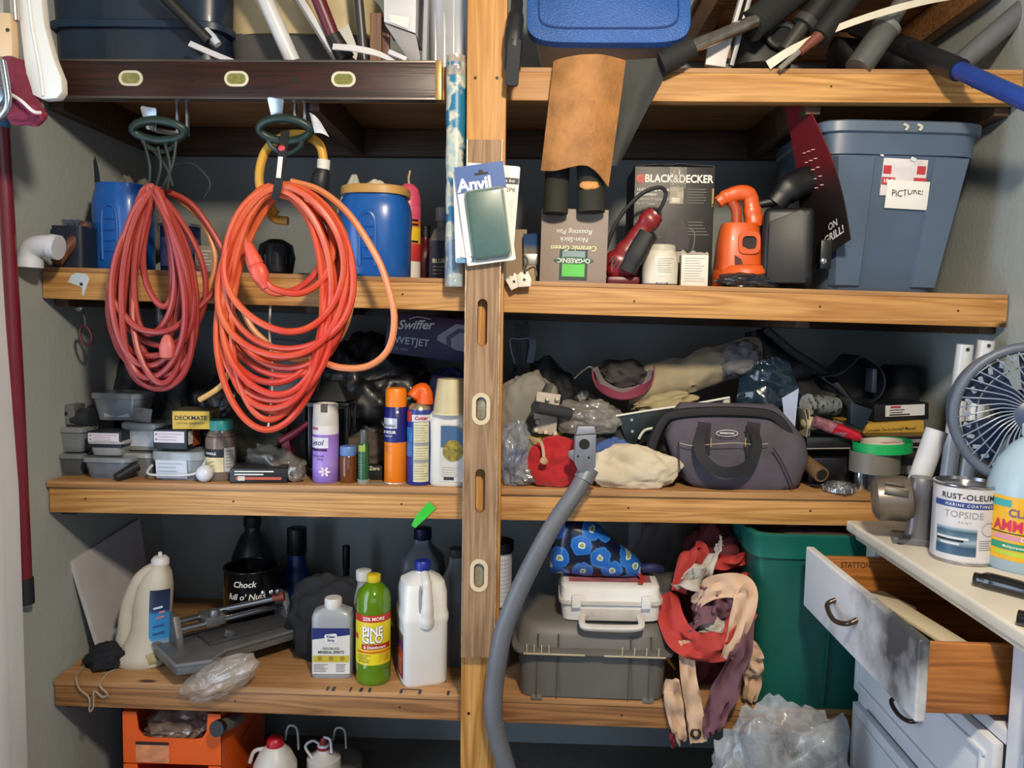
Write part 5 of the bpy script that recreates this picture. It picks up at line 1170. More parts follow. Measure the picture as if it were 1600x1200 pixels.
# purple box
P0 = [at(605, 487, 0.3), at(729, 497, 0.3), at(729, 573, 0.3), at(598, 553, 0.3)]
C = sum(P0, Vector())/4; an = math.atan2(P0[0].z-P0[1].z, P0[1].x-P0[0].x)
t = thing('mop_pad_carton', 'tilted purple mop pad carton lying on the black bags', 'box', (C.x+0.03, 0.36, C.z), (0, an+0.04, 0))
w_, h_ = (P0[1]-P0[0]).length+0.06, 66*S(.3)
finish(MB().box((0, 0, 0), (w_, 0.12, h_), 0.0015), 'body', MG([(0, '#141040'), (0.55, '#170f40'), (0.8, '#300a3a'), (1, '#340a38')], 2, -h_/2, h_/2, 0.4), t)
lettering('Swiffer', 0.038, M('#c9cabd', 0.5, var=0), t, lambda u, v: (-0.065+u, -0.0612, h_*0.24+v+0.12*u), shear=0.25, offset=0.02)
finish(MB().tube([(-0.085, -0.061, h_*0.36), (-0.06, -0.061, h_*0.44), (-0.02, -0.061, h_*0.42)], 0.0012, 6, smooth=4), 'logo_swoosh', M('#c9cabd', 0.5), t)
lettering('WETJET', 0.03, M('#b9b9c8', 0.5, var=0), t, on_front(-0.07, -0.0604, -h_*0.16), offset=0.01); lettering('24 refills', 0.013, M('#8c8ca8', 0.5, var=0), t, on_front(-0.1, -0.0604, -h_*0.36))
finish(MB().prism([(0.0, 0.0), (0.05, 0.042), (0.13, 0.042), (0.13, -0.04), (0.06, -0.035), (0.0, -0.012)], -0.0612, -0.0604, loc=(0.005, 0, 0.006)), 'printed_mop', M('#8d8a98', 0.5), t)
finish(MB().prism([(0.025, 0.0), (0.06, 0.03), (0.13, 0.03), (0.13, 0.018), (0.065, 0.018), (0.04, -0.004), (0.045, -0.028), (0.03, -0.024)], -0.0618, -0.061, loc=(0.005, 0, 0.006)), 'printed_mop_edge', M('#4a4660', 0.5), t)
# spray cans and bottles
p = put(3, 509, 0.05); s = S(.05)
t = thing('spray_can', 'lavender disinfectant spray can with a white cap', 'spray can', p, group='aerosol cans')
R = 20.5*s; H = 125*s
finish(MB().lathe([(R*0.94, 0), (R, 0.003), (R, H*0.72), (R*0.97, H*0.735)], 30), 'can', MG([(0, '#7d62b8'), (0.3, '#a285cf'), (0.62, '#9a78c8'), (0.84, '#8a6ab8'), (0.85, '#d6d0d4'), (1, '#d6d0d4')], 2, 0, H*0.73, 0.35), t)
finish(MB().lathe([(R*1.0, H*0.73), (R*0.99, H*0.8), (R*0.94, H*0.985), (R*0.86, H), (R*0.8, H*0.98)], 30), 'cap', M('#cfccc8', 0.4), t)
finish(MB().box((R*0.12, -R*0.85, H*0.95), (R*0.5, R*0.3, H*0.1), 0.001), 'cap_notch', M('#57504a', 0.6), t)
lb = finish(MB().patch(R+0.0004, H*0.45, H*0.58, -75, 25, 14, 1), 'logo_plate', M('#d9d8e0', 0.45), t)
lettering('Lysol', 0.021, M('#23246a', 0.5, var=0), lb, on_round(R+0.0006, H*0.515, -32), shear=0.25, offset=0.01)
finish(MB().patch(R+0.0006, H*0.41, H*0.44, -65, 20, 14, 1), 'logo_band', M('#3d1640', 0.5), lb)
lettering('Disinfectant', 0.008, M('#3a2a78', 0.5, var=0), t, on_round(R+0.0005, H*0.35, -25), offset=0.01); lettering('Spray', 0.008, M('#3a2a78', 0.5, var=0), t, on_round(R+0.0005, H*0.31, -10), offset=0.01)
finish(MB().patch(R+0.0005, H*0.675, H*0.71, -70, -20, 8, 1), 'pink_print', M('#b86a78', 0.5), t)
fl = MB()
for k in range(6):
    q = k*PI/3; fl.lump((0.01*math.cos(q)+0.006, -R-0.0003, H*0.15+0.008*math.sin(q)), (0.0065, 0.0008, 0.0035), 0.1, 2, k, 2, False, 2, 0, (0, -q, 0))
finish(fl, 'printed_flower', M('#d8c8cc', 0.5, var=0.3, vs=200), t)['kind'] = 'stuff'
p = put(3, 544, 0.045); s = S(.045)
t = thing('medicine_bottle', 'small amber bottle with a pale blue cap', 'bottle', p)
finish(MB().lathe([(12.5*s, 0), (13.5*s, 0.003), (13.5*s, 40*s), (12*s, 43*s)], 24), 'body', M('#6d3c17', 0.12, alpha=0.85, coat=0.6), t)
finish(MB().lathe([(11*s, 0.002), (11*s, 0.018)], 20), 'contents', M('#8a4c1c', 0.5), t)
finish(MB().lathe([(12.5*s, 43*s), (13*s, 44*s), (13*s, 56*s), (12*s, 58*s)], 24), 'cap', M('#5c7cb4', 0.45), t)
p = put(3, 568, 0.03); s = S(.03)
t = thing('marker_tube', 'slim green spray tube with a grey cap', 'tube', p)
finish(MB().lathe([(10*s, 0), (10*s, 0.012), (9.2*s, 0.0125)], 18), 'base', M('#85897f', 0.4, alpha=0.9), t)
finish(MB().lathe([(8.8*s, 0.0125), (8.8*s, 62*s), (6*s, 66*s)], 20), 'body', M('#1f5230', 0.3, coat=0.3), t)
finish(MB().lathe([(6.5*s, 65*s), (6.2*s, 84*s), (5*s, 86*s)], 16), 'cap', M('#4b4f4d', 0.4), t)
lb = finish(MB().patch(9*s, 52*s, 62*s, -50, 30, 8, 1), 'yellow_print', M('#8fa83c', 0.5), t); lines_round(t, 9*s, -40, 10, 14*s, 48*s, 7, M('#7fae86', 0.5), 0.001)
t = thing('small_black_tin', 'low black box with white lettering behind the green tube', 'box', put(3, 588, 0.09))
finish(MB().box((0, 0, 0.02), (0.04, 0.03, 0.04), 0.001), 'body', M('#121212', 0.5), t); lettering('Zero', 0.014, M('#c9c49c', 0.5, var=0), t, on_front(-0.002, -0.0152, 0.032), offset=0.03)
wone('card_scrap', MB().box(put(3, 590, 0.03)+Vector((0, 0, 0.001)), (0.05, 0.03, 0.001), rot=(0, 0, -0.3)), M('#8c7e68', 0.7), 'brown card scrap lying on the shelf before the orange can', 'card')
p = put(3, 618, 0.045); s = S(.045)
t = thing('spray_can', 'orange and navy spray can with a rounded orange cap', 'spray can', p, group='aerosol cans')
R = 18*s; H = 152*s
finish(MB().lathe([(R*0.95, 0.002), (R, 0.004), (R, H*0.79), (R*0.9, H*0.81)], 30), 'can', MG([(0, '#dd7412'), (0.55, '#df7a14'), (0.56, '#1a1f6e'), (1, '#171b62')], 2, 0, H*0.79, 0.35), t)
finish(MB().lathe([(R*0.97, 0), (R*1.02, 0.002), (R*1.0, 0.005)], 30), 'bottom_rim', M('#cfc4b4', 0.3, 0.5), t)
finish(MB().lathe([(R*0.93, H*0.8), (R*0.93, H*0.96), (R*0.84, H*0.99), (R*0.6, H)], 30), 'cap', M('#e07b10', 0.4), t)
lb = finish(MB().patch(R+0.0004, H*0.44, H*0.7, -80, 18, 14, 1), 'crest', M('#1a1f6e', 0.4), t)
finish(MB().patch(R+0.0007, H*0.585, H*0.69, -78, 15, 12, 1), 'crest_top', M('#c9ccd4', 0.35, 0.3), lb); lettering('Microban', 0.011, M('#4a4a58', 0.5, var=0), lb, on_round(R+0.001, H*0.615, -30), offset=0.01)
lettering('24 HOUR', 0.0105, WHITEPRINT, lb, on_round(R+0.0009, H*0.545, -30), offset=0.03); lettering('CLEANER', 0.006, WHITEPRINT, lb, on_round(R+0.0009, H*0.505, -30)); lines_round(t, R, -60, -10, H*0.33, H*0.41, 4, M('#a85a2c', 0.5), 0.0014)
finish(MB().lathe([(0.0035, 0), (0.0035, 0.0008)], 10, rot=(PI/2, 0, 0), loc=(0.009, -R+0.0008, H*0.755)), 'white_dot', WHITEPRINT, t)
p = put(3, 655, 0.04); s = S(.04)
t = thing('spray_can', 'blue insect spray can with an orange trigger cap', 'spray can', p, group='aerosol cans')
R = 19.5*s; H = 152*s
finish(MB().lathe([(R*0.95, 0), (R, 0.003), (R, H*0.77), (R*0.96, H*0.785)], 30), 'can', M('#20307e', 0.35, var=0.25, vs=30), t)
finish(MB().lathe([(R*0.96, H*0.78), (R*0.86, H*0.82), (R*0.66, H*0.845)], 30), 'shoulder', M('#b3a98c', 0.25, 0.8), t)
finish(MB().tube([(-R*0.55, -0.006, H*0.9), (-R*0.2, 0, H*0.965), (R*0.25, 0, H*0.985), (R*0.42, 0, H*0.93), (R*0.4, 0, H*0.84)], [R*0.5, R*0.5, R*0.5, R*0.55, R*0.6], 14, smooth=4, e=3), 'trigger_cap', M('#d85a14', 0.4), t)
lb = finish(MB().patch(R+0.0004, H*0.04, H*0.66, -20, 55, 14, 1), 'directions_label', M('#c4bd9c', 0.5, var=0.1, vs=60), t); lines_round(lb, R+0.0005, -14, 50, H*0.06, H*0.64, 22, M('#8a8468', 0.5), 0.0011)
for k in (0.24, 0.42): finish(MB().patch(R+0.0007, H*k, H*k+0.008, -18, 52, 12, 1), 'grey_band', M('#8f8c98', 0.5), lb)
bn = finish(MB().patch(R+0.0005, H*0.665, H*0.735, -30, 75, 14, 1), 'name_band', M('#c9c6c8', 0.45), t); lettering('Cutter', 0.013, M('#b01f4a', 0.5, var=0), bn, on_round(R+0.0009, H*0.7, 14), offset=0.03, shear=0.2)
finish(MB().patch(R+0.0005, H*0.66, H*0.77, -75, -32, 8, 1), 'red_patch', M('#b8352c', 0.5), t); finish(MB().patch(R+0.0005, H*0.3, H*0.6, -75, -28, 8, 1), 'scene_print', M('#2f6aa8', 0.5, var=0.5, vs=40), t)
# white jug with measuring cup
p = put(3, 701, 0.035); s = S(.035)
t = thing('cleaner_jug', 'white concentrate jug with a cream measuring cup, left of the post', 'jug', p)
finish(MB().loft([[(x+o, y, z) for x, y in sect(30, w_/2, d_/2, 3.2)] for w_, d_, z, o in ((56*s, 34*s, 0, 0), (59*s, 37*s, 0.006, 0), (58*s, 37*s, 60*s, 0), (60*s, 37*s, 100*s, 0), (52*s, 34*s, 112*s, 0.004), (36*s, 28*s, 120*s, 0.008))]), 'body', M('#c9c5bd', 0.4, var=0.05), t)
finish(MB().tube([(-26*s, -0.002, 96*s), (-27*s, -0.004, 108*s), (-20*s, -0.004, 116*s)], 0.008, 10, smooth=4), 'pour_spout', M('#cbc8c0', 0.4), t)
lb = finish(MB().prism([(-12*s, 8*s), (26*s, 8*s), (26*s, 82*s), (14*s, 97*s), (-10*s, 98*s), (-12*s, 95*s)], -37*s/2-0.0016, -37*s/2-0.0004), 'label', M('#bdb9b2', 0.5), t)
yb = -37*s/2-0.002
finish(MB().prism([(-11*s, 62*s), (25*s, 62*s), (25*s, 82*s), (14*s, 96*s), (-11*s, 96*s)], yb-0.0004, yb+0.0004), 'sky_print', M('#3a5a7e', 0.5), lb)
finish(MB().prism([(8*s+16*s*math.cos(k*PI/12), 57*s+17*s*math.sin(k*PI/12)) for k in range(24)], yb-0.001, yb), 'round_emblem', M('#8a7a2c', 0.4, var=0.6, vs=60, dirt='#1a2a38', dirtamt=0.5), lb)
lines(lb, -9*s, 20*s, 14*s, 32*s, 5, yb, M('#8a8780', 0.5), 0.001); finish(MB().box((2*s, yb, 13*s), (16*s, 0.0006, 5*s)), 'barcode', PRINT, lb)
finish(MB().lathe([(29*s, 114*s), (28*s, 117*s), (22*s, 166*s), (21.5*s, 168*s)], 28, loc=(0.004, 0, 0)), 'measuring_cup', M('#b9ab85', 0.45, alpha=0.95), t)
finish(MB().lathe([(30*s, 113*s), (30*s, 116*s), (29*s, 117*s)], 28, loc=(0.004, 0, 0)), 'cup_rim', M('#c2b590', 0.45), t)

# ================================================================== on the third shelf, right bay
def ovl(cx, cy, rx, ry, Y, n=24): return [at(cx+rx*math.cos(2*PI*k/n), cy+ry*math.sin(2*PI*k/n), Y) for k in range(n)]
t = thing('forked_bracket', 'black forked bracket with a grey webbing loop at the back', 'bracket', at(815, 600, 0.36))
wpart('fork', MB().prism([(p.x, p.z) for p in (at(806, 502, .36), at(810, 507, .36), at(817, 509, .36), at(823, 500, .36), at(825, 500, .36), at(830, 600, .36), at(808, 600, .36))], 0.355, 0.37, 0.002), M('#0f1217', 0.45), t)
wpart('webbing_loop', MB().ribbon([at(806, 568, .33), at(798, 532, .33), at(812, 528, .33), at(832, 531, .33), at(828, 567, .33)], [(0.3, 1, 0.0), (0.2, 1, 0), (0, 1, 0.4), (1, 0.6, 0), (1, 0.5, 0)], 0.022, 0.004, 5), M('#6f7a8c', 0.6), t)
heap(840, 0.38, 545, 700, 110, 0.14, 'black fabric bag slumped at the back right of the post', M('#0f1218', 0.75, var=0.2), 21, 'fabric_bag', ridge=0.06)
heap(912, 0.24, 572, 690, 80, 0.12, 'black leather glove pile beside the pink-brimmed cap', M('#14161a', 0.45, var=0.3), 22, 'glove_pile', 'gloves', ridge=0.08)
wone('wire_hook', MB().tube([at(897, 592, .2), at(910, 580, .2), at(922, 573, .2), at(929, 580, .2)], 0.0022, 6, smooth=3), M('#c9cbd0', 0.25, 0.9), 'thin bent silver wire over the black gloves', 'wire')
heap(822, 0.2, 588, 740, 96, 0.1, 'grey paper sack standing right of the post', M('#7b766c', 0.65, var=0.15), 23, 'paper_sack', 'sack', 0.15, 0.06, 1.6, 3.0)
wone('dark_folder', MB().sheet(qfn((852, 606, .16), (866, 600, .14), (838, 668, .1), (816, 670, .12), 0.01), 8, 12, 0.003), M('#3b3934', 0.6), 'dark curled sheet leaning over the grey paper sack', 'sheet')
c = at(853, 645, 0.1)
t = thing('pegged_block', 'white plastic block studded with pegs beside the grey sack', 'plastic block', (c.x, 0.115, at(853, 678, .1).z), (0, 0.04, 0))
finish(MB().prism([(-0.035, 0.0), (0.03, -0.004), (0.03, 0.06), (0.036, 0.11), (-0.03, 0.115), (-0.035, 0.06)], -0.01, 0.01, 0.002), 'plate', M('#b5aca0', 0.45, var=0.1), t)
for x, z in ((-0.026, 0.01), (0.0, 0.006), (0.026, 0.004), (-0.024, 0.032), (-0.026, 0.088), (0.0, 0.098), (0.026, 0.1), (0.024, 0.08)):
    finish(MB().lathe([(0.0065, 0), (0.0065, 0.016), (0.005, 0.018)], 12, rot=(PI/2, 0, 0), loc=(x, -0.008, z)), 'peg', M('#cfc6b8', 0.4), t)
pole('round_bar', 'dark grey round bar poking out over the white pegged block', 'bar', (836, 636, 0.03), (918, 652, 0.16), 10, M('#3d3f44', 0.5))
heap(915, 0.14, 612, 664, 100, 0.09, 'grey crinkled plastic bundle above the metal box', film('#8e8a84', 0.85), 24, 'plastic_bundle', 'plastic bundle', zoff=0.13)
heap(935, 0.17, 640, 730, 130, 0.1, 'dark clutter of cloth under the grey bundle', M('#1b1e26', 0.7, var=0.3), 29, 'cloth_bundle', 'cloth')
p = put(3, 803, 0.05)
t = thing('plastic_bag', 'clear plastic bag with blue scraps right of the post foot', 'bag', p)
finish(MB().lump((0.005, 0.01, 0.075), (0.042, 0.045, 0.092), 0.22, 1.8, 31, 5, True, 2, 0.1), 'film', film('#9aa0ac', 0.5), t, ang=60)
finish(MB().lump((0.008, 0.01, 0.05), (0.028, 0.03, 0.05), 0.3, 2.5, 32, 3), 'blue_scraps', M('#2c4a86', 0.5, var=0.4, vs=40), t)
finish(MB().lump((0.022, -0.008, 0.028), (0.04, 0.03, 0.03), 0.3, 2.6, 33, 4, True, 2, 0.08), 'lower_fold', film('#8c8f98', 0.6), t, ang=60)
heap(855, 0.15, 664, 735, 92, 0.07, 'yellow work cloth behind the red cloth', M('#9a8a1c', 0.75, var=0.25), 34, 'work_cloth', 'cloth', ridge=0.08)
heap(870, 0.04, 686, 763, 88, 0.075, 'bright red cloth bundle at the shelf front', M('#a80f18', 0.85, var=0.15, sheen=0.3), 38, 'red_cloth', 'cloth', 0.2, 0.07, 1.5, 2.0)
t = thing('cream_strap', 'cream strap with a knotted end lying over the red cloth', 'strap', at(850, 720, -0.0))
wpart('band', MB().ribbon([at(812, 682, .06), at(830, 684, .02), at(846, 692, -0.005), at(850, 715, -0.015)], (0.3, 0, 1), 0.008, 0.002), M('#b59a78', 0.7), t)
wpart('knot', MB().lump(at(850, 720, -0.018), (0.01, 0.006, 0.01), 0.3, 3, 2, 3, False), M('#b08a68', 0.7), t)
heap(955, 0.12, 655, 720, 66, 0.06, 'pale blue cloth beside the metal box', M('#3d5a96', 0.8, var=0.15), 36, 'blue_cloth', 'cloth', ridge=0.06)
heap(990, 0.035, 702, 768, 128, 0.075, 'white canvas cloth lying before the tool bag', M('#c9bca4', 0.85, var=0.08), 37, 'white_cloth', 'cloth', 0.22, 0.06, 1.5)

# metal outlet box on grey flexible conduit
GM = M('#84858a', 0.4, 0.55, 0.15, 20)
t = thing('conduit_fitting', 'grey metal outlet box on flexible conduit hanging over the shelf edge', 'electrical fitting', at(915, 735, -0.05))
A, B = at(896, 679, -0.045), at(929, 736, -0.045)
wpart('box', MB().prism([(p.x, p.z) for p in (at(898, 678, -.05), at(930, 676, -.05), at(929, 726, -.05), at(918, 738, -.05), at(902, 732, -.05), at(896, 718, -.05))], -0.085, -0.03, 0.002), GM, t)
wpart('hood', MB().prism([(p.x, p.z) for p in (at(899, 677, -.05), at(930, 675, -.05), at(928, 664, -.05), at(902, 664, -.05))], -0.08, -0.03, 0.002), M('#9a9ba0', 0.4, 0.5), t)
wpart('knockout', MB().lathe([(0.0135, 0), (0.0135, 0.0012)], 20, rot=(PI/2, 0, 0), loc=at(913, 694, -0.0848)), M('#050506', 0.7), t)
wpart('ear', MB().prism([(p.x, p.z) for p in (at(898, 700, -.05), at(888, 703, -.05), at(888, 712, -.05), at(899, 722, -.05))], -0.07, -0.062, 0.001), GM, t)
for x, y in ((903, 713), (920, 715)): wpart('screw_hole', MB().lathe([(0.003, 0), (0.003, 0.001)], 10, rot=(PI/2, 0, 0), loc=at(x, y, -0.0846)), M('#18181a', 0.6), t)
path = smoothpath([at(*p) for p in ((918, 736, -.06), (900, 768, -.075), (868, 815, -.09), (838, 868, -.1), (808, 930, -.105), (786, 990, -.105), (774, 1060, -.1), (771, 1110, -.1), (777, 1150, -.1), (790, 1195, -.1), (806, 1250, -.1))], 14)
rr = [(13.2 + 1.6*min(1, i/60))*S(-0.09)*(1+0.035*(i % 2)) for i in range(len(path))]
wpart('flexible_conduit', MB().tube(path, rr, 18), M('#62646a', 0.45, var=0.1), t, ang=20)
wpart('coupling', MB().tube([at(921, 731, -.058), at(911, 750, -.066)], 16*S(-0.09), 18), M('#7a7b80', 0.4, 0.4), t)

# canvas tool bag
p = put(3, 1150, 0.09)
t = thing('tool_bag', 'grey canvas tool bag with black handles at the shelf front', 'tool bag', (p.x, 0.1, p.z))
CAN = M('#4d4852', 0.85, var=0.2, vs=14, bump=0.25, bs=400); BW = M('#14141a', 0.75)
s = S(.05); L_ = lambda x, y, Y: at(x, y, Y)-t.location
def bagring(x0, x1, zpx, d, yc=0.0, e=5.0, amp=0.006, sd=0):
    xa, xb = (x0-1150)*s, (x1-1150)*s; z = zpx*s; o = []
    for i, (x, y) in enumerate(sect(44, (xb-xa)/2, d/2, e)):
        k = amp*noise.noise(Vector((x*18, y*18, z*16+sd))); o.append(((xa+xb)/2+x*(1+k*4), yc+y*(1+k*6), z))
    return o
finish(MB().loft([bagring(1076, 1236, 0, 0.15), bagring(1062, 1244, 10, 0.17), bagring(1040, 1256, 50, 0.17), bagring(1030, 1250, 78, 0.145), bagring(1036, 1232, 102, 0.1), bagring(1050, 1216, 122, 0.06), bagring(1056, 1206, 130, 0.03)]), 'body', CAN, t, ang=60)
for dy in (0.0, 0.022):
    finish(MB().tube([L_(1014, 716, 0.05+dy), L_(1020, 690, 0.05+dy), L_(1034, 660, 0.055+dy), L_(1052, 648, 0.06+dy), L_(1110, 643, 0.06+dy), L_(1180, 645, 0.06+dy), L_(1212, 654, 0.06+dy), L_(1236, 685, 0.055+dy), L_(1250, 712, 0.05+dy)], 8*s, 10, smooth=6, e=3), 'mouth_frame', BW, t)
hp = finish(MB().ribbon([L_(1101, 664, 0.015), L_(1092, 690, -0.012), L_(1098, 715, -0.03), L_(1120, 735, -0.04), L_(1145, 738, -0.042), L_(1168, 728, -0.036), L_(1180, 708, -0.024), L_(1182, 688, -0.01), L_(1172, 664, 0.015)], [(1, 0, 0.2), (1, 0, 0.6), (0.2, 0, 1), (-1, 0, 0.6), (-1, 0, 0.2)], 16*s, 0.005, 7), 'handle', BW, t)
for xx in (1101, 1178): finish(MB().ribbon([L_(xx, 660, 0.015), L_(xx-2, 690, 0.0), L_(xx-2, 712, -0.004)], (1, 0, 0), 20*s, 0.003), 'handle_tab', M('#1d1c22', 0.8), t)
YS = M('#b5a04a', 0.6)
finish(MB().tube([L_(1062, 692, .008), L_(1080, 696, .002), L_(1115, 694, -.004), L_(1150, 692, -.006), L_(1180, 695, -.002), L_(1200, 693, .002)], 0.0012, 6, smooth=5), 'seam_piping', M('#a39a86', 0.6), t)
for xx in (1111, 1165): finish(MB().tube([L_(xx, 684, -.004), L_(xx, 698, -.006)], 0.0012, 6), 'stitch', YS, t)
lg = finish(MB().tube([q-t.location for q in ovl(1136, 677, 17, 5, 0.012)], 0.001, 6, closed=True), 'emblem_oval', M('#c9c6c4', 0.5), t)
finish(MB().box(L_(1136, 677, 0.012), (22*s, 0.0012, 2.4*s), 0.0004), 'emblem_print', M('#b9b6b4', 0.5, var=0.4, vs=300), lg)
finish(MB().tube([L_(1208, 700, .0), L_(1222, 722, -.005), L_(1240, 762, .0)], 0.0022, 6, smooth=4), 'side_seam', M('#232028', 0.7), t)
finish(MB().tube([L_(1060, 690, .01), L_(1062, 735, .0)], 0.0018, 6), 'side_seam', M('#232028', 0.7), t)

# long dark level and what lies behind the bag
t = thing('shelf_bracket_bar', 'long dark green bar with a worn white edge above the tool bag', 'bar', at(1050, 690, 0.12))
pts = [at(964, 650, .12), at(1140, 621, .14), at(1140, 642, .14), at(1060, 660, .13), at(985, 705, .11)]
wpart('plate', MB().prism([(q.x, q.z) for q in pts], 0.12, 0.135, 0.001), M('#1c2422', 0.35, var=0.4, vs=20), t)
wpart('white_edge', MB().tube([at(962, 650, .115), at(1010, 642, .115), at(1080, 632, .115), at(1140, 621, .115)], 0.0032, 8), M('#cfd0c4', 0.5), t)
wpart('bright_corner', MB().prism([(q.x, q.z) for q in (at(1130, 626, .118), at(1140, 622, .118), at(1140, 640, .118), at(1128, 642, .118))], 0.116, 0.12), M('#b9b5a4', 0.5), t)
wpart('chipped_edge', MB().tube([at(1050, 662, .1), at(1030, 668, .1), at(1008, 672, .1), at(998, 686, .1)], 0.004, 8, smooth=4), M('#c4c4ba', 0.5), t)
for x, y in ((987, 656), (988, 674), (1110, 634)): wpart('rivet', MB().lathe([(0.0042, 0), (0.0042, 0.002)], 10, rot=(PI/2, 0, 0), loc=at(x, y, .1185)), M('#b4bab4', 0.3, 0.8), t)
# cap
t = thing('baseball_cap', 'grey cap with a dusty pink brim turned towards the viewer', 'cap', at(975, 625, 0.24))
def brim(u, v):
    q = PI*(1.04-1.08*u); r1 = 1-0.36*v*math.sin(PI*u)**0.7
    return at(974-46*math.cos(PI-q)*1.0*(-1) if False else 974+47*math.cos(q), 582+(42*math.sin(q)*r1)-4*v, 0.2+0.03*v)
wpart('brim', MB().sheet(brim, 24, 6, 0.004), M('#7d3448', 0.7, var=0.1), t)
wpart('sweatband', MB().ribbon([at(930, 574, .24), at(944, 600, .23), at(974, 612, .22), at(1006, 602, .23), at(1018, 578, .24)], (0, 0.6, 1), 0.02, 0.003), M('#6f6668', 0.8), t)
wpart('crown', MB().lump(at(975, 588, .3), (0.075, 0.08, 0.045), 0.25, 2.2, 41, 4, True, 2, 0.1), M('#3f3c3c', 0.85, var=0.3), t, ang=60)
# rolled khaki trousers
A, B = at(985, 612, .3), at(1180, 552, .34); ax = (B-A)
def roll(u, v):
    q = 2*PI*v; fold = noise.fractal(Vector((u*5, math.cos(q)*1.6, math.sin(q)*1.6+3)), .8, 2, 3)
    r = (0.062-0.012*u)*(1+0.22*fold)*(1-0.25*(abs(u-0.5)*2)**8)
    return A+ax*(u*1.05-0.03)+Vector((0, math.cos(q)*r*1.2, math.sin(q)*r))
t = thing('khaki_trousers', 'rolled khaki trousers lying at the back above the tool bag', 'clothing', A)
wpart('roll', MB().sheet(roll, 34, 26, 0.002), M('#9a8c70', 0.9, var=0.18, sheen=0.2), t, ang=60)
wpart('cuff', MB().lump(at(1155, 562, .28), (0.06, 0.05, 0.05), 0.3, 2.2, 43, 4, False, 2, 0.1, (0, -0.35, 0)), M('#6f6b6c', 0.85, var=0.2), t, ang=60)
wpart('leg_fold', MB().lump(at(1040, 632, .22), (0.085, 0.04, 0.03), 0.3, 2.0, 44, 4, False, 2, 0.08, (0, -0.2, 0)), M('#a2936f', 0.9, var=0.15), t, ang=60)
# black tarp, glossy bag, card, magazine
def tarp(u, v):
    A, B, C, D = at(1165, 520, .42), at(1192, 512, .42), at(1318, 615, .3), at(1150, 650, .4)
    q = (A*(1-u)+B*u)*(1-v)+(D*(1-u)+C*u)*v
    return q + Vector((0, -0.02*math.sin(3*u+4*v)-0.012*noise.noise(Vector((u*4, v*4, 3))), 0.0))
wone('black_tarp', MB().sheet(tarp, 16, 20, 0.004), M('#0f1319', 0.4, var=0.3), 'black folded tarp standing as a triangle behind the khaki trousers', 'tarp', ang=60)
wone('thick_strap', MB().tube([at(1195, 514, .4), at(1240, 552, .38), at(1290, 585, .34), at(1335, 640, .25)], 0.014, 8, smooth=4, e=3), M('#12151a', 0.5), 'thick black strap edge running down from the tarp', 'strap')
wone('glossy_bag', MB().sheet(qfn((1158, 574, .26), (1232, 563, .24), (1258, 640, .2), (1148, 650, .2), 0.035, 0.02, 2.2, 6), 18, 16, 0.002), M('#1b2b38', 0.18, coat=0.5, var=0.25), 'glossy dark teal plastic bag behind the tool bag', 'bag', ang=60)
wone('white_card', MB().prism([(q.x, q.z) for q in (at(1222, 622, .13), at(1248, 607, .13), at(1240, 690, .13), at(1226, 660, .13))], 0.13, 0.133), M('#a9b4d2', 0.4), 'white card standing behind the tool bag corner', 'card')
t = thing('magazine', 'rolled cream magazine edge standing beside the white card', 'magazine', at(1250, 712, .14))
for k in range(3): wpart('page', MB().ribbon([at(1252+3*k, 638, .14+.01*k), at(1256+2*k, 670, .14+.01*k), at(1246+2*k, 714, .14+.01*k)], (0, 1, 0), 0.06, 0.002), M(('#a8a08c', '#544a3c', '#c2bba8')[k], 0.6), t)
# bottom right clutter
t = thing('foil_tape', 'silver printed roll lying above the striped screwdriver', 'roll', at(1282, 652, .16))
wpart('roll', MB().tube([at(1262, 632, .15), at(1304, 634, .2)], [17*S(.15), 15*S(.15)], 20), splotch('#c9ced0', '#55605c', 60, 0.56, 0.25, None, 0.05, 0.7), t)
wpart('core', MB().lump(at(1266, 662, .14), (0.026, 0.03, 0.02), 0.1, 2, 3, 3, False), M('#b3a98c', 0.6), t)
t = thing('screwdriver', 'screwdriver with a red and clear striped handle', 'screwdriver', at(1305, 690, .1))
d = [at(1272, 658, .08), at(1300, 668, .08), at(1320, 675, .08), at(1340, 683, .08)]
wpart('grip', MB().tube(d[:3], [9*S(.1), 10*S(.1), 9*S(.1)], 12), M('#8a5a64', 0.2, coat=0.6, var=0.5, vs=50), t)
wpart('collar', MB().tube(d[1:], [10*S(.1), 9*S(.1), 8*S(.1)], 12), M('#b01c30', 0.2, coat=0.6), t)
wpart('tip_guard', MB().lump(at(1340, 684, .08), (0.012, 0.012, 0.012), 0.2, 3, 2, 2, False), M('#a81c38', 0.3), t)
wpart('blade', MB().tube([at(1342, 684, .08), at(1362, 690, .09)], 0.003, 8), M('#8d8f92', 0.25, 0.9), t)
def polyring(name, outer_px, Y0, Y1, k, mat, t):
    P = [at(x, y, Y0) for x, y in outer_px]; c = sum(P, Vector())/len(P)
    o = [(p.x-c.x, p.z-c.z) for p in P]; i = [(x*k, z*k) for x, z in o]
    return wpart(name, ringprism(MB(), o, i, Y0, Y1, (c.x, 0, c.z)), mat, t), o, c
t = thing('dark_pitcher', 'dark navy pitcher lying on its side with its mouth forward', 'pitcher', at(1340, 632, .3))
NV = M('#161d29', 0.35, coat=0.2, var=0.15)
sh = [(q.x, q.y) for q in smoothpath([(x, y, 0) for x, y in ((1284, 590), (1308, 586), (1330, 570), (1345, 556), (1362, 562), (1380, 580), (1384, 602), (1374, 622), (1352, 631), (1328, 625), (1306, 606))], 4, True)]
o, oo, c = polyring('rim', sh, 0.26, 0.4, 0.93, NV, t)
wpart('inside', MB().prism([(x*0.95+c.x, z*0.95+c.z) for x, z in oo], 0.385, 0.395), M('#080b12', 0.5), t)
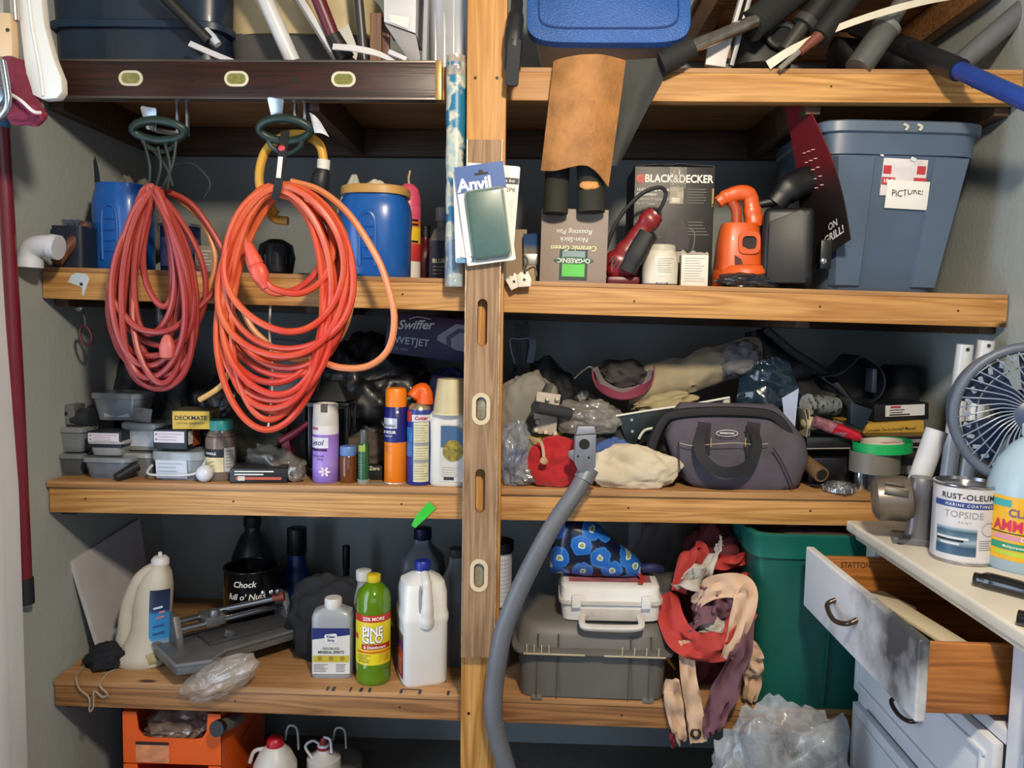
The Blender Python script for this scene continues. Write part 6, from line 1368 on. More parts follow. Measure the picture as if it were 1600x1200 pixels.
wpart('grip', MB().box(at(1361, 594, .27), (0.014, 0.05, 0.07), 0.004), M('#2e3846', 0.4), t)
wone('dark_drum', MB().lathe([(0.058, 0), (0.06, 0.005), (0.06, 0.1), (0.05, 0.115)], 26, loc=at(1403, 628, .42)), M('#171c26', 0.5), 'dark round drum beside the navy pitcher', 'drum')
c, s_ = wbox(1362, 630, 1450, 658, 0.2, 0.12)
t = thing('hardware_carton', 'black carton with a white printed label on the yellow book', 'box', (c.x, c.y, c.z-s_[2]/2), (0, -0.05, 0.1))
finish(MB().box((0, 0, s_[2]/2), s_, 0.001), 'body', M('#15161c', 0.45), t)
lb = finish(MB().box((0.01, -0.0605, s_[2]*0.6), (s_[0]*0.72, 0.0008, s_[2]*0.66)), 'white_label', M('#c9c9cc', 0.5), t)
lines(lb, -0.035, 0.012, s_[2]*0.42, s_[2]*0.72, 2, -0.061, PRINT, 0.0025, 3); finish(MB().box((-0.006, -0.0612, s_[2]*0.36), (0.06, 0.0006, 0.004)), 'dark_bar', PRINT, lb); finish(MB().box((-0.018, -0.0612, s_[2]*0.82), (0.03, 0.0006, 0.006)), 'red_print', M('#a83040', 0.5), lb)
c, s_ = wbox(1336, 659, 1443, 683, 0.18, 0.16)
t = thing('manual_book', 'thick yellow do-it-yourself manual lying flat', 'book', (c.x, c.y, c.z-s_[2]/2), (0, -0.07, 0.05))
finish(MB().box((0, 0.003, s_[2]/2), (s_[0]-0.004, 0.152, s_[2]-0.006)), 'pages', M('#cfc8b0', 0.7), t)
finish(MB().box((0, -0.076, s_[2]/2), (s_[0], 0.008, s_[2]), 0.003), 'spine', M('#b8933c', 0.45, var=0.06), t)
for z in (0.0015, s_[2]-0.0015): finish(MB().box((0, 0, z), (s_[0], 0.16, 0.003), 0.001), 'cover', M('#b8933c', 0.45), t)
lettering('Complete Do-it-yourself Manual', 0.0135, M('#2c2410', 0.5, var=0), t, on_front(0.0, -0.0803, s_[2]*0.5), offset=0.008, sx=0.82)
wone('dark_wedge', MB().prism([(q.x, q.z) for q in (at(1328, 628, .15), at(1362, 640, .15), at(1346, 672, .15), at(1326, 662, .15))], 0.14, 0.17, 0.003), M('#1a2636', 0.45), 'dark blue plastic wedge wedged beside the yellow book', 'wedge')
for k, (y0, y1, dz, lb, cc) in enumerate(((704, 752, 0, 'lower black printed case at the right end of the shelf', '#17161a'), (680, 703, 0, 'upper black printed case under the yellow book', '#1c1a1c'))):
    c, s_ = wbox(1262-4*k, y0, 1470+6*k, y1, 0.1, 0.17)
    t = thing('storage_case', lb, 'case', (c.x, c.y, c.z-s_[2]/2 if k else put(3, 1366, .15).z), (0, -0.03 if k else -math.atan(SHZ[3][1]), 0.04), 'black printed cases')
    finish(MB().box((0, 0, s_[2]/2), s_, 0.0015), 'body', M(cc, 0.3, coat=0.2, var=0.4, vs=12), t)
    finish(MB().box((-0.03, -0.0855, s_[2]*0.5), (0.05, 0.0008, s_[2]*0.86)), 'copper_print', M('#8a5a38', 0.4, var=0.6, vs=60), t)
    finish(MB().box((0.075, -0.0855, s_[2]*0.6), (0.1, 0.0008, s_[2]*0.3)), 'grey_print', M('#77787c', 0.4, var=0.6, vs=60), t)
    finish(MB().box((0, -0.0858, 0.002), (s_[0], 0.001, 0.003)), 'pale_edge', M('#8f8d88', 0.5), t)
A, B = at(1284, 742, .02), at(1258, 722, .1)
t = thing('cardboard_tube', 'short brown cardboard tube at the shelf front', 'tube', A)
wpart('tube', MB().tube([B, A], 12*S(.03), 18), M('#6d5238', 0.7), t)
dd = (A-B).normalized()
wpart('bore', MB().tube([A-dd*0.002, A+dd*0.0008], 9*S(.03), 16), M('#0c0907', 0.8), t)
p = put(3, 1311, 0.02)
t = thing('foil_ring', 'crinkled silver foil ring at the shelf front edge', 'foil', p)
finish(MB().lathe([(0.03, 0.0), (0.041, 0.003), (0.042, 0.014), (0.033, 0.024), (0.026, 0.022), (0.026, 0.006)], 30), 'rim', M('#b9bcc0', 0.18, 0.9, 0.3, 40, bump=0.5, bs=90), t)
for k in range(12):
    q = k*PI/6; finish(MB().box((0.0405*math.cos(q), 0.0405*math.sin(q), 0.009), (0.004, 0.006, 0.014), 0.001, rot=(0, 0, q)), 'tab', M('#c4c7ca', 0.2, 0.9), t)
p = put(3, 1376, 0.03); s_ = S(.03)
t = thing('tape_roll', 'narrow grey tape roll at the bottom of the tape stack', 'tape', p, group='stacked tape rolls')
finish(ringprism(MB(), sect(28, 20*s_, 20*s_), sect(28, 15*s_, 15*s_), -0.0, 32*s_, (0, 0, 0), Euler((PI/2, 0, 0))), 'tape', M('#55524e', 0.5), t); t.location.z += 0.0
p2 = put(3, 1345, 0.06)
wone('silver_spool', MB().lathe([(0.018, 0), (0.019, 0.03), (0.018, 0.05)], 20, loc=p2), M('#b4b9be', 0.18, 0.9, 0.3, 40), 'shiny silver spool left under the grey duct tape', 'spool')
t = thing('duct_tape', 'wide grey duct tape roll under the green tape', 'tape', p+Vector((-12*s_, 0, 32*s_)), group='stacked tape rolls')
finish(ringprism(MB(), sect(32, 37*s_, 37*s_), sect(32, 25*s_, 25*s_), 0.0, 32*s_, (0, 0, 0), Euler((PI/2, 0, 0))), 'tape', M('#6a665f', 0.45, var=0.12), t)
t = thing('masking_tape', 'bright green tape roll on top of the grey duct tape', 'tape', p+Vector((-1*s_, 0, 64.5*s_)), (0, -0.06, 0), group='stacked tape rolls')
finish(ringprism(MB(), sect(32, 43*s_, 43*s_), sect(32, 31*s_, 31*s_), 0.0, 16*s_, (0, 0, 0), Euler((PI/2, 0, 0))), 'tape', M('#0f9a50', 0.45, var=0.06), t)
finish(ringprism(MB(), sect(32, 31.5*s_, 31.5*s_), sect(32, 29*s_, 29*s_), 0.0, 16.5*s_, (0, 0, 0), Euler((PI/2, 0, 0))), 'card_core', M('#c4b9ac', 0.6), t)
finish(MB().box((0.002, -24*s_, 16.6*s_), (0.04, 0.02, 0.0006)), 'printed_sticker', M('#c98a8c', 0.5, var=0.3, vs=60), t)
for k, (xt, yt, xb_, r, lb) in enumerate(((1508, 538, 1478, 12, 'left of two upright white pipes against the right wall'), (1541, 532, 1503, 12.5, 'right of two upright white pipes against the right wall'))):
    A = at(xt, yt, 0.0); B = put(3, xb_, 0.025+0.0*k)
    t = thing('white_pipe', lb, 'pipe', B, group='white pipes at the right wall')
    wpart('pipe', MB().tube([A, B], r*S(), 18), M('#c6c9ce', 0.3, coat=0.3, var=0.05), t)
    q = at(xt+4, yt+8, -r*S()-0.0008); wpart('drilled_hole', MB().lathe([(0.0045, 0), (0.0045, 0.002)], 10, rot=(PI/2, 0, 0), loc=q), M('#2c2f36', 0.6), t)

# ================================================================== on the lowest shelf, left bay
def quad_board(name, corners, th, mat, label, cat):
    f = qfn(*corners)
    return wone(name, MB().sheet(f, 4, 4, th), mat, label, cat)
quad_board('white_board', ((107, 877, .10), (213, 811, .46), (238, 985, .43), (153, 1024, .13)), 0.012, M('#bdb9bd', 0.5, var=0.1, vs=5, dirt='#8a7f70', dirtamt=0.62), 'white melamine board leaning against the left wall', 'board')
p = stand(4, 224, 1034); s = S(p.y)
t = thing('cleaner_bottle', 'cream angled-handle cleaner bottle with a blue label at the left', 'bottle', p)
CREAM = M('#bdb4a3', 0.4, var=0.08)
rings = []
for w_, d_, z, o in ((72, 62, 0, 0), (80, 68, 4, 0), (80, 68, 16, 0), (70, 60, 30, 6), (58, 52, 60, 14), (58, 50, 100, 18), (54, 46, 128, 22), (40, 38, 150, 27), (26, 28, 160, 30), (26, 28, 166, 31)):
    rings.append([(x+o*s, y, z*s) for x, y in sect(28, w_*s/2, d_*s/2, 2.6)])
finish(MB().loft(rings), 'body', CREAM, t)
finish(MB().tube([(24*s, -2*s, 158*s), (2*s, -4*s, 142*s), (-18*s, -4*s, 100*s), (-24*s, -4*s, 60*s), (-30*s, -2*s, 22*s)], [11*s, 12*s, 12*s, 13*s, 14*s], 12, smooth=5, e=2.6), 'handle', CREAM, t)
finish(MB().lathe([(14*s, 164*s), (14*s, 172*s), (11*s, 176*s), (8*s, 178*s)], 18, loc=(31*s, 0, 0)), 'cap', M('#c9c6c4', 0.4), t)
finish(MB().lathe([(3.5*s, 176*s), (3*s, 184*s)], 10, loc=(31*s, 0, 0)), 'spout', M('#d0cecc', 0.4), t)
def onb(u, v):  # front-right face of the body
    return (30*s+u, -27*s+0.6*u, v)
lb = finish(MB().sheet(lambda u, v: (22*s+27*s*u+3*s*v, -26.3*s+(14*s*u*u)+2.2*s*max(0, v-0.6)*2, (40+88*v)*s), 10, 8, 0.0008), 'label', MG([(0, '#8fa0b0'), (0.12, '#2f7fb5'), (0.55, '#2c78b0'), (0.62, '#1b2f55'), (1, '#101a30')], 2, 40*s, 128*s, 0.4), t)
for k_, (z_, x0_, x1_, c_) in enumerate(((100, 30, 44, '#b9c4cf'), (92, 32, 47, '#b0707c'), (84, 30, 46, '#a86a78'), (70, 28, 45, '#1c4a78'), (58, 28, 46, '#1c4a78'))): finish(MB().box(((x0_+x1_)/2*s, (-27.4+14*(((x0_+x1_)/2-22)/27)**2)*s, z_*s), ((x1_-x0_)*s, 0.0012, 3.2*s), rot=(0, -0.2, 0.32)), 'print_strip', M(c_, 0.5, var=0.3, vs=200), lb)
finish(MB().lump((24*s, -27*s, 17*s), (12*s, 4*s, 10*s), 0.2, 2, 4, 3, False), 'yellow_stain', M('#9a8f64', 0.6), t)
t = thing('drawstring_hat', 'navy cloth cap with a pale drawstring hanging over the edge', 'cloth cap', stand(4, 158, 1045))
wpart('cap', MB().lump(stand(4, 160, 1046)+Vector((0, 0.03, 0.025)), (0.062, 0.055, 0.038), 0.25, 1.8, 51, 4, True, 2, 0.06, (0, -0.3, -0.4)), M('#10141f', 0.85, var=0.2), t, ang=60)
wpart('drawstring', MB().tube([stand(4, 186, 1000)+Vector((0, 0, .03)), stand(4, 184, 1040)+Vector((0, 0, .004)), stand(4, 168, 1054)+Vector((0, 0, .003)), at(156, 1070, -.012), at(168, 1084, -.014), at(160, 1089, -.014), at(147, 1080, -.014), at(146, 1104, -.014), at(140, 1111, -.014), at(139, 1090, -.014), at(124, 1076, -.014), at(119, 1060, -.012), stand(4, 126, 1050)+Vector((0, 0, .003)), stand(4, 140, 1035)+Vector((0, 0, .01))], 0.0024, 7, smooth=5), M('#9b917e', 0.7), t)
t = thing('outlet_timer', 'small round white gadget beside the cream bottle', 'gadget', stand(4, 186, 1012))
q = at(186, 990, stand(4, 186, 1010).y)
wpart('disc', MB().lathe([(0.018, 0), (0.022, 0.004), (0.022, 0.016), (0.017, 0.022)], 24, rot=(PI/2, 0.3, 0), loc=q), M('#bfc0c6', 0.4), t)
wpart('button', MB().lathe([(0.003, 0), (0.003, 0.002)], 10, rot=(PI/2, 0.3, 0), loc=q+Vector((0.004, -0.023, 0.003))), M('#3a3c42', 0.5), t)
wpart('cord', MB().tube([q+Vector((-0.005, 0.01, 0.02)), q+Vector((0.005, 0.02, 0.045)), q+Vector((0.03, 0.03, 0.055)), q+Vector((0.05, 0.04, 0.05))], 0.003, 7, smooth=4), M('#b9b9bc', 0.5), t)
wpart('stem', MB().box(q+Vector((0.0, 0.01, -0.028)), (0.02, 0.015, 0.03), 0.004), M('#8f8f94', 0.5), t)
# tile cutter
zb = shz(4, -0.7)
def onz(px, py, z):
    d = ray(px, py); return CP+d*((z-CP.z)/d.z)
t = thing('tile_cutter', 'grey metal tile cutter with two chrome rails', 'tile cutter', stand(4, 330, 1040))
GR2 = M('#6a6a6b', 0.45, 0.4, 0.25, 14)
g = lambda x, y, h: onz(x, y, zb+h)
base = [g(x, y, 0.075) for x, y in ((240, 1008), (276, 1042), (330, 1034), (352, 1018), (468, 984), (478, 958), (300, 990))]
wpart('base_tray', MB().prism([(q.x, q.y) for q in base], zb+0.05, zb+0.075, 0.003, plane='xy'), GR2, t)
A, B = g(318, 1000, 0.08), g(466, 962, 0.08); dv = (B-A).normalized(); nv = Vector((-dv.y, dv.x, 0))
wpart('fence', MB().box((A+B)/2+Vector((0, 0, 0.0)), ((B-A).length, 0.09, 0.012), 0.002, rot=Matrix.Rotation(math.atan2(dv.y, dv.x), 3, 'Z')), M('#3a3a3c', 0.5), t)
wpart('tray_rim', MB().tube([q+Vector((0, 0, 0.002)) for q in base], 0.006, 8, closed=True), M('#7d7d7f', 0.4, 0.45), t)
CH = M('#b9bec6', 0.12, 0.95, 0.1)
r0, r1 = g(276, 985, 0.115), g(446, 944, 0.12)
for k in (0, 1):
    o = nv*0.05*k + Vector((0, 0, 0.005*k)); wpart('chrome_rail', MB().tube([r0+o, r1+o], 0.0085, 14), CH, t)
def upright(q, rz):
    return MB().prism([(-0.055, 0), (0.055, 0), (0.05, 0.03), (0.025, 0.085), (-0.025, 0.085), (-0.05, 0.03)], -0.009, 0.009, 0.002, rot=Matrix.Rotation(rz, 3, 'Z'), loc=q)
az = math.atan2(dv.y, dv.x)+PI/2
wpart('end_bracket', upright(Vector((r0.x, r0.y, zb+0.07))+nv*0.025, az), GR2, t); wpart('end_bracket', upright(Vector((r1.x, r1.y, zb+0.07))+nv*0.025, az), GR2, t)
m_ = r0+(r1-r0)*0.33
cr = wpart('carriage', MB().box(m_+nv*0.025+Vector((0, 0, 0.004)), (0.055, 0.075, 0.028), 0.004, rot=Matrix.Rotation(math.atan2(dv.y, dv.x), 3, 'Z')), M('#6a6a6b', 0.45, 0.4), t)
wpart('carriage_knob', MB().lathe([(0.014, 0), (0.016, 0.008), (0.012, 0.02)], 16, loc=m_+Vector((0, 0, 0.016))), M('#8b8c8f', 0.3, 0.7), cr)
wpart('lever', MB().tube([m_+nv*0.03+Vector((0, 0, 0.02)), g(400, 941, 0.15), g(440, 932, 0.165)], [0.008, 0.008, 0.011], 12), CH, t)
wpart('lever_grip', MB().tube([g(426, 935, 0.16), g(444, 931, 0.167)], [0.01, 0.015], 12), M('#7d3a30', 0.5), t)
wpart('wing_nut', MB().box(g(358, 990, 0.095), (0.028, 0.012, 0.02), 0.004, rot=(0, 0.3, 0.5)), M('#59595b', 0.4, 0.5), t)
t = thing('plastic_bag', 'clear plastic bag sagging over the shelf edge under the tile cutter', 'bag', at(350, 1095, -0.02))
wpart('film', MB().lump(at(346, 1058, -0.012), (0.108, 0.045, 0.047), 0.14, 1.3, 61, 5, False, 2, 0.07, (0, -0.45, 0)), film('#b5a99c', 0.5), t, ang=60)
# coffee tin mug etc at the back
p = stand(4, 392, 945); p.y = 0.36; p.z = shz(4, p.x); s = S(.36); hc = (onz(392, 882, 0)-onz(392, 882, 0)).z
zt = at(392, 884, 0.36).z
t = thing('coffee_tin', 'black coffee tin with white lettering behind the tile cutter', 'tin', (at(393, 900, .36).x, 0.36, p.z))
hh = zt-p.z; R = 42*s
finish(MB().lathe([(R*0.97, 0), (R, 0.004), (R, hh-0.003), (R*1.02, hh), (R*0.95, hh+0.001), (R*0.95, hh-0.05)], 32), 'body', M('#0b0c0f', 0.3, coat=0.3), t)
finish(MB().patch(R+0.0006, hh*0.35, hh*0.75, -82, -55, 8, 1), 'yellow_stripe', M('#b8972a', 0.5), t)
lettering('Chock', 0.026, WHITEPRINT, t, on_round(R+0.0003, hh*0.84, 4), shear=0.2, offset=0.015); lettering("full o' Nuts", 0.026, WHITEPRINT, t, on_round(R+0.0003, hh*0.66, 8), shear=0.2, offset=0.015)
finish(MB().tube([(R*1.01*math.cos(q*PI/14), R*1.01*math.sin(q*PI/14), hh) for q in range(28)], 0.003, 8, closed=True), 'rim', M('#2c2e33', 0.2, 0.7), t)
for k, x in enumerate((412, 424, 433)): wone('chrome_bolt', MB().lathe([(0.004, 0), (0.007, 0.001), (0.007, 0.01), (0.004, 0.012)], 8, rot=(PI/2, 0.4, 0.3*k), loc=g(x, 925-k, 0.19)), CH, ('left', 'middle', 'right')[k]+' of three chrome bolts above the tile cutter lever', 'bolt', 'chrome bolts')
def simple_bottle(px, Y, pyt, pyb_, wpx, prof, col_, capcol, label, e=2.0, i=4, cap=0.1, mat=None, group=None, name='bottle', zb=None):
    X = at(px, (pyt+pyb_)/2, Y).x; z0 = shz(i, X) if zb is None else zb; h = at(px, pyt, Y).z-z0; R = wpx/2*S(Y)
    t = thing(name, label, 'bottle', (X, Y, z0), group=group)
    finish(MB().lathe([(R*r, h*(1-cap)*z) for r, z in prof], 26, e=e), 'body', mat or M(col_, 0.35, var=0.06), t)
    rn = prof[-1][0]*R
    finish(MB().lathe([(rn*1.15, h*(1-cap)-0.002), (rn*1.2, h*(1-cap)+0.002), (rn*1.2, h-0.002), (rn*1.0, h)], 20), 'cap', M(capcol, 0.4), t)
    return t, R, h
JUG = [(0.95, 0), (1, 0.03), (1, 0.55), (0.9, 0.68), (0.55, 0.88), (0.33, 0.95), (0.33, 1)]
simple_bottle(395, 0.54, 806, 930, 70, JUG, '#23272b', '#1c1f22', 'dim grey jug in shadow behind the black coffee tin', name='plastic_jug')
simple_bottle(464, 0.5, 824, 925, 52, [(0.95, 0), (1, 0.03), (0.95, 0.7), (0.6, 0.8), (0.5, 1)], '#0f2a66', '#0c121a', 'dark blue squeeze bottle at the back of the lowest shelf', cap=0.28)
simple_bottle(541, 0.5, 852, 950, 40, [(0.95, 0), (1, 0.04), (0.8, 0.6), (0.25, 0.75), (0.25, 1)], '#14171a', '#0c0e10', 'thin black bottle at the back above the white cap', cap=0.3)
heap(528, 0.22, 900, 1035, 150, 0.14, 'black cloth bag slumped behind the mineral spirits', M('#15161a', 0.85, var=0.25), 71, 'cloth_bag', 'bag', 0.2, 0.06, i=4)
heap(478, 0.3, 935, 990, 70, 0.12, 'black cloth lying beside the tile cutter end', M('#0e0f12', 0.85, var=0.25), 72, 'black_cloth', 'cloth', 0.2, 0.06, i=4)
# mineral spirits
p = stand(4, 518, 1058); s = S(p.y)
t = thing('solvent_bottle', 'flat grey mineral spirits bottle with a white cap', 'bottle', p+Vector((0, 0.02, 0)), (0, 0, 0.06))
rings = [[(x, y, z*s) for x, y in sect(32, w_*s/2, d_*s/2, 5)] for w_, d_, z in ((62, 34, 0), (66, 38, 4), (66, 38, 88), (66, 38, 100), (60, 34, 108), (34, 24, 114), (24, 22, 116))]
finish(MB().loft(rings), 'body', M('#9a9c9e', 0.3, trans=0.1, var=0.05), t)
finish(MB().lathe([(13.5*s, 112*s), (14*s, 114*s), (14*s, 127*s), (12.5*s, 129*s)], 24), 'cap', M('#c9c6c0', 0.4), t)
yb = -19.2*s
lb = finish(MB().box((0, yb, 47*s), (60*s, 0.001, 76*s)), 'label', M('#c9c6c2', 0.45), t)
finish(MB().prism([(-30*s, 85*s), (-30*s, 66*s), (30*s, 74*s), (30*s, 85*s)], yb-0.001, yb-0.0004), 'navy_header', M('#1c2466', 0.45), lb)
pl_ = finish(MB().prism(rrect(20*s, 15*s, 3*s), yb-0.0018, yb-0.0012, loc=(0, 0, 68*s), rot=(0, -0.1, 0)), 'logo_plate', M('#d5d3d0', 0.5), lb)
lettering('Klean', 0.0105, M('#1c2466', 0.5, var=0), pl_, on_front(0, yb-0.0016, 71*s), offset=0.03); lettering('Strip', 0.0105, M('#1c2466', 0.5, var=0), pl_, on_front(0, yb-0.0016, 65*s), offset=0.03)
lettering('ODORLESS', 0.0095, PRINT, lb, on_front(0, yb-0.0006, 51*s), offset=0.01); lettering('MINERAL SPIRITS', 0.0105, PRINT, lb, on_front(0, yb-0.0006, 45*s), offset=0.025, sx=0.92)
bn = finish(MB().box((0, yb-0.0007, 34*s), (58*s, 0.0006, 11*s)), 'yellow_band', M('#b5a02c', 0.5), lb)
for k in (-18, 0, 18): finish(MB().lathe([(4*s, 0), (4*s, 0.0005)], 14, rot=(PI/2, 0, 0), loc=(k*s, yb-0.001, 35*s)), 'icon', M('#8c7a20', 0.5), bn)
lines(lb, -28*s, -4*s, 12*s, 26*s, 6, yb-0.0006, PRINT, 0.0012); lines(lb, 8*s, 28*s, 12*s, 26*s, 6, yb-0.0006, PRINT, 0.0012, 5)
# white bottle behind and pine cleaner
q = stand(4, 570, 1040)
simple_bottle(568, q.y+0.03, 890, 1030, 46, [(0.95, 0), (1, 0.03), (1, 0.55), (0.8, 0.75), (0.45, 0.93), (0.45, 1)], '#8d8f90', '#c9c8c4', 'grey bottle with a white cap behind the green cleaner', cap=0.1)
p = stand(4, 581, 1066); s = S(p.y)
t = thing('cleaner_bottle', 'yellow-green pine cleaner bottle with a yellow cap', 'bottle', p+Vector((0, 0.02, 0)))
R = 28.5*s; H = 176*s
GRN = M('#6f9c12', 0.08, trans=0.45, coat=0.4, var=0.1)
finish(MB().lathe([(R*0.9, 0), (R*0.98, 0.004), (R, H*0.05), (R*0.96, H*0.09), (R, H*0.13), (R, H*0.18), (R*0.98, H*0.2), (R*0.98, H*0.68), (R, H*0.7), (R*0.97, H*0.74), (R*0.99, H*0.77), (R*0.86, H*0.85), (R*0.5, H*0.915), (R*0.36, H*0.93), (R*0.36, H*0.94)], 34), 'body', GRN, t)
finish(MB().lathe([(R*0.38, H*0.935), (R*0.4, H*0.94), (R*0.4, H*0.995), (R*0.35, H)], 22), 'cap', M('#d0b520', 0.4), t)
lb = finish(MB().patch(R*0.995, H*0.2, H*0.66, -85, 85, 26, 1), 'label', M('#d9c51e', 0.4, var=0.05), t)
rd = finish(MB().patch(R*1.003, H*0.6, H*0.665, -85, 85, 26, 1), 'red_band', M('#b8281c', 0.45), lb); lettering('25% MORE', 0.013, WHITEPRINT, rd, on_round(R*1.005, H*0.632, 12), offset=0.02)
for tx, z in (('PINE', 0.515), ('GLO', 0.445)):
    lettering(tx, 0.034, M('#1f2a10', 0.5, var=0), lb, on_round(R*1.0, H*z-0.0012, 8), offset=0.06, sx=0.85); lettering(tx, 0.034, WHITEPRINT, lb, on_round(R*1.014, H*z, 8), offset=0.03, sx=0.85)
r2 = finish(MB().patch(R*1.004, H*0.345, H*0.395, -30, 75, 16, 1), 'red_ribbon', M('#b02418', 0.45), lb); lettering('& Disinfectant', 0.011, WHITEPRINT, r2, on_round(R*1.008, H*0.368, 16), offset=0.02)
finish(MB().patch(R*1.004, H*0.31, H*0.33, -50, 80, 16, 1), 'orange_line', M('#c8641c', 0.45), lb); finish(MB().patch(R*1.004, H*0.43, H*0.48, -75, -45, 8, 1), 'red_corner', M('#b8381c', 0.45), lb)
lines_round(lb, R*1.002, -45, 5, H*0.22, H*0.3, 5, PRINT, 0.0012); finish(MB().patch(R*1.003, H*0.225, H*0.3, 30, 70, 8, 1), 'picture', M('#c9a81c', 0.5, var=0.4, vs=60), lb)
# white jug
p = stand(4, 656, 1066); s = S(p.y)
t = thing('plastic_jug', 'big white square jug with a blue cap left of the post', 'jug', p+Vector((0, 0.035, 0)), (0, 0, 0.35))
WJ = M('#dfddd8', 0.35, var=0.04)
w0 = 74*s
rings = [[(x, y, z*s) for x, y in sect(36, w0*k/2, w0*k/2, e)] for k, z, e in ((0.92, 0, 6), (1.0, 5, 6), (1.0, 100, 6), (1.04, 106, 6), (1.04, 114, 6), (0.98, 124, 5.5), (0.98, 150, 5), (0.9, 165, 4), (0.55, 174, 3), (0.3, 178, 2), (0.28, 184, 2))]
finish(MB().loft(rings), 'body', WJ, t)
finish(MB().tube([(0.0, -w0*0.18, 176*s), (0, -w0*0.38, 168*s), (0, -w0*0.47, 142*s), (0, -w0*0.48, 118*s), (0, -w0*0.43, 100*s)], [8*s, 9*s, 10*s, 11*s, 13*s], 12, smooth=5), 'handle', M('#d0cecb', 0.35), t)
for sx in (-1,): finish(MB().lump((sx*11*s, -w0*0.475, 142*s), (3.2*s, 4*s, 24*s), 0.02, 1, 1, 3, False), 'handle_recess', M('#8d8f94', 0.5), t)
finish(MB().lathe([(12.5*s, 181*s), (13*s, 183*s), (13*s, 194*s), (11.5*s, 196*s)], 24), 'cap', M('#1c2a86', 0.4), t)
lb = finish(MB().box((-w0/2-0.0008, -0.008, 48*s), (0.001, w0*0.6, 72*s)), 'side_label', MG([(0, '#8a1f24'), (0.35, '#a8281c'), (0.5, '#c2501c'), (0.75, '#4a1c5c'), (1, '#6a5a1c')], 2, 12*s, 84*s, 0.4), t)
for k in range(5): finish(MB().box((-w0/2-0.0016, -0.008, (20+5*k)*s), (0.0006, w0*0.4, 0.003)), 'print_line', M('#c98a86', 0.5), lb)
# grey jugs at the back and the green tape flag
t, R_, h_ = simple_bottle(660, 0.4, 824, 960, 72, [(0.95, 0), (1, 0.03), (1, 0.62), (0.9, 0.8), (0.4, 0.93), (0.33, 1)], '#7b8188', '#141a3a', 'grey translucent jug with a dark cap at the back left of the post', 5, mat=M('#6f757c', 0.3, alpha=0.9), name='plastic_jug')
wone('tape_flag', MB().ribbon([at(646, 823, -.012), at(653, 813, -.008), at(664, 801, -.004), at(676, 789, -.003)], (0.7, 0, -0.6), [0.012, 0.024, 0.026], 0.001), M('#2fb52c', 0.4), 'bright green tape flag stuck to the third shelf edge', 'tape')
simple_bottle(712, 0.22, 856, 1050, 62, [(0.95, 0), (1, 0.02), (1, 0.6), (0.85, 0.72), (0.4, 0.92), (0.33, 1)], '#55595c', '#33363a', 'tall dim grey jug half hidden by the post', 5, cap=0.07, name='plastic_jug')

# ================================================================== on the lowest shelf, right bay
t, R_, h_ = simple_bottle(776, 0.2, 843, 1050, 46, [(0.96, 0), (1, 0.02), (1, 0.97), (0.95, 1)], '#85888c', '#0c0d10', 'grey cylinder with a white paper label behind the conduit', cap=0.08, name='canister')
lb = finish(MB().patch(R_+0.0006, h_*0.5, h_*0.9, -80, 85, 20, 1), 'paper_label', M('#b9b8bc', 0.5, var=0.05), t); lines_round(lb, R_+0.0006, 5, 75, h_*0.53, h_*0.88, 11, M('#8f8d94', 0.5), 0.0014)
finish(MB().lathe([(R_+0.001, h_*0.48), (R_+0.001, h_*0.492)], 26, capa=False, capb=False), 'black_line', M('#121214', 0.5), t)
# grey toolbox
A, B = at(804, 1098, -0.02), at(1048, 1098, -0.02)
xc = (A.x+B.x)/2; W_ = B.x-A.x; zb4 = shz(4, xc)
t = thing('toolbox', 'grey plastic toolbox with cream latches on the lowest shelf', 'toolbox', (xc, 0.13, zb4), (0, -math.atan(SHZ[4][1])*0.6, 0))
GP = M('#625f5a', 0.5, var=0.12, vs=7); hh = at(925, 1020, -.02).z-zb4; hl = 44*S()
rg = lambda w_, d_, z, e=9: [(x, y, z) for x, y in sect(44, w_/2, d_/2, e)]
finish(MB().loft([rg(W_*0.94, 0.265, 0.004), rg(W_*0.965, 0.28, hh*0.98)]), 'body', GP, t)
finish(MB().loft([rg(W_*1.05, 0.325, hh*0.95), rg(W_*1.06, 0.335, hh*0.99), rg(W_*1.06, 0.335, hh*1.05), rg(W_*1.03, 0.31, hh*1.08)]), 'rim', GP, t)
finish(MB().loft([rg(W_*1.0, 0.30, hh*1.06, 8), rg(W_*0.985, 0.285, hh+hl*0.55, 7), rg(W_*0.95, 0.25, hh+hl*0.9, 7), rg(W_*0.9, 0.21, hh+hl, 7)]), 'lid', GP, t)
for x in (-0.36, -0.23, 0.23, 0.36):
    finish(MB().prism([(x*W_-0.001, hh*1.06), (x*W_+0.003, hh*1.06), (x*W_+0.003, hh+hl*0.6), (x*W_-0.001, hh+hl*0.6)], -0.152, -0.14), 'lid_groove', M('#47453f', 0.6), t)
    finish(MB().box((x*W_, -0.1405, hh*0.5), (0.003, 0.004, hh*0.9)), 'body_groove', M('#4a4843', 0.6), t)
CL = M('#b5a98a', 0.45)
for x0, x1 in ((-0.45, -0.06), (0.06, 0.45)):
    l_ = finish(MB().box(((x0+x1)/2*W_, -0.168, hh*1.0), ((x1-x0)*W_, 0.004, 0.004), 0.001), 'latch', CL, t)
    for k in range(4):
        for j in (0, 0.03): finish(MB().box(((x0+(x1-x0)*((0.05+0.12*k) if (x0 < 0) else (0.3+0.2*k)*0.98))*W_+j*0, -0.168, hh*1.0+0.012), (0.0025, 0.004, 0.026), 0.0005), 'latch_tooth', CL, l_) if j == 0 else None
for x in (-0.36, 0.36): finish(MB().box((x*W_, -0.125, 0.004), (0.03, 0.03, 0.012), 0.003), 'foot', M('#6b6862', 0.5), t)
ztop = zb4+hh+hl
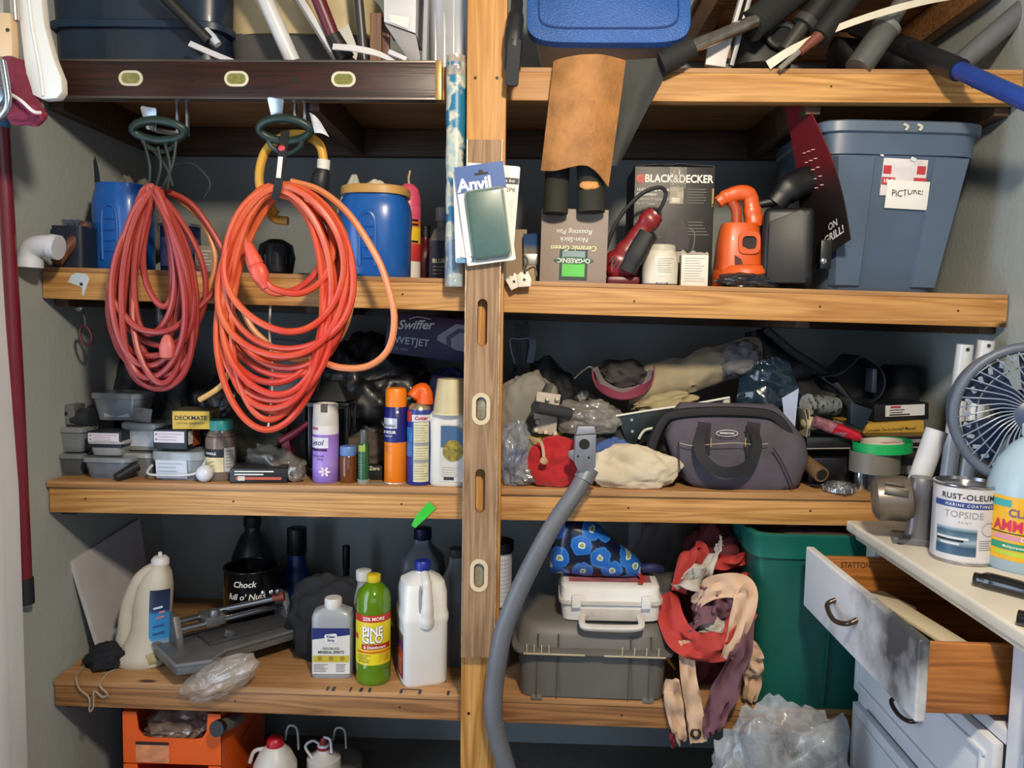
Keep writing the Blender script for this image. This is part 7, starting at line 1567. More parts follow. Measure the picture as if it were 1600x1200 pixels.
# first aid case
A, B = at(876, 960, 0.045), at(1032, 960, 0.045); W_ = B.x-A.x; xc = (A.x+B.x)/2
t = thing('first_aid_case', 'white plastic first aid case with a carry handle on the toolbox', 'case', (xc, 0.10, ztop+0.001), (0, -0.02, -0.03))
WC = M('#dcd8d2', 0.4, var=0.04, dirt='#9a8a74', dirtamt=0.66, vs=14)
hh2 = 58*S(.045)
finish(MB().loft([rg(W_*0.93, 0.17, 0), rg(W_*0.96, 0.185, 0.004), rg(W_*0.99, 0.20, hh2*0.52)]), 'lower_shell', WC, t)
finish(MB().loft([rg(W_*1.03, 0.215, hh2*0.52), rg(W_*1.03, 0.215, hh2*0.60)]), 'seam_flange', M('#bdb8b2', 0.4), t)
finish(MB().loft([rg(W_*0.99, 0.20, hh2*0.6), rg(W_*0.97, 0.19, hh2*0.94), rg(W_*0.93, 0.17, hh2)]), 'upper_shell', WC, t)
tp = finish(MB().box((0, 0, hh2+0.0008), (W_*0.82, 0.12, 0.0012)), 'top_sticker', M('#a8656a', 0.5, var=0.4, vs=14, dirt='#6d1c26', dirtamt=0.55), t)
for x in (-0.34, 0.34): l_ = finish(MB().box((x*W_, -0.109, hh2*0.62), (0.024, 0.008, 0.034), 0.002), 'latch', M('#d3cfc8', 0.4), t)
finish(MB().tube([(-0.075, -0.098, 0.018), (-0.078, -0.13, 0.01), (-0.06, -0.142, 0.004), (0.06, -0.142, 0.004), (0.078, -0.13, 0.01), (0.075, -0.098, 0.018)], 0.009, 10, smooth=4, e=3, flat=0.7), 'carry_handle', M('#c4beb6', 0.4), t)
finish(MB().box((0, -0.099, 0.022), (0.16, 0.004, 0.03), 0.001), 'handle_plate', M('#b9b0a4', 0.5, var=0.1, dirt='#8a7050', dirtamt=0.6, vs=30), t)
ztop2 = ztop+hh2+0.002
# floral pouch
def floral():
    m, nt, b = nodes_of('floral_print')
    tc = N(nt, 'ShaderNodeTexCoord'); vo = N(nt, 'ShaderNodeTexVoronoi', Scale=17.0, Randomness=0.8, voronoi_dimensions='2D'); sp_ = N(nt, 'ShaderNodeSeparateXYZ'); cb_ = N(nt, 'ShaderNodeCombineXYZ'); nt.links.new(tc.outputs['Object'], sp_.inputs[0]); nt.links.new(sp_.outputs[0], cb_.inputs[0]); nt.links.new(sp_.outputs[2], cb_.inputs[1]); nt.links.new(cb_.outputs[0], vo.inputs['Vector'])
    no = N(nt, 'ShaderNodeTexNoise', Scale=60.0); nt.links.new(tc.outputs['Object'], no.inputs['Vector'])
    ad = N(nt, 'ShaderNodeMath', operation='MULTIPLY_ADD'); ad.inputs[1].default_value = 0.22; nt.links.new(no.outputs['Fac'], ad.inputs[0]); nt.links.new(vo.outputs['Distance'], ad.inputs[2])
    cr = N(nt, 'ShaderNodeValToRGB'); cr.color_ramp.interpolation = 'CONSTANT'; e = cr.color_ramp.elements
    e[0].position = 0; e[0].color = lin('#8d9a6c'); e[1].position = 0.2; e[1].color = lin('#c9d6c4')
    for p_, c_ in ((0.26, '#1f63b8'), (0.52, '#2a74c4'), (0.6, '#0e1530')): k = e.new(p_); k.color = lin(c_)
    nt.links.new(ad.outputs[0], cr.inputs[0]); nt.links.new(cr.outputs[0], b.inputs['Base Color'])
    b.inputs['Roughness'].default_value = 0.3; b.inputs['Coat Weight'].default_value = 0.3
    return m
s = S(.1)
t = thing('toiletry_pouch', 'glossy blue flower-print pouch lying on the first aid case', 'pouch', (at(930, 900, .1).x, 0.11, ztop2))
rings = []
for x, hpx, d_ in ((-74, 30, 0.03), (-70, 70, 0.10), (-54, 98, 0.14), (-36, 104, 0.15), (-10, 92, 0.15), (18, 66, 0.14), (45, 42, 0.12), (66, 28, 0.09), (74, 18, 0.03)):
    ring_ = []
    for i, (y, z) in enumerate(sect(30, d_/2, hpx*s/2, 2.5)):
        k = 1+0.10*noise.noise(Vector((x*0.05, y*20, z*20)))
        ring_.append((x*s, y*k, max(0.0, (z*k+hpx*s/2))))
    rings.append(ring_)
finish(MB().loft(rings), 'pouch', floral(), t, ang=70)
finish(MB().ribbon([(66*s, -0.03, 0.012), (70*s, -0.07, 0.012), (64*s, -0.10, 0.008)], (1, 0, 0), 0.013, 0.002), 'zipper_tab', M('#a8302c', 0.5), t)
finish(MB().tube([(72*s, -0.02, 0.022), (88*s, -0.03, 0.03), (104*s, -0.01, 0.018)], 0.012, 8, smooth=4), 'navy_strap', M('#16204a', 0.7), t)
# faded striped flag and rags
t = thing('striped_flag', 'faded red and cream striped flag tumbling over the shelf edge', 'flag', at(1110, 1105, -0.02))
FR, FC, FM, FW = M('#a8322c', 0.8, var=0.15), M('#c9a78a', 0.8, var=0.12), M('#6a4650', 0.85, var=0.15), M('#b3aa9e', 0.85, var=0.15)
def strip(nm, pts, w_, mat, side=(1, 0, 0), wave=0.012, seed=1, sm=9): return wpart(nm, MB().ribbon([at(*q) for q in pts], side, [x*S() for x in w_], 0.002, sm, wave*1.9, seed), mat, t, ang=60)
strip('red_stripe', ((1040, 930, .06), (1055, 985, -.02), (1090, 1010, -.05), (1135, 1006, -.05), (1165, 960, -.02), (1180, 900, .06)), (40, 44, 46, 44, 40), FR, [(1, 0, 0.2), (0.6, 0, 1), (0, 0, 1), (-0.5, 0, 1), (-1, 0, 0.3)], 0.015, 1)
strip('cream_header', ((1072, 1000, -.03), (1076, 1060, -.035), (1085, 1110, -.035), (1092, 1160, -.03)), (24, 26, 27, 28), FC, (1, 0, 0), 0.006, 2)
strip('mauve_stripe', ((1168, 950, -.03), (1158, 1010, -.05), (1135, 1070, -.05), (1115, 1125, -.045), (1108, 1150, -.04)), (26, 34, 40, 34, 16), FM, (1, 0, 0.15), 0.015, 3)
strip('cream_fold', ((1085, 945, .02), (1110, 920, -.02), (1150, 915, -.04), (1165, 930, -.05), (1155, 980, -.06), (1138, 1030, -.055)), (30, 36, 40, 36, 26), FC, [(0.3, 0, 1), (0, 0.3, 1), (1, 0, 0.4), (1, 0, 0)], 0.01, 4)
strip('cream_tail', ((1050, 1060, -.025), (1052, 1090, -.03), (1058, 1130, -.03), (1066, 1160, -.028)), (20, 30, 26, 16), FC, (1, 0, 0), 0.01, 5)
strip('mauve_fold', ((1080, 985, .01), (1095, 950, -.01), (1120, 935, -.02), (1140, 960, -.03)), (50, 56, 44, 30), FM, (0.3, 0.2, 1), 0.015, 6)
strip('cream_side', ((1160, 1000, -.02), (1170, 1030, -.03), (1178, 1060, -.02), (1170, 1095, -.01)), (34, 44, 30, 20), FC, (1, 0, -0.2), 0.012, 7)
strip('red_tail', ((1052, 1130, -.027), (1050, 1150, -.028), (1052, 1168, -.027)), (8, 9, 6), M('#6a1420', 0.8), (1, 0, 0), 0.004, 8)
wpart('white_patch', MB().lump(at(1118, 978, -0.0), (0.05, 0.03, 0.028), 0.3, 2, 81, 4, False, 2, 0.1), FW, t, ang=60)
gm = wpart('grommet', MB().tube([at(1087+6.5*math.cos(k*PI/10), 1146+6.5*math.sin(k*PI/10), -0.036) for k in range(20)], 0.0042, 8, closed=True), M('#4a4438', 0.35, 0.7), t)
heap(1108, 0.17, 850, 1090, 110, 0.16, 'dark red rag heap behind the striped flag', M('#571a1e', 0.85, var=0.3), 82, 'rag_heap', 'rags', 0.2, 0.08, i=4)
heap(1040, 0.38, 825, 1060, 120, 0.16, 'pale grey fuzzy blanket bundle in the shade at the back', M('#6d6a6a', 0.95, var=0.2), 83, 'blanket', 'blanket', 0.2, 0.08, i=4)
t = thing('sleeve_rags', 'red and white rag strips piled on top of the heap', 'rags', at(1100, 900, 0.08))
for k, (pts, w_, m_) in enumerate(((((1060, 925, .06), (1075, 870, .08), (1092, 858, .1), (1100, 900, .08)), (24, 30, 28), FR), (((1075, 910, .03), (1100, 890, .02), (1118, 862, .05), (1125, 845, .08)), (40, 30, 26), FW), (((1110, 880, .06), (1140, 878, .05), (1170, 872, .07)), (26, 24, 22), FR), (((1060, 915, .04), (1085, 905, .0), (1105, 895, .02)), (30, 40, 30), FW))):
    wpart('rag_strip', MB().ribbon([at(*q) for q in pts], [(1, 0, 0.3), (0.4, 0, 1)], [x*S() for x in w_], 0.003, 7, 0.015, k+10), m_, t, ang=60)
# dark green tote
xa = at(1174, 850, -0.05).x; hh = at(1185, 832, -0.03).z - shz(4, xa+0.2); W_ = 0.40; D_ = 0.40
t = thing('storage_tote', 'dark green plastic tote standing at the right end of the lowest shelf', 'storage tote', (xa+W_/2+0.01, 0.16, shz(4, xa+0.2)))
TG = M('#0d5449', 0.45, var=0.12)
finish(binbody(W_*0.97, D_*0.97, hh*0.97, 0.86, 9), 'tub', TG, t)
finish(MB().loft([[(x, y, z) for x, y in sect(44, W_*k/2, D_*k/2, 9)] for k, z in ((0.985, hh*0.86), (1.0, hh*0.865), (1.01, hh*0.97), (1.03, hh*0.985), (1.03, hh), (0.96, hh*1.0), (0.95, hh*0.9))], False, False), 'rim', M('#0e5f52', 0.42, var=0.1), t)
finish(MB().box((W_*0.02, -D_*0.46, hh*0.42), (0.004, 0.006, hh*0.82), 0.001, rot=(0.075, 0, 0)), 'rib', TG, t)
wone('mixed_clothes', MB().lump((xa+W_/2, 0.16, shz(4, xa+.2)+hh*0.9), (W_*0.36, D_*0.36, 0.04), 0.15, 2, 84, 4, True, 4, 0.05), M('#4a2c2c', 0.85, var=0.5, vs=14), 'dark red clothes filling the green tote', 'clothing', ang=60)

# ================================================================== under the lowest shelf
ORB = M('#d9560f', 0.4, var=0.08, coat=0.1)
A, B = at(192, 1150, 0.03), at(345, 1150, 0.03); W_ = B.x-A.x; ztop = at(270, 1114, 0.03).z
for k in range(3):
    hb = 0.148; z0 = ztop-hb*(k+1)-0.004*k; D_ = 0.36
    if z0 < 0: hb = hb+z0-0.002; z0 = 0.002
    t = thing('stacking_bin', ('topmost orange stacking bin with a scooped front under the lowest shelf', 'second orange stacking bin down, its rim just in view', 'lowest orange stacking bin on the floor')[k], 'storage bin', ((A.x+B.x)/2, 0.03+D_/2, z0), group='orange stacking bins')
    w2 = W_/2
    front = [(-w2, 0), (w2, 0), (w2, hb), (w2*0.74, hb), (w2*0.70, hb*0.62), (w2*0.55, hb*0.5), (-w2*0.5, hb*0.5), (-w2*0.66, hb*0.64), (-w2*0.7, hb), (-w2, hb)]
    mb = MB()
    for i in range(0, 1):
        mb.prism([(-w2, 0), (w2, 0), (w2, hb*0.5), (-w2, hb*0.5)], -D_/2, -D_/2+0.004)
        mb.prism([(w2, hb*0.5), (w2, hb), (w2*0.74, hb), (w2*0.71, hb*0.66), (w2*0.62, hb*0.53), (w2*0.5, hb*0.5)], -D_/2, -D_/2+0.004); mb.prism([(-w2, hb*0.5), (-w2*0.46, hb*0.5), (-w2*0.58, hb*0.53), (-w2*0.68, hb*0.66), (-w2*0.72, hb), (-w2, hb)], -D_/2, -D_/2+0.004)
    finish(mb, 'front_panel', ORB, t)
    finish(MB().box((-w2+0.002, 0, hb/2), (0.004, D_-0.001, hb)).box((w2-0.002, 0, hb/2), (0.004, D_-0.001, hb)).box((0, D_/2-0.002, hb/2), (W_-0.008, 0.004, hb)).box((0, 0, 0.003), (W_-0.008, D_-0.008, 0.006)), 'shell', ORB, t)
    lb = finish(MB().box((-w2*0.4, -D_/2-0.0006, hb*0.22), (W_*0.34, 0.0008, hb*0.40)), 'sticker', M('#c9825c', 0.3, var=0.3, vs=40), t)
    finish(MB().box((-w2*0.4, -D_/2-0.0012, hb*0.395), (W_*0.34, 0.0006, hb*0.06)), 'sticker_header', M('#2a1712', 0.5), lb)
    if k == 0: finish(MB().lump((-w2*0.2, -0.08, hb*0.45), (W_*0.3, 0.08, 0.05), 0.3, 2.5, 91, 4, True, 2, 0.1), 'bagged_contents', film('#9a8478', 0.6), t)
t = thing('pocket_flashlight', 'black-ended silver tube sticking out of the topmost orange bin', 'flashlight', at(342, 1138, -0.02))
wpart('barrel', MB().tube([at(340, 1138, -0.02), at(372, 1122, 0.12)], 11*S(), 16), M('#8d8a86', 0.35, 0.5), t); wpart('end_cap', MB().tube([at(338, 1139, -0.025), at(344, 1136, -0.008)], 13*S(), 16), M('#141416', 0.5), t)
for k, (px, pyt, Y, lb) in enumerate(((430, 1150, 0.14, 'left white spray bottle with a red cap below the shelf'), (506, 1152, 0.2, 'right white bottle with a red collar and looped tubes'))):
    X = at(px, 1180, Y).x; zt = at(px, pyt, Y).z; s = S(Y)
    t = thing('spray_bottle', lb, 'bottle', (X, Y, 0.0), group='white bottles below the shelf')
    if k == 0:
        finish(MB().lathe([(0.058, 0), (0.062, 0.005), (0.062, zt*0.7), (0.045, zt*0.83), (0.026, zt*0.9), (0.022, zt*0.915)], 26), 'body', M('#c6c1ba', 0.4), t)
        finish(MB().lathe([(0.026, zt*0.905), (0.025, zt*0.95), (0.02, zt*0.985), (0.012, zt)], 20), 'red_cap', M('#a81424', 0.35), t)
        finish(MB().tube([(-0.02, 0, zt*0.86), (-0.06, 0, zt*0.83), (-0.075, 0, zt*0.7)], 0.006, 8, smooth=4), 'trigger', M('#c6c1ba', 0.4), t)
    else:
        finish(MB().lathe([(0.05, 0), (0.054, 0.005), (0.05, zt*0.75), (0.024, zt*0.82), (0.02, zt*0.84)], 26), 'body', M('#b9b5ae', 0.4), t)
        finish(MB().lathe([(0.02, zt*0.83), (0.02, zt*0.885), (0.017, zt*0.92)], 20), 'white_collar', M('#d0cdc8', 0.4), t)
        finish(MB().lathe([(0.0215, zt*0.865), (0.0215, zt*0.89), (0.02, zt*0.895)], 20), 'red_ring', M('#8c1420', 0.4), t); finish(MB().lathe([(0.012, zt*0.9), (0.012, zt*0.96), (0.008, zt)], 16), 'red_nozzle', M('#7d1822', 0.4), t)
        finish(MB().tube([(0.0, 0, zt), (0.022, -0.01, zt*0.99), (0.028, -0.02, zt*0.85)], 0.004, 8, smooth=5), 'tube', M('#c9c7c4', 0.4), t)
        finish(MB().tube([(-0.03, -0.02, zt*0.78), (-0.05, -0.02, zt*0.92), (-0.03, -0.01, zt*0.975), (-0.01, 0, zt*0.9)], 0.004, 8, smooth=5), 'tube', M('#c9c7c4', 0.4), t)
    finish(MB().tube([(0.02, 0.03, zt*0.9), (0.03, 0.03, zt*1.05), (0.055, 0.03, zt*1.03), (0.06, 0.03, zt*0.8)], 0.0035, 8, smooth=5), 'loose_tube', M('#8f8d8a', 0.4), t)
q = at(522, 1190, 0.3)
wone('white_sack', MB().lathe([(0.07, 0), (0.08, 0.01), (0.08, q.z*0.9), (0.05, q.z*1.1), (0.02, q.z*1.25), (0.008, q.z*1.3)], 24, loc=(q.x, 0.34, 0.0)), M('#6d665c', 0.8, var=0.3), 'tied grey-white sack behind the right white bottle', 'sack')
wone('dark_round_jar', MB().lathe([(0.05, 0), (0.055, 0.01), (0.055, 0.3), (0.03, 0.36)], 22, loc=(at(172, 1160, .12).x, 0.3, 0.0)), M('#26282a', 0.35), 'dark round container left of the orange bins', 'container')
# low step and clutter in the dark below
for j in range(6): pass
A = at(1210, 1160, -0.16)
t = thing('plastic_bag', 'big clear plastic bag bulging at the dresser foot', 'bag', (A.x, -0.17, 0.0))
zt = at(1230, 1140, -0.17).z
finish(MB().lump((0.0, 0.0, zt*0.5), (0.15, 0.10, zt*0.53), 0.2, 1.7, 95, 5, True, 2.4, 0.2), 'film', film('#b3b8bc', 0.42), t, ang=60)
finish(MB().lump((0.0, 0.0, zt*0.42), (0.115, 0.085, zt*0.44), 0.2, 2, 96, 4, True, 3), 'packing_inside', M('#5c5c5e', 0.6, var=0.3), t)

# ================================================================== dresser at the right
X0 = 0.855; ZT = 1.003; YF, YN = -0.075, -1.5; XB = XR-0.01
def dressmat():
    m, nt, b = nodes_of('scuffed_white_paint')
    tc = N(nt, 'ShaderNodeTexCoord'); no = N(nt, 'ShaderNodeTexNoise', Scale=3.4, Detail=5.0, Roughness=0.55); nt.links.new(tc.outputs['Object'], no.inputs['Vector'])
    cr = N(nt, 'ShaderNodeValToRGB'); e = cr.color_ramp.elements; e[0].position = 0.47; e[0].color = lin('#d2d3d6'); e[1].position = 0.66; e[1].color = lin('#3e4247')
    sp_ = N(nt, 'ShaderNodeSeparateXYZ'); nt.links.new(tc.outputs['Object'], sp_.inputs[0])
    mr_ = N(nt, 'ShaderNodeMapRange'); mr_.inputs[1].default_value = 0.62; mr_.inputs[2].default_value = 0.1; mr_.inputs[3].default_value = -0.1; mr_.inputs[4].default_value = 0.13
    nt.links.new(sp_.outputs[1], mr_.inputs[0]); ad_ = N(nt, 'ShaderNodeMath', operation='ADD'); nt.links.new(no.outputs['Fac'], ad_.inputs[0]); nt.links.new(mr_.outputs[0], ad_.inputs[1])
    nt.links.new(ad_.outputs[0], cr.inputs[0]); nt.links.new(cr.outputs[0], b.inputs['Base Color']); b.inputs['Roughness'].default_value = 0.4
    return m
SCUFF = dressmat(); WPAINT = M('#cdd0d6', 0.45, var=0.05, vs=4, dirt='#8c9098', dirtamt=0.72)
TOPM = M('#cfc9bb', 0.45, var=0.08, vs=5, dirt='#a8a294', dirtamt=0.6)
t = thing('dresser', 'white painted dresser with scuffed drawers against the right wall', 'dresser', ((X0+XB)/2, (YF+YN)/2, 0.0))
L_ = t.location
wpart('side_panel', MB().box(((X0+XB)/2, YF-0.012, ZT/2-0.015), (XB-X0-0.004, 0.024, ZT-0.03), 0.002), WPAINT, t)
wpart('back_panel', MB().box((XB-0.006, (YF+YN)/2, ZT/2-0.015), (0.012, YF-YN-0.05, ZT-0.04), 0.001), WPAINT, t)
# front frame: stiles and rails facing the left
for y in (YF-0.03, -0.72, YN+0.03): wpart('stile', MB().box((X0+0.012, y, ZT/2-0.016), (0.024, 0.05, ZT-0.034), 0.003), WPAINT, t)
for z in (0.06, 0.345, 0.56, 0.775, 0.958):
    wpart('rail', MB().box((X0+0.013, -0.385, z), (0.022, 0.61, 0.026), 0.002), WPAINT, t); wpart('rail', MB().box((X0+0.013, -1.1, z), (0.022, 0.70, 0.026), 0.002), WPAINT, t)
def drawer_front(yc, w_, zc, h_, x, mat):
    mb = MB().box((x, yc, zc), (0.02, w_, h_), 0.004)
    return mb
tpz = ZT-0.014
wpart('top', MB().box(((X0+XB)/2-0.012, (YF+YN)/2+0.012, tpz), (XB-X0+0.05, YF-YN+0.05, 0.028), 0.007, seg=3), TOPM, t)
wpart('top_moulding', MB().box(((X0+XB)/2-0.004, (YF+YN)/2+0.006, tpz-0.022), (XB-X0+0.03, YF-YN+0.03, 0.02), 0.006), TOPM, t)
for yc, w_ in ((-0.385, 0.61), (-1.1, 0.69)):
    for zc, h_ in ((0.205, 0.255), (0.452, 0.185), (0.668, 0.185)):
        d_ = wpart('drawer', drawer_front(yc, w_-0.012, zc, h_, X0-0.006, WPAINT), WPAINT, t)
        wpart('drawer_moulding', ringprism(MB(), rrect(w_-0.05, h_-0.04, 0.01), rrect(w_-0.075, h_-0.065, 0.008), -0.004, 0.004, (0, 0, 0)) if False else MB().box((X0-0.018, yc, zc+h_/2-0.03), (0.008, w_-0.05, 0.01), 0.003).box((X0-0.018, yc, zc-h_/2+0.03), (0.008, w_-0.05, 0.01), 0.003).box((X0-0.018, yc+w_/2-0.035, zc), (0.008, 0.01, h_-0.06), 0.003).box((X0-0.018, yc-w_/2+0.035, zc), (0.008, 0.01, h_-0.06), 0.003), WPAINT, d_)
        hb = MB().tube([(X0-0.018, yc+0.05, zc+0.01), (X0-0.038, yc+0.045, zc), (X0-0.042, yc, zc-0.008), (X0-0.038, yc-0.045, zc), (X0-0.018, yc-0.05, zc+0.01)], 0.005, 10, smooth=5)
        wpart('handle', hb, M('#4b4038', 0.35, 0.8), d_)
d_ = wpart('drawer', drawer_front(-1.1, 0.678, 0.866, 0.165, X0-0.006, SCUFF), SCUFF, t)
wpart('handle', MB().tube([(X0-0.018, -1.05, 0.876), (X0-0.038, -1.055, 0.866), (X0-0.042, -1.1, 0.858), (X0-0.038, -1.145, 0.866), (X0-0.018, -1.15, 0.876)], 0.005, 10, smooth=5), M('#4b4038', 0.35, 0.8), d_)
# the open drawer
DX = 0.705; zb_, zt_ = 0.798, 0.95; ya, yb2 = -0.105, -0.69
OAK = wood('#b8783c', '#955a26', '#a86a34', 0, 0.4, 1.0, knots=False)
dr = wpart('open_drawer', MB().box((DX, (ya+yb2)/2, (zb_+zt_)/2), (0.02, ya-yb2, zt_-zb_), 0.005, seg=3), SCUFF, t)
for y in (ya-0.03, yb2+0.03): wpart('drawer_side', MB().box(((DX+X0+0.3)/2, y, (zb_+zt_)/2-0.004), (X0+0.3-DX, 0.014, zt_-zb_-0.022), 0.002), OAK, dr)
wpart('drawer_back', MB().box((X0+0.30, (ya+yb2)/2, (zb_+zt_)/2-0.01), (0.012, ya-yb2-0.07, zt_-zb_-0.035), 0.001), OAK, dr)
wpart('drawer_bottom', MB().box(((DX+X0+0.3)/2, (ya+yb2)/2, zb_+0.018), (X0+0.29-DX, ya-yb2-0.07, 0.006)), OAK, dr)
yc = (ya+yb2)/2+0.03
wpart('handle', MB().tube([(DX-0.01, yc+0.06, 0.885), (DX-0.03, yc+0.055, 0.874), (DX-0.036, yc, 0.862), (DX-0.03, yc-0.055, 0.874), (DX-0.01, yc-0.06, 0.885)], 0.0055, 10, smooth=5), M('#5a4f46', 0.3, 0.85), dr)
lettering('STATTON', 0.02, M('#4a2c14', 0.6, var=0), dr, lambda u, v: (DX+0.1+u*0.8-L_.x, ya-0.0375-L_.y, 0.915+v-L_.z), offset=0.02)
# things in the open drawer
zi = zb_+0.022
wone('cream_board', MB().box((0.785, -0.50, 0.915), (0.085, 0.27, 0.007), 0.002, rot=(0, 0.25, 0.12)), M('#c0b49a', 0.5, var=0.04), 'cream board lying across the open drawer', 'board')
for k in range(5):
    one('paper_stack', MB().box((0, 0, 0.0), (0.075-0.004*k, 0.17-0.015*k, 0.014), 0.001, rot=(0, 0, 0.12*k-0.24)), M(('#7d6c54', '#8f8674', '#5a4a38', '#a39a88', '#4a4036')[k], 0.6, var=0.3), ('bottom', 'second', 'third', 'fourth', 'top')[k]+' folded paper pile layer in the open drawer', 'papers', (0.80, -0.25-0.02*k, zi+0.008+0.0155*k), group='papers in the open drawer')

# ================================================================== on the dresser
def ontop(px, py): return onz(px, py, ZT)
p = ontop(1425, 848)
t = thing('pencil_sharpener', 'grey metal crank pencil sharpener on the dresser corner', 'pencil sharpener', p, (0, 0, -0.35))
SM = M('#7d7368', 0.35, 0.6, 0.15, 14); SM2 = M('#6d6c70', 0.35, 0.55, 0.15, 14)
finish(MB().box((0, 0.01, 0.008), (0.085, 0.075, 0.016), 0.004), 'base', SM2, t)
finish(MB().loft([[(x+0.012, y, z) for x, y in sect(20, w_, d_, 3)] for w_, d_, z in ((0.03, 0.026, 0.012), (0.026, 0.024, 0.05), (0.028, 0.03, 0.1), (0.03, 0.036, 0.13), (0.022, 0.028, 0.155))]), 'stand', SM2, t)
finish(MB().lathe([(0.03, -0.002), (0.046, 0.004), (0.052, 0.02), (0.052, 0.075), (0.044, 0.084), (0.03, 0.09)], 30, rot=Euler((0, -PI/2-0.12, 0)), loc=(-0.002, 0, 0.105)), 'shavings_barrel', SM, t)
lb = finish(MB().box((-0.042, -0.0505, 0.125), (0.05, 0.0012, 0.016), 0.0004, rot=(-0.35, 0.12, 0)), 'name_plate', M('#2a2420', 0.4), t)
finish(MB().box((-0.045, -0.0445, 0.143), (0.042, 0.0012, 0.006), 0.0003, rot=(-0.6, 0.12, 0)), 'print_strip', M('#4a3f36', 0.5, var=0.5, vs=300), t)
finish(MB().tube([(0.03, 0, 0.105), (0.06, -0.004, 0.1), (0.085, -0.01, 0.085)], [0.014, 0.01, 0.009], 12, smooth=3), 'crank', SM2, t)
finish(MB().lathe([(0.012, 0), (0.016, 0.01), (0.014, 0.03)], 16, rot=(0, PI/2, 0), loc=(0.08, -0.01, 0.083)), 'crank_knob', M('#2a2a2c', 0.4), t)
finish(MB().tube([(-0.01, -0.03, 0.02), (-0.03, -0.05, 0.022)], 0.006, 8), 'suction_lever', M('#2c2c30', 0.5), t)
pole('paper_tube', 'white paper tube leaning behind the pencil sharpener', 'tube', (1464, 672, -0.2), (1418, 800, -0.2), 16.5, M('#c2c4c8', 0.4))
# paint can
p = ontop(1503, 872); s = (p.y-CAMY)/FPX
t = thing('paint_can', 'white and blue topside paint can on the dresser', 'paint can', p)
R = 46*s; H = 122*s
finish(MB().lathe([(R*0.97, 0), (R, 0.003), (R, H-0.004)], 40, capb=False), 'can', M('#c9c8cc', 0.35, 0.2, 0.05), t)
MT = M('#a9aab0', 0.2, 0.9, 0.15)
finish(MB().lathe([(R, H-0.006), (R*1.025, H-0.004), (R*1.025, H), (R*0.95, H+0.001), (R*0.92, H-0.006), (R*0.3, H-0.007), (0.0005, H-0.007)], 40, capa=False), 'lid', MT, t)
finish(MB().lathe([(R*0.985, 0), (R*1.025, 0.001), (R*1.025, 0.005), (R, 0.006)], 40, capb=False), 'bottom_rim', MT, t)
lb = finish(MB().patch(R+0.0003, H*0.05, H*0.95, -88, 88, 40, 1), 'label', M('#c6c5ca', 0.4), t)
lettering('RUST-OLEUM', 0.0165, PRINT, lb, on_round(R+0.0005, H*0.86, -24), offset=0.02, spacing=1.1)
bd = finish(MB().patch(R+0.0006, H*0.72, H*0.795, -88, 88, 40, 1), 'blue_band', M('#2c4486', 0.4), lb); lettering('MARINE COATINGS', 0.0085, WHITEPRINT, bd, on_round(R+0.001, H*0.757, -22), shear=0.15, spacing=1.3)
lettering('TOPSIDE', 0.0195, M('#8d8d94', 0.5, var=0), lb, on_round(R+0.0005, H*0.635, -30)); lettering('P A I N T', 0.006, M('#8d8d94', 0.5, var=0), lb, on_round(R+0.0005, H*0.54, -28))
pc = finish(MB().patch(R+0.0006, H*0.12, H*0.47, -80, -6, 18, 1), 'boat_picture', MG([(0, '#3a5a78'), (0.3, '#2c4a66'), (0.5, '#8fa4b4'), (0.62, '#5a7890'), (0.85, '#31505c'), (1, '#9ab0c0')], 2, H*0.12, H*0.47, 0.4), lb)
for z, a0, a1, cc in ((0.32, -78, -20, '#c9ccd2'), (0.29, -78, -28, '#10161e'), (0.25, -70, -35, '#c2c6cc')): finish(MB().patch(R+0.001, H*z, H*z+H*0.028, a0, a1, 12, 1), 'boat_hull', M(cc, 0.5), pc)
finish(MB().tube([((R+0.001)*math.sin(math.radians(16)+0.016*math.cos(k*PI/12)/R), -(R+0.001)*math.cos(math.radians(16)+0.016*math.cos(k*PI/12)/R), H*0.47+0.014*math.sin(k*PI/12)) for k in range(24)], 0.0007, 5, closed=True), 'seal', M('#8a8a92', 0.5), lb)
lines_round(lb, R+0.0004, -2, 28, H*0.2, H*0.34, 5, M('#77777e', 0.5), 0.0014)
# ammonia jug
p = ontop(1604, 885); s = (p.y-CAMY)/FPX
t = thing('ammonia_jug', 'pale blue ammonia jug with a yellow label at the right edge', 'jug', p)
R = 62*s; H = 215*s
finish(MB().lathe([(R*0.94, 0), (R, 0.006), (R, H*0.56), (R*0.97, H*0.62), (R*0.8, H*0.78), (R*0.5, H*0.9), (R*0.28, H*0.95), (R*0.28, H*0.97)], 40), 'body', M('#a9c4d6', 0.3, trans=0.15, var=0.04), t)
finish(MB().lathe([(R*0.3, H*0.96), (R*0.31, H*0.965), (R*0.31, H*1.04), (R*0.27, H*1.05)], 24), 'cap', M('#c9d0d8', 0.4), t)
finish(MB().tube([(R*0.5, 0.0, H*0.88), (R*0.95, 0, H*0.8), (R*1.0, 0, H*0.6)], 0.012, 10, smooth=4), 'handle', M('#a9c4d6', 0.3), t)
lb = finish(MB().patch(R+0.0005, H*0.09, H*0.545, -88, 88, 40, 1), 'label', M('#d6a41c', 0.4, var=0.12, vs=20), t)
lettering('CLEAR', 0.022, M('#6a5a78', 0.5, var=0), lb, on_round(R+0.001, H*0.43, -36), offset=0.03); lettering('AMMONIA', 0.031, M('#c21f4a', 0.5, var=0), lb, on_round(R+0.001, H*0.335, -36), offset=0.03, sx=0.85)
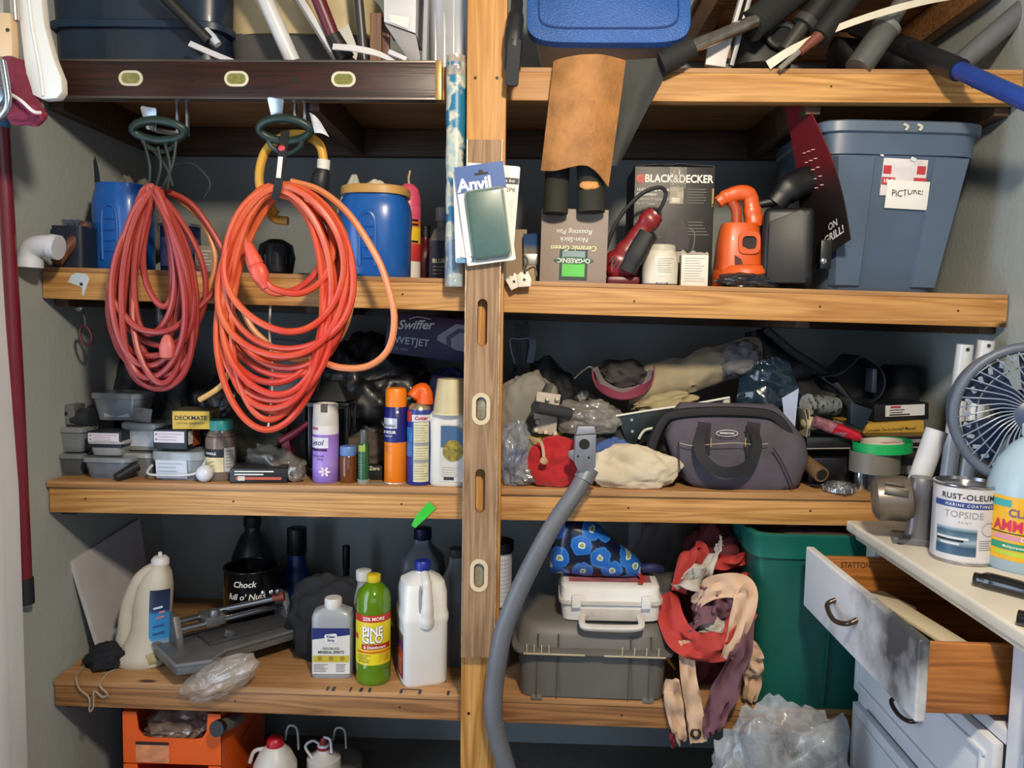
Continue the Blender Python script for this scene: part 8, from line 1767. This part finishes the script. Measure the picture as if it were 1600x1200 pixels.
for z, h_, cc, a0, a1 in ((0.47, 0.05, '#3a9a9c', -85, -55), (0.28, 0.008, '#2c2a30', -86, 60), (0.235, 0.035, '#c98a9c', -80, 40), (0.165, 0.05, '#2c8a66', -82, -5), (0.125, 0.028, '#a8c43c', -75, 0)): finish(MB().patch(R+0.001, H*z, H*(z+h_), a0, a1, 24, 1), 'print_band', M(cc, 0.5), lb)
lettering('Detergent', 0.012, WHITEPRINT, lb, on_round(R+0.0016, H*0.252, -24), offset=0.01); lettering('Multipurpose Cleaning', 0.0075, WHITEPRINT, lb, on_round(R+0.0016, H*0.19, -40), offset=0.01)
# pliers
t = thing('pliers', 'black-handled pliers lying at the front of the dresser top', 'pliers', ontop(1580, 950))
BH = M('#0e0f12', 0.18, coat=0.6)
wpart('upper_handle', MB().tube([ontop(1522, 915)+Vector((0, 0, .014)), ontop(1560, 924)+Vector((0, 0, .015)), ontop(1640, 945)+Vector((0, 0, .013)), ontop(1700, 958)+Vector((0, 0, .01))], [0.013, 0.017, 0.017, 0.016, 0.013, 0.009], 14, smooth=5), BH, t)
wpart('lower_handle', MB().tube([ontop(1590, 976)+Vector((0, 0, .013)), ontop(1640, 984)+Vector((0, 0, .013)), ontop(1705, 966)+Vector((0, 0, .01))], [0.013, 0.016, 0.015, 0.013, 0.01], 14, smooth=4), BH, t)
wpart('jaw', MB().tube([ontop(1696, 960)+Vector((0, 0, .01)), ontop(1725, 962)+Vector((0, 0, .01)), ontop(1770, 968)+Vector((0, 0, .009))], [0.013, 0.014, 0.008], 10), M('#4a4b50', 0.3, 0.8), t)
# fan
c = at(1606, 648, -0.36); s = S(-0.36); R = 108*s
t = thing('desk_fan', 'grey round desk fan with spiral guard wires at the right edge', 'fan', (c.x, -0.36, ZT), (0, 0, -0.25))
zc = c.z-ZT; FG = M('#5a6474', 0.4, var=0.12)
finish(MB().lathe([(0.08, 0), (0.085, 0.006), (0.06, 0.018), (0.02, 0.025)], 28, loc=(0, 0.03, 0)), 'base', FG, t)
finish(MB().tube([(0, 0.04, 0.02), (0, 0.06, zc-R*0.75), (0, 0.06, zc-0.02)], [0.016, 0.013, 0.014], 12), 'neck', FG, t)
circ = lambda r, y, n=48: [(r*math.cos(2*PI*k/n), y, zc+r*math.sin(2*PI*k/n)) for k in range(n)]
finish(MB().tube(circ(R*0.97, -0.01), R*0.075, 12, closed=True), 'outer_ring', M('#545d6c', 0.45, var=0.15), t)
finish(ringprism(MB(), sect(48, R*0.97, R*0.97), sect(48, R*0.92, R*0.92), 0.0, 0.06, (0, 0, zc)), 'shroud', FG, t)
finish(MB().tube(circ(R*0.7, -0.022), R*0.012, 8, closed=True), 'middle_ring', FG, t)
finish(MB().lathe([(R*0.22, 0), (R*0.22, 0.008), (R*0.14, 0.014), (0.001, 0.015)], 28, rot=(PI/2, 0, 0), loc=(0, -0.02, zc)), 'hub_cap', M('#3f4c66', 0.4), t)
w0 = MB().tube([(R*r*math.cos(a), y, R*r*math.sin(a)) for r, a, y in ((0.2, 0.0, -0.026), (0.4, 0.22, -0.03), (0.6, 0.40, -0.03), (0.8, 0.5, -0.026), (0.95, 0.55, -0.014))], R*0.011, 6, smooth=3)
wo = finish(w0, 'guard_wire', M('#737f94', 0.35, var=0.1), t, (0, 0, zc))
for k in range(1, 40):
    o = wo.copy(); col.objects.link(o); o.parent = t; o.rotation_euler = (0, 2*PI*k/40, 0)
b0 = MB().sheet(lambda u, v: (R*(0.15+0.7*u)*math.cos(0.9*v-0.45), 0.015+0.02*(v-0.5), R*(0.15+0.7*u)*math.sin(0.9*v-0.45)), 6, 6, 0.002)
bo = finish(b0, 'blade', M('#1c2a4a', 0.35), t, (0, 0, zc))
for k in range(1, 5):
    o = bo.copy(); col.objects.link(o); o.parent = t; o.rotation_euler = (0, 2*PI*k/5, 0)
dm = finish(MB().box((0, -0.012, 0), (R*0.10, 0.004, R*0.06), 0.001, rot=(0, 0.6, 0)), 'guard_slat', M('#77808e', 0.4), t, (R*0.82, -0.008, zc))
for k in range(1, 30):
    o = dm.copy(); col.objects.link(o); o.parent = t; q = 2*PI*k/30; o.location = (R*0.82*math.cos(q), -0.008, zc+R*0.82*math.sin(q)); o.rotation_euler = (0, -q, 0)
finish(MB().lathe([(0.04, 0), (0.05, 0.01), (0.045, 0.06), (0.02, 0.08)], 20, rot=(-PI/2, 0, 0), loc=(0, 0.045, zc)), 'motor', M('#2c3442', 0.45), t)

# ================================================================== hanging at the left edge, nearest the camera
Yh = -0.38
t = thing('plastic_paddle', 'white plastic paddle hanging at the top left edge', 'paddle', at(80, 157, Yh))
P2 = [(q.x, q.z) for q in (at(28, -40, Yh), at(66, -40, Yh), at(74, 40, Yh), at(88, 92, Yh), at(101, 125, Yh), at(102, 146, Yh), at(94, 156, Yh), at(72, 158, Yh), at(54, 150, Yh), at(46, 125, Yh), at(38, 60, Yh))]
wpart('paddle', MB().prism(P2, Yh-0.012, Yh+0.012, 0.005), M('#d2d0ca', 0.4, var=0.04), t)
wpart('ridge', MB().tube([at(40, -40, Yh-.013), at(50, 40, Yh-.013), at(63, 110, Yh-.013), at(68, 150, Yh-.013)], 0.003, 8), M('#dcdad4', 0.4), t)
t = thing('wood_bracket', 'pale wooden bracket beside the white paddle', 'bracket', at(18, 95, Yh))
wpart('block', MB().prism([(q.x, q.z) for q in (at(-20, 40, Yh), at(18, 29, Yh), at(33, 30, Yh), at(36, 74, Yh), at(36, 96, Yh), at(12, 97, Yh), at(-20, 92, Yh))], Yh-0.035, Yh-0.012, 0.003), M('#c9ab86', 0.55, var=0.08), t)
wpart('screw', MB().lathe([(0.004, 0), (0.004, 0.001)], 10, rot=(PI/2, 0, 0), loc=at(12, 47, Yh-.0352)), M('#3a2c24', 0.5), t)
wpart('metal_rod', MB().tube([at(20, -30, Yh-.02), at(24, 32, Yh-.02)], 0.008, 10), M('#c9c6c2', 0.25, 0.8), t)
t = thing('maroon_glove', 'maroon cloth hanging below the pale bracket', 'cloth', at(40, 195, Yh))
wpart('cloth', MB().sheet(qfn((11, 96, Yh), (42, 96, Yh), (66, 170, Yh), (6, 190, Yh), 0.03, 0.008, 3, 3), 14, 14, 0.003), M('#6b1c34', 0.8, var=0.15), t, ang=60)
wpart('lower_fold', MB().lump(at(38, 178, Yh-.005), (0.042, 0.025, 0.024), 0.2, 2, 5, 4, False, 2, 0.05), M('#75203c', 0.8, var=0.15), t, ang=60)
wpart('white_cord', MB().tube([at(18, 148, Yh-.045), at(34, 158, Yh-.045), at(52, 174, Yh-.04), at(64, 176, Yh-.03)], 0.0035, 7, smooth=4), M('#c9c4c4', 0.6), t)
t = thing('metal_clamp', 'silver curved clamp at the far left edge', 'clamp', at(8, 170, Yh-.06))
wpart('tube', MB().tube([at(4, 95, Yh-.06), at(10, 130, Yh-.06), at(13, 160, Yh-.06), at(6, 178, Yh-.06), at(-12, 184, Yh-.06)], 0.007, 10, smooth=5), M('#b4b9c0', 0.2, 0.9), t)
wpart('wheel', MB().lathe([(0.02, 0), (0.024, 0.004), (0.02, 0.012), (0.01, 0.014)], 20, rot=(PI/2, 0, 0), loc=at(-4, 150, Yh-.05)), M('#8f9aa6', 0.25, 0.8), t)
t = thing('long_pole', 'long dark red pole with a black foot standing by the left door casing', 'pole', at(40, 943, -0.12))
wpart('shaft', MB().tube([at(3, 192, -0.2), at(15, 400, -0.18), at(26, 620, -0.15), at(38, 906, -0.12)], [10*S(-.15), 10.5*S(-.15), 11.5*S(-.15), 12*S(-.15)], 14), M('#6a1826', 0.35, var=0.15, coat=0.2), t)
wpart('foot', MB().tube([at(38, 903, -0.12), at(40, 943, -0.12)], 13.5*S(-.12), 14), M('#15161b', 0.6), t)
wpart('blue_tip', MB().tube([at(2, 184, -0.2), at(3, 200, -0.2)], 11*S(-.15), 12), M('#2f6f9a', 0.4), t)
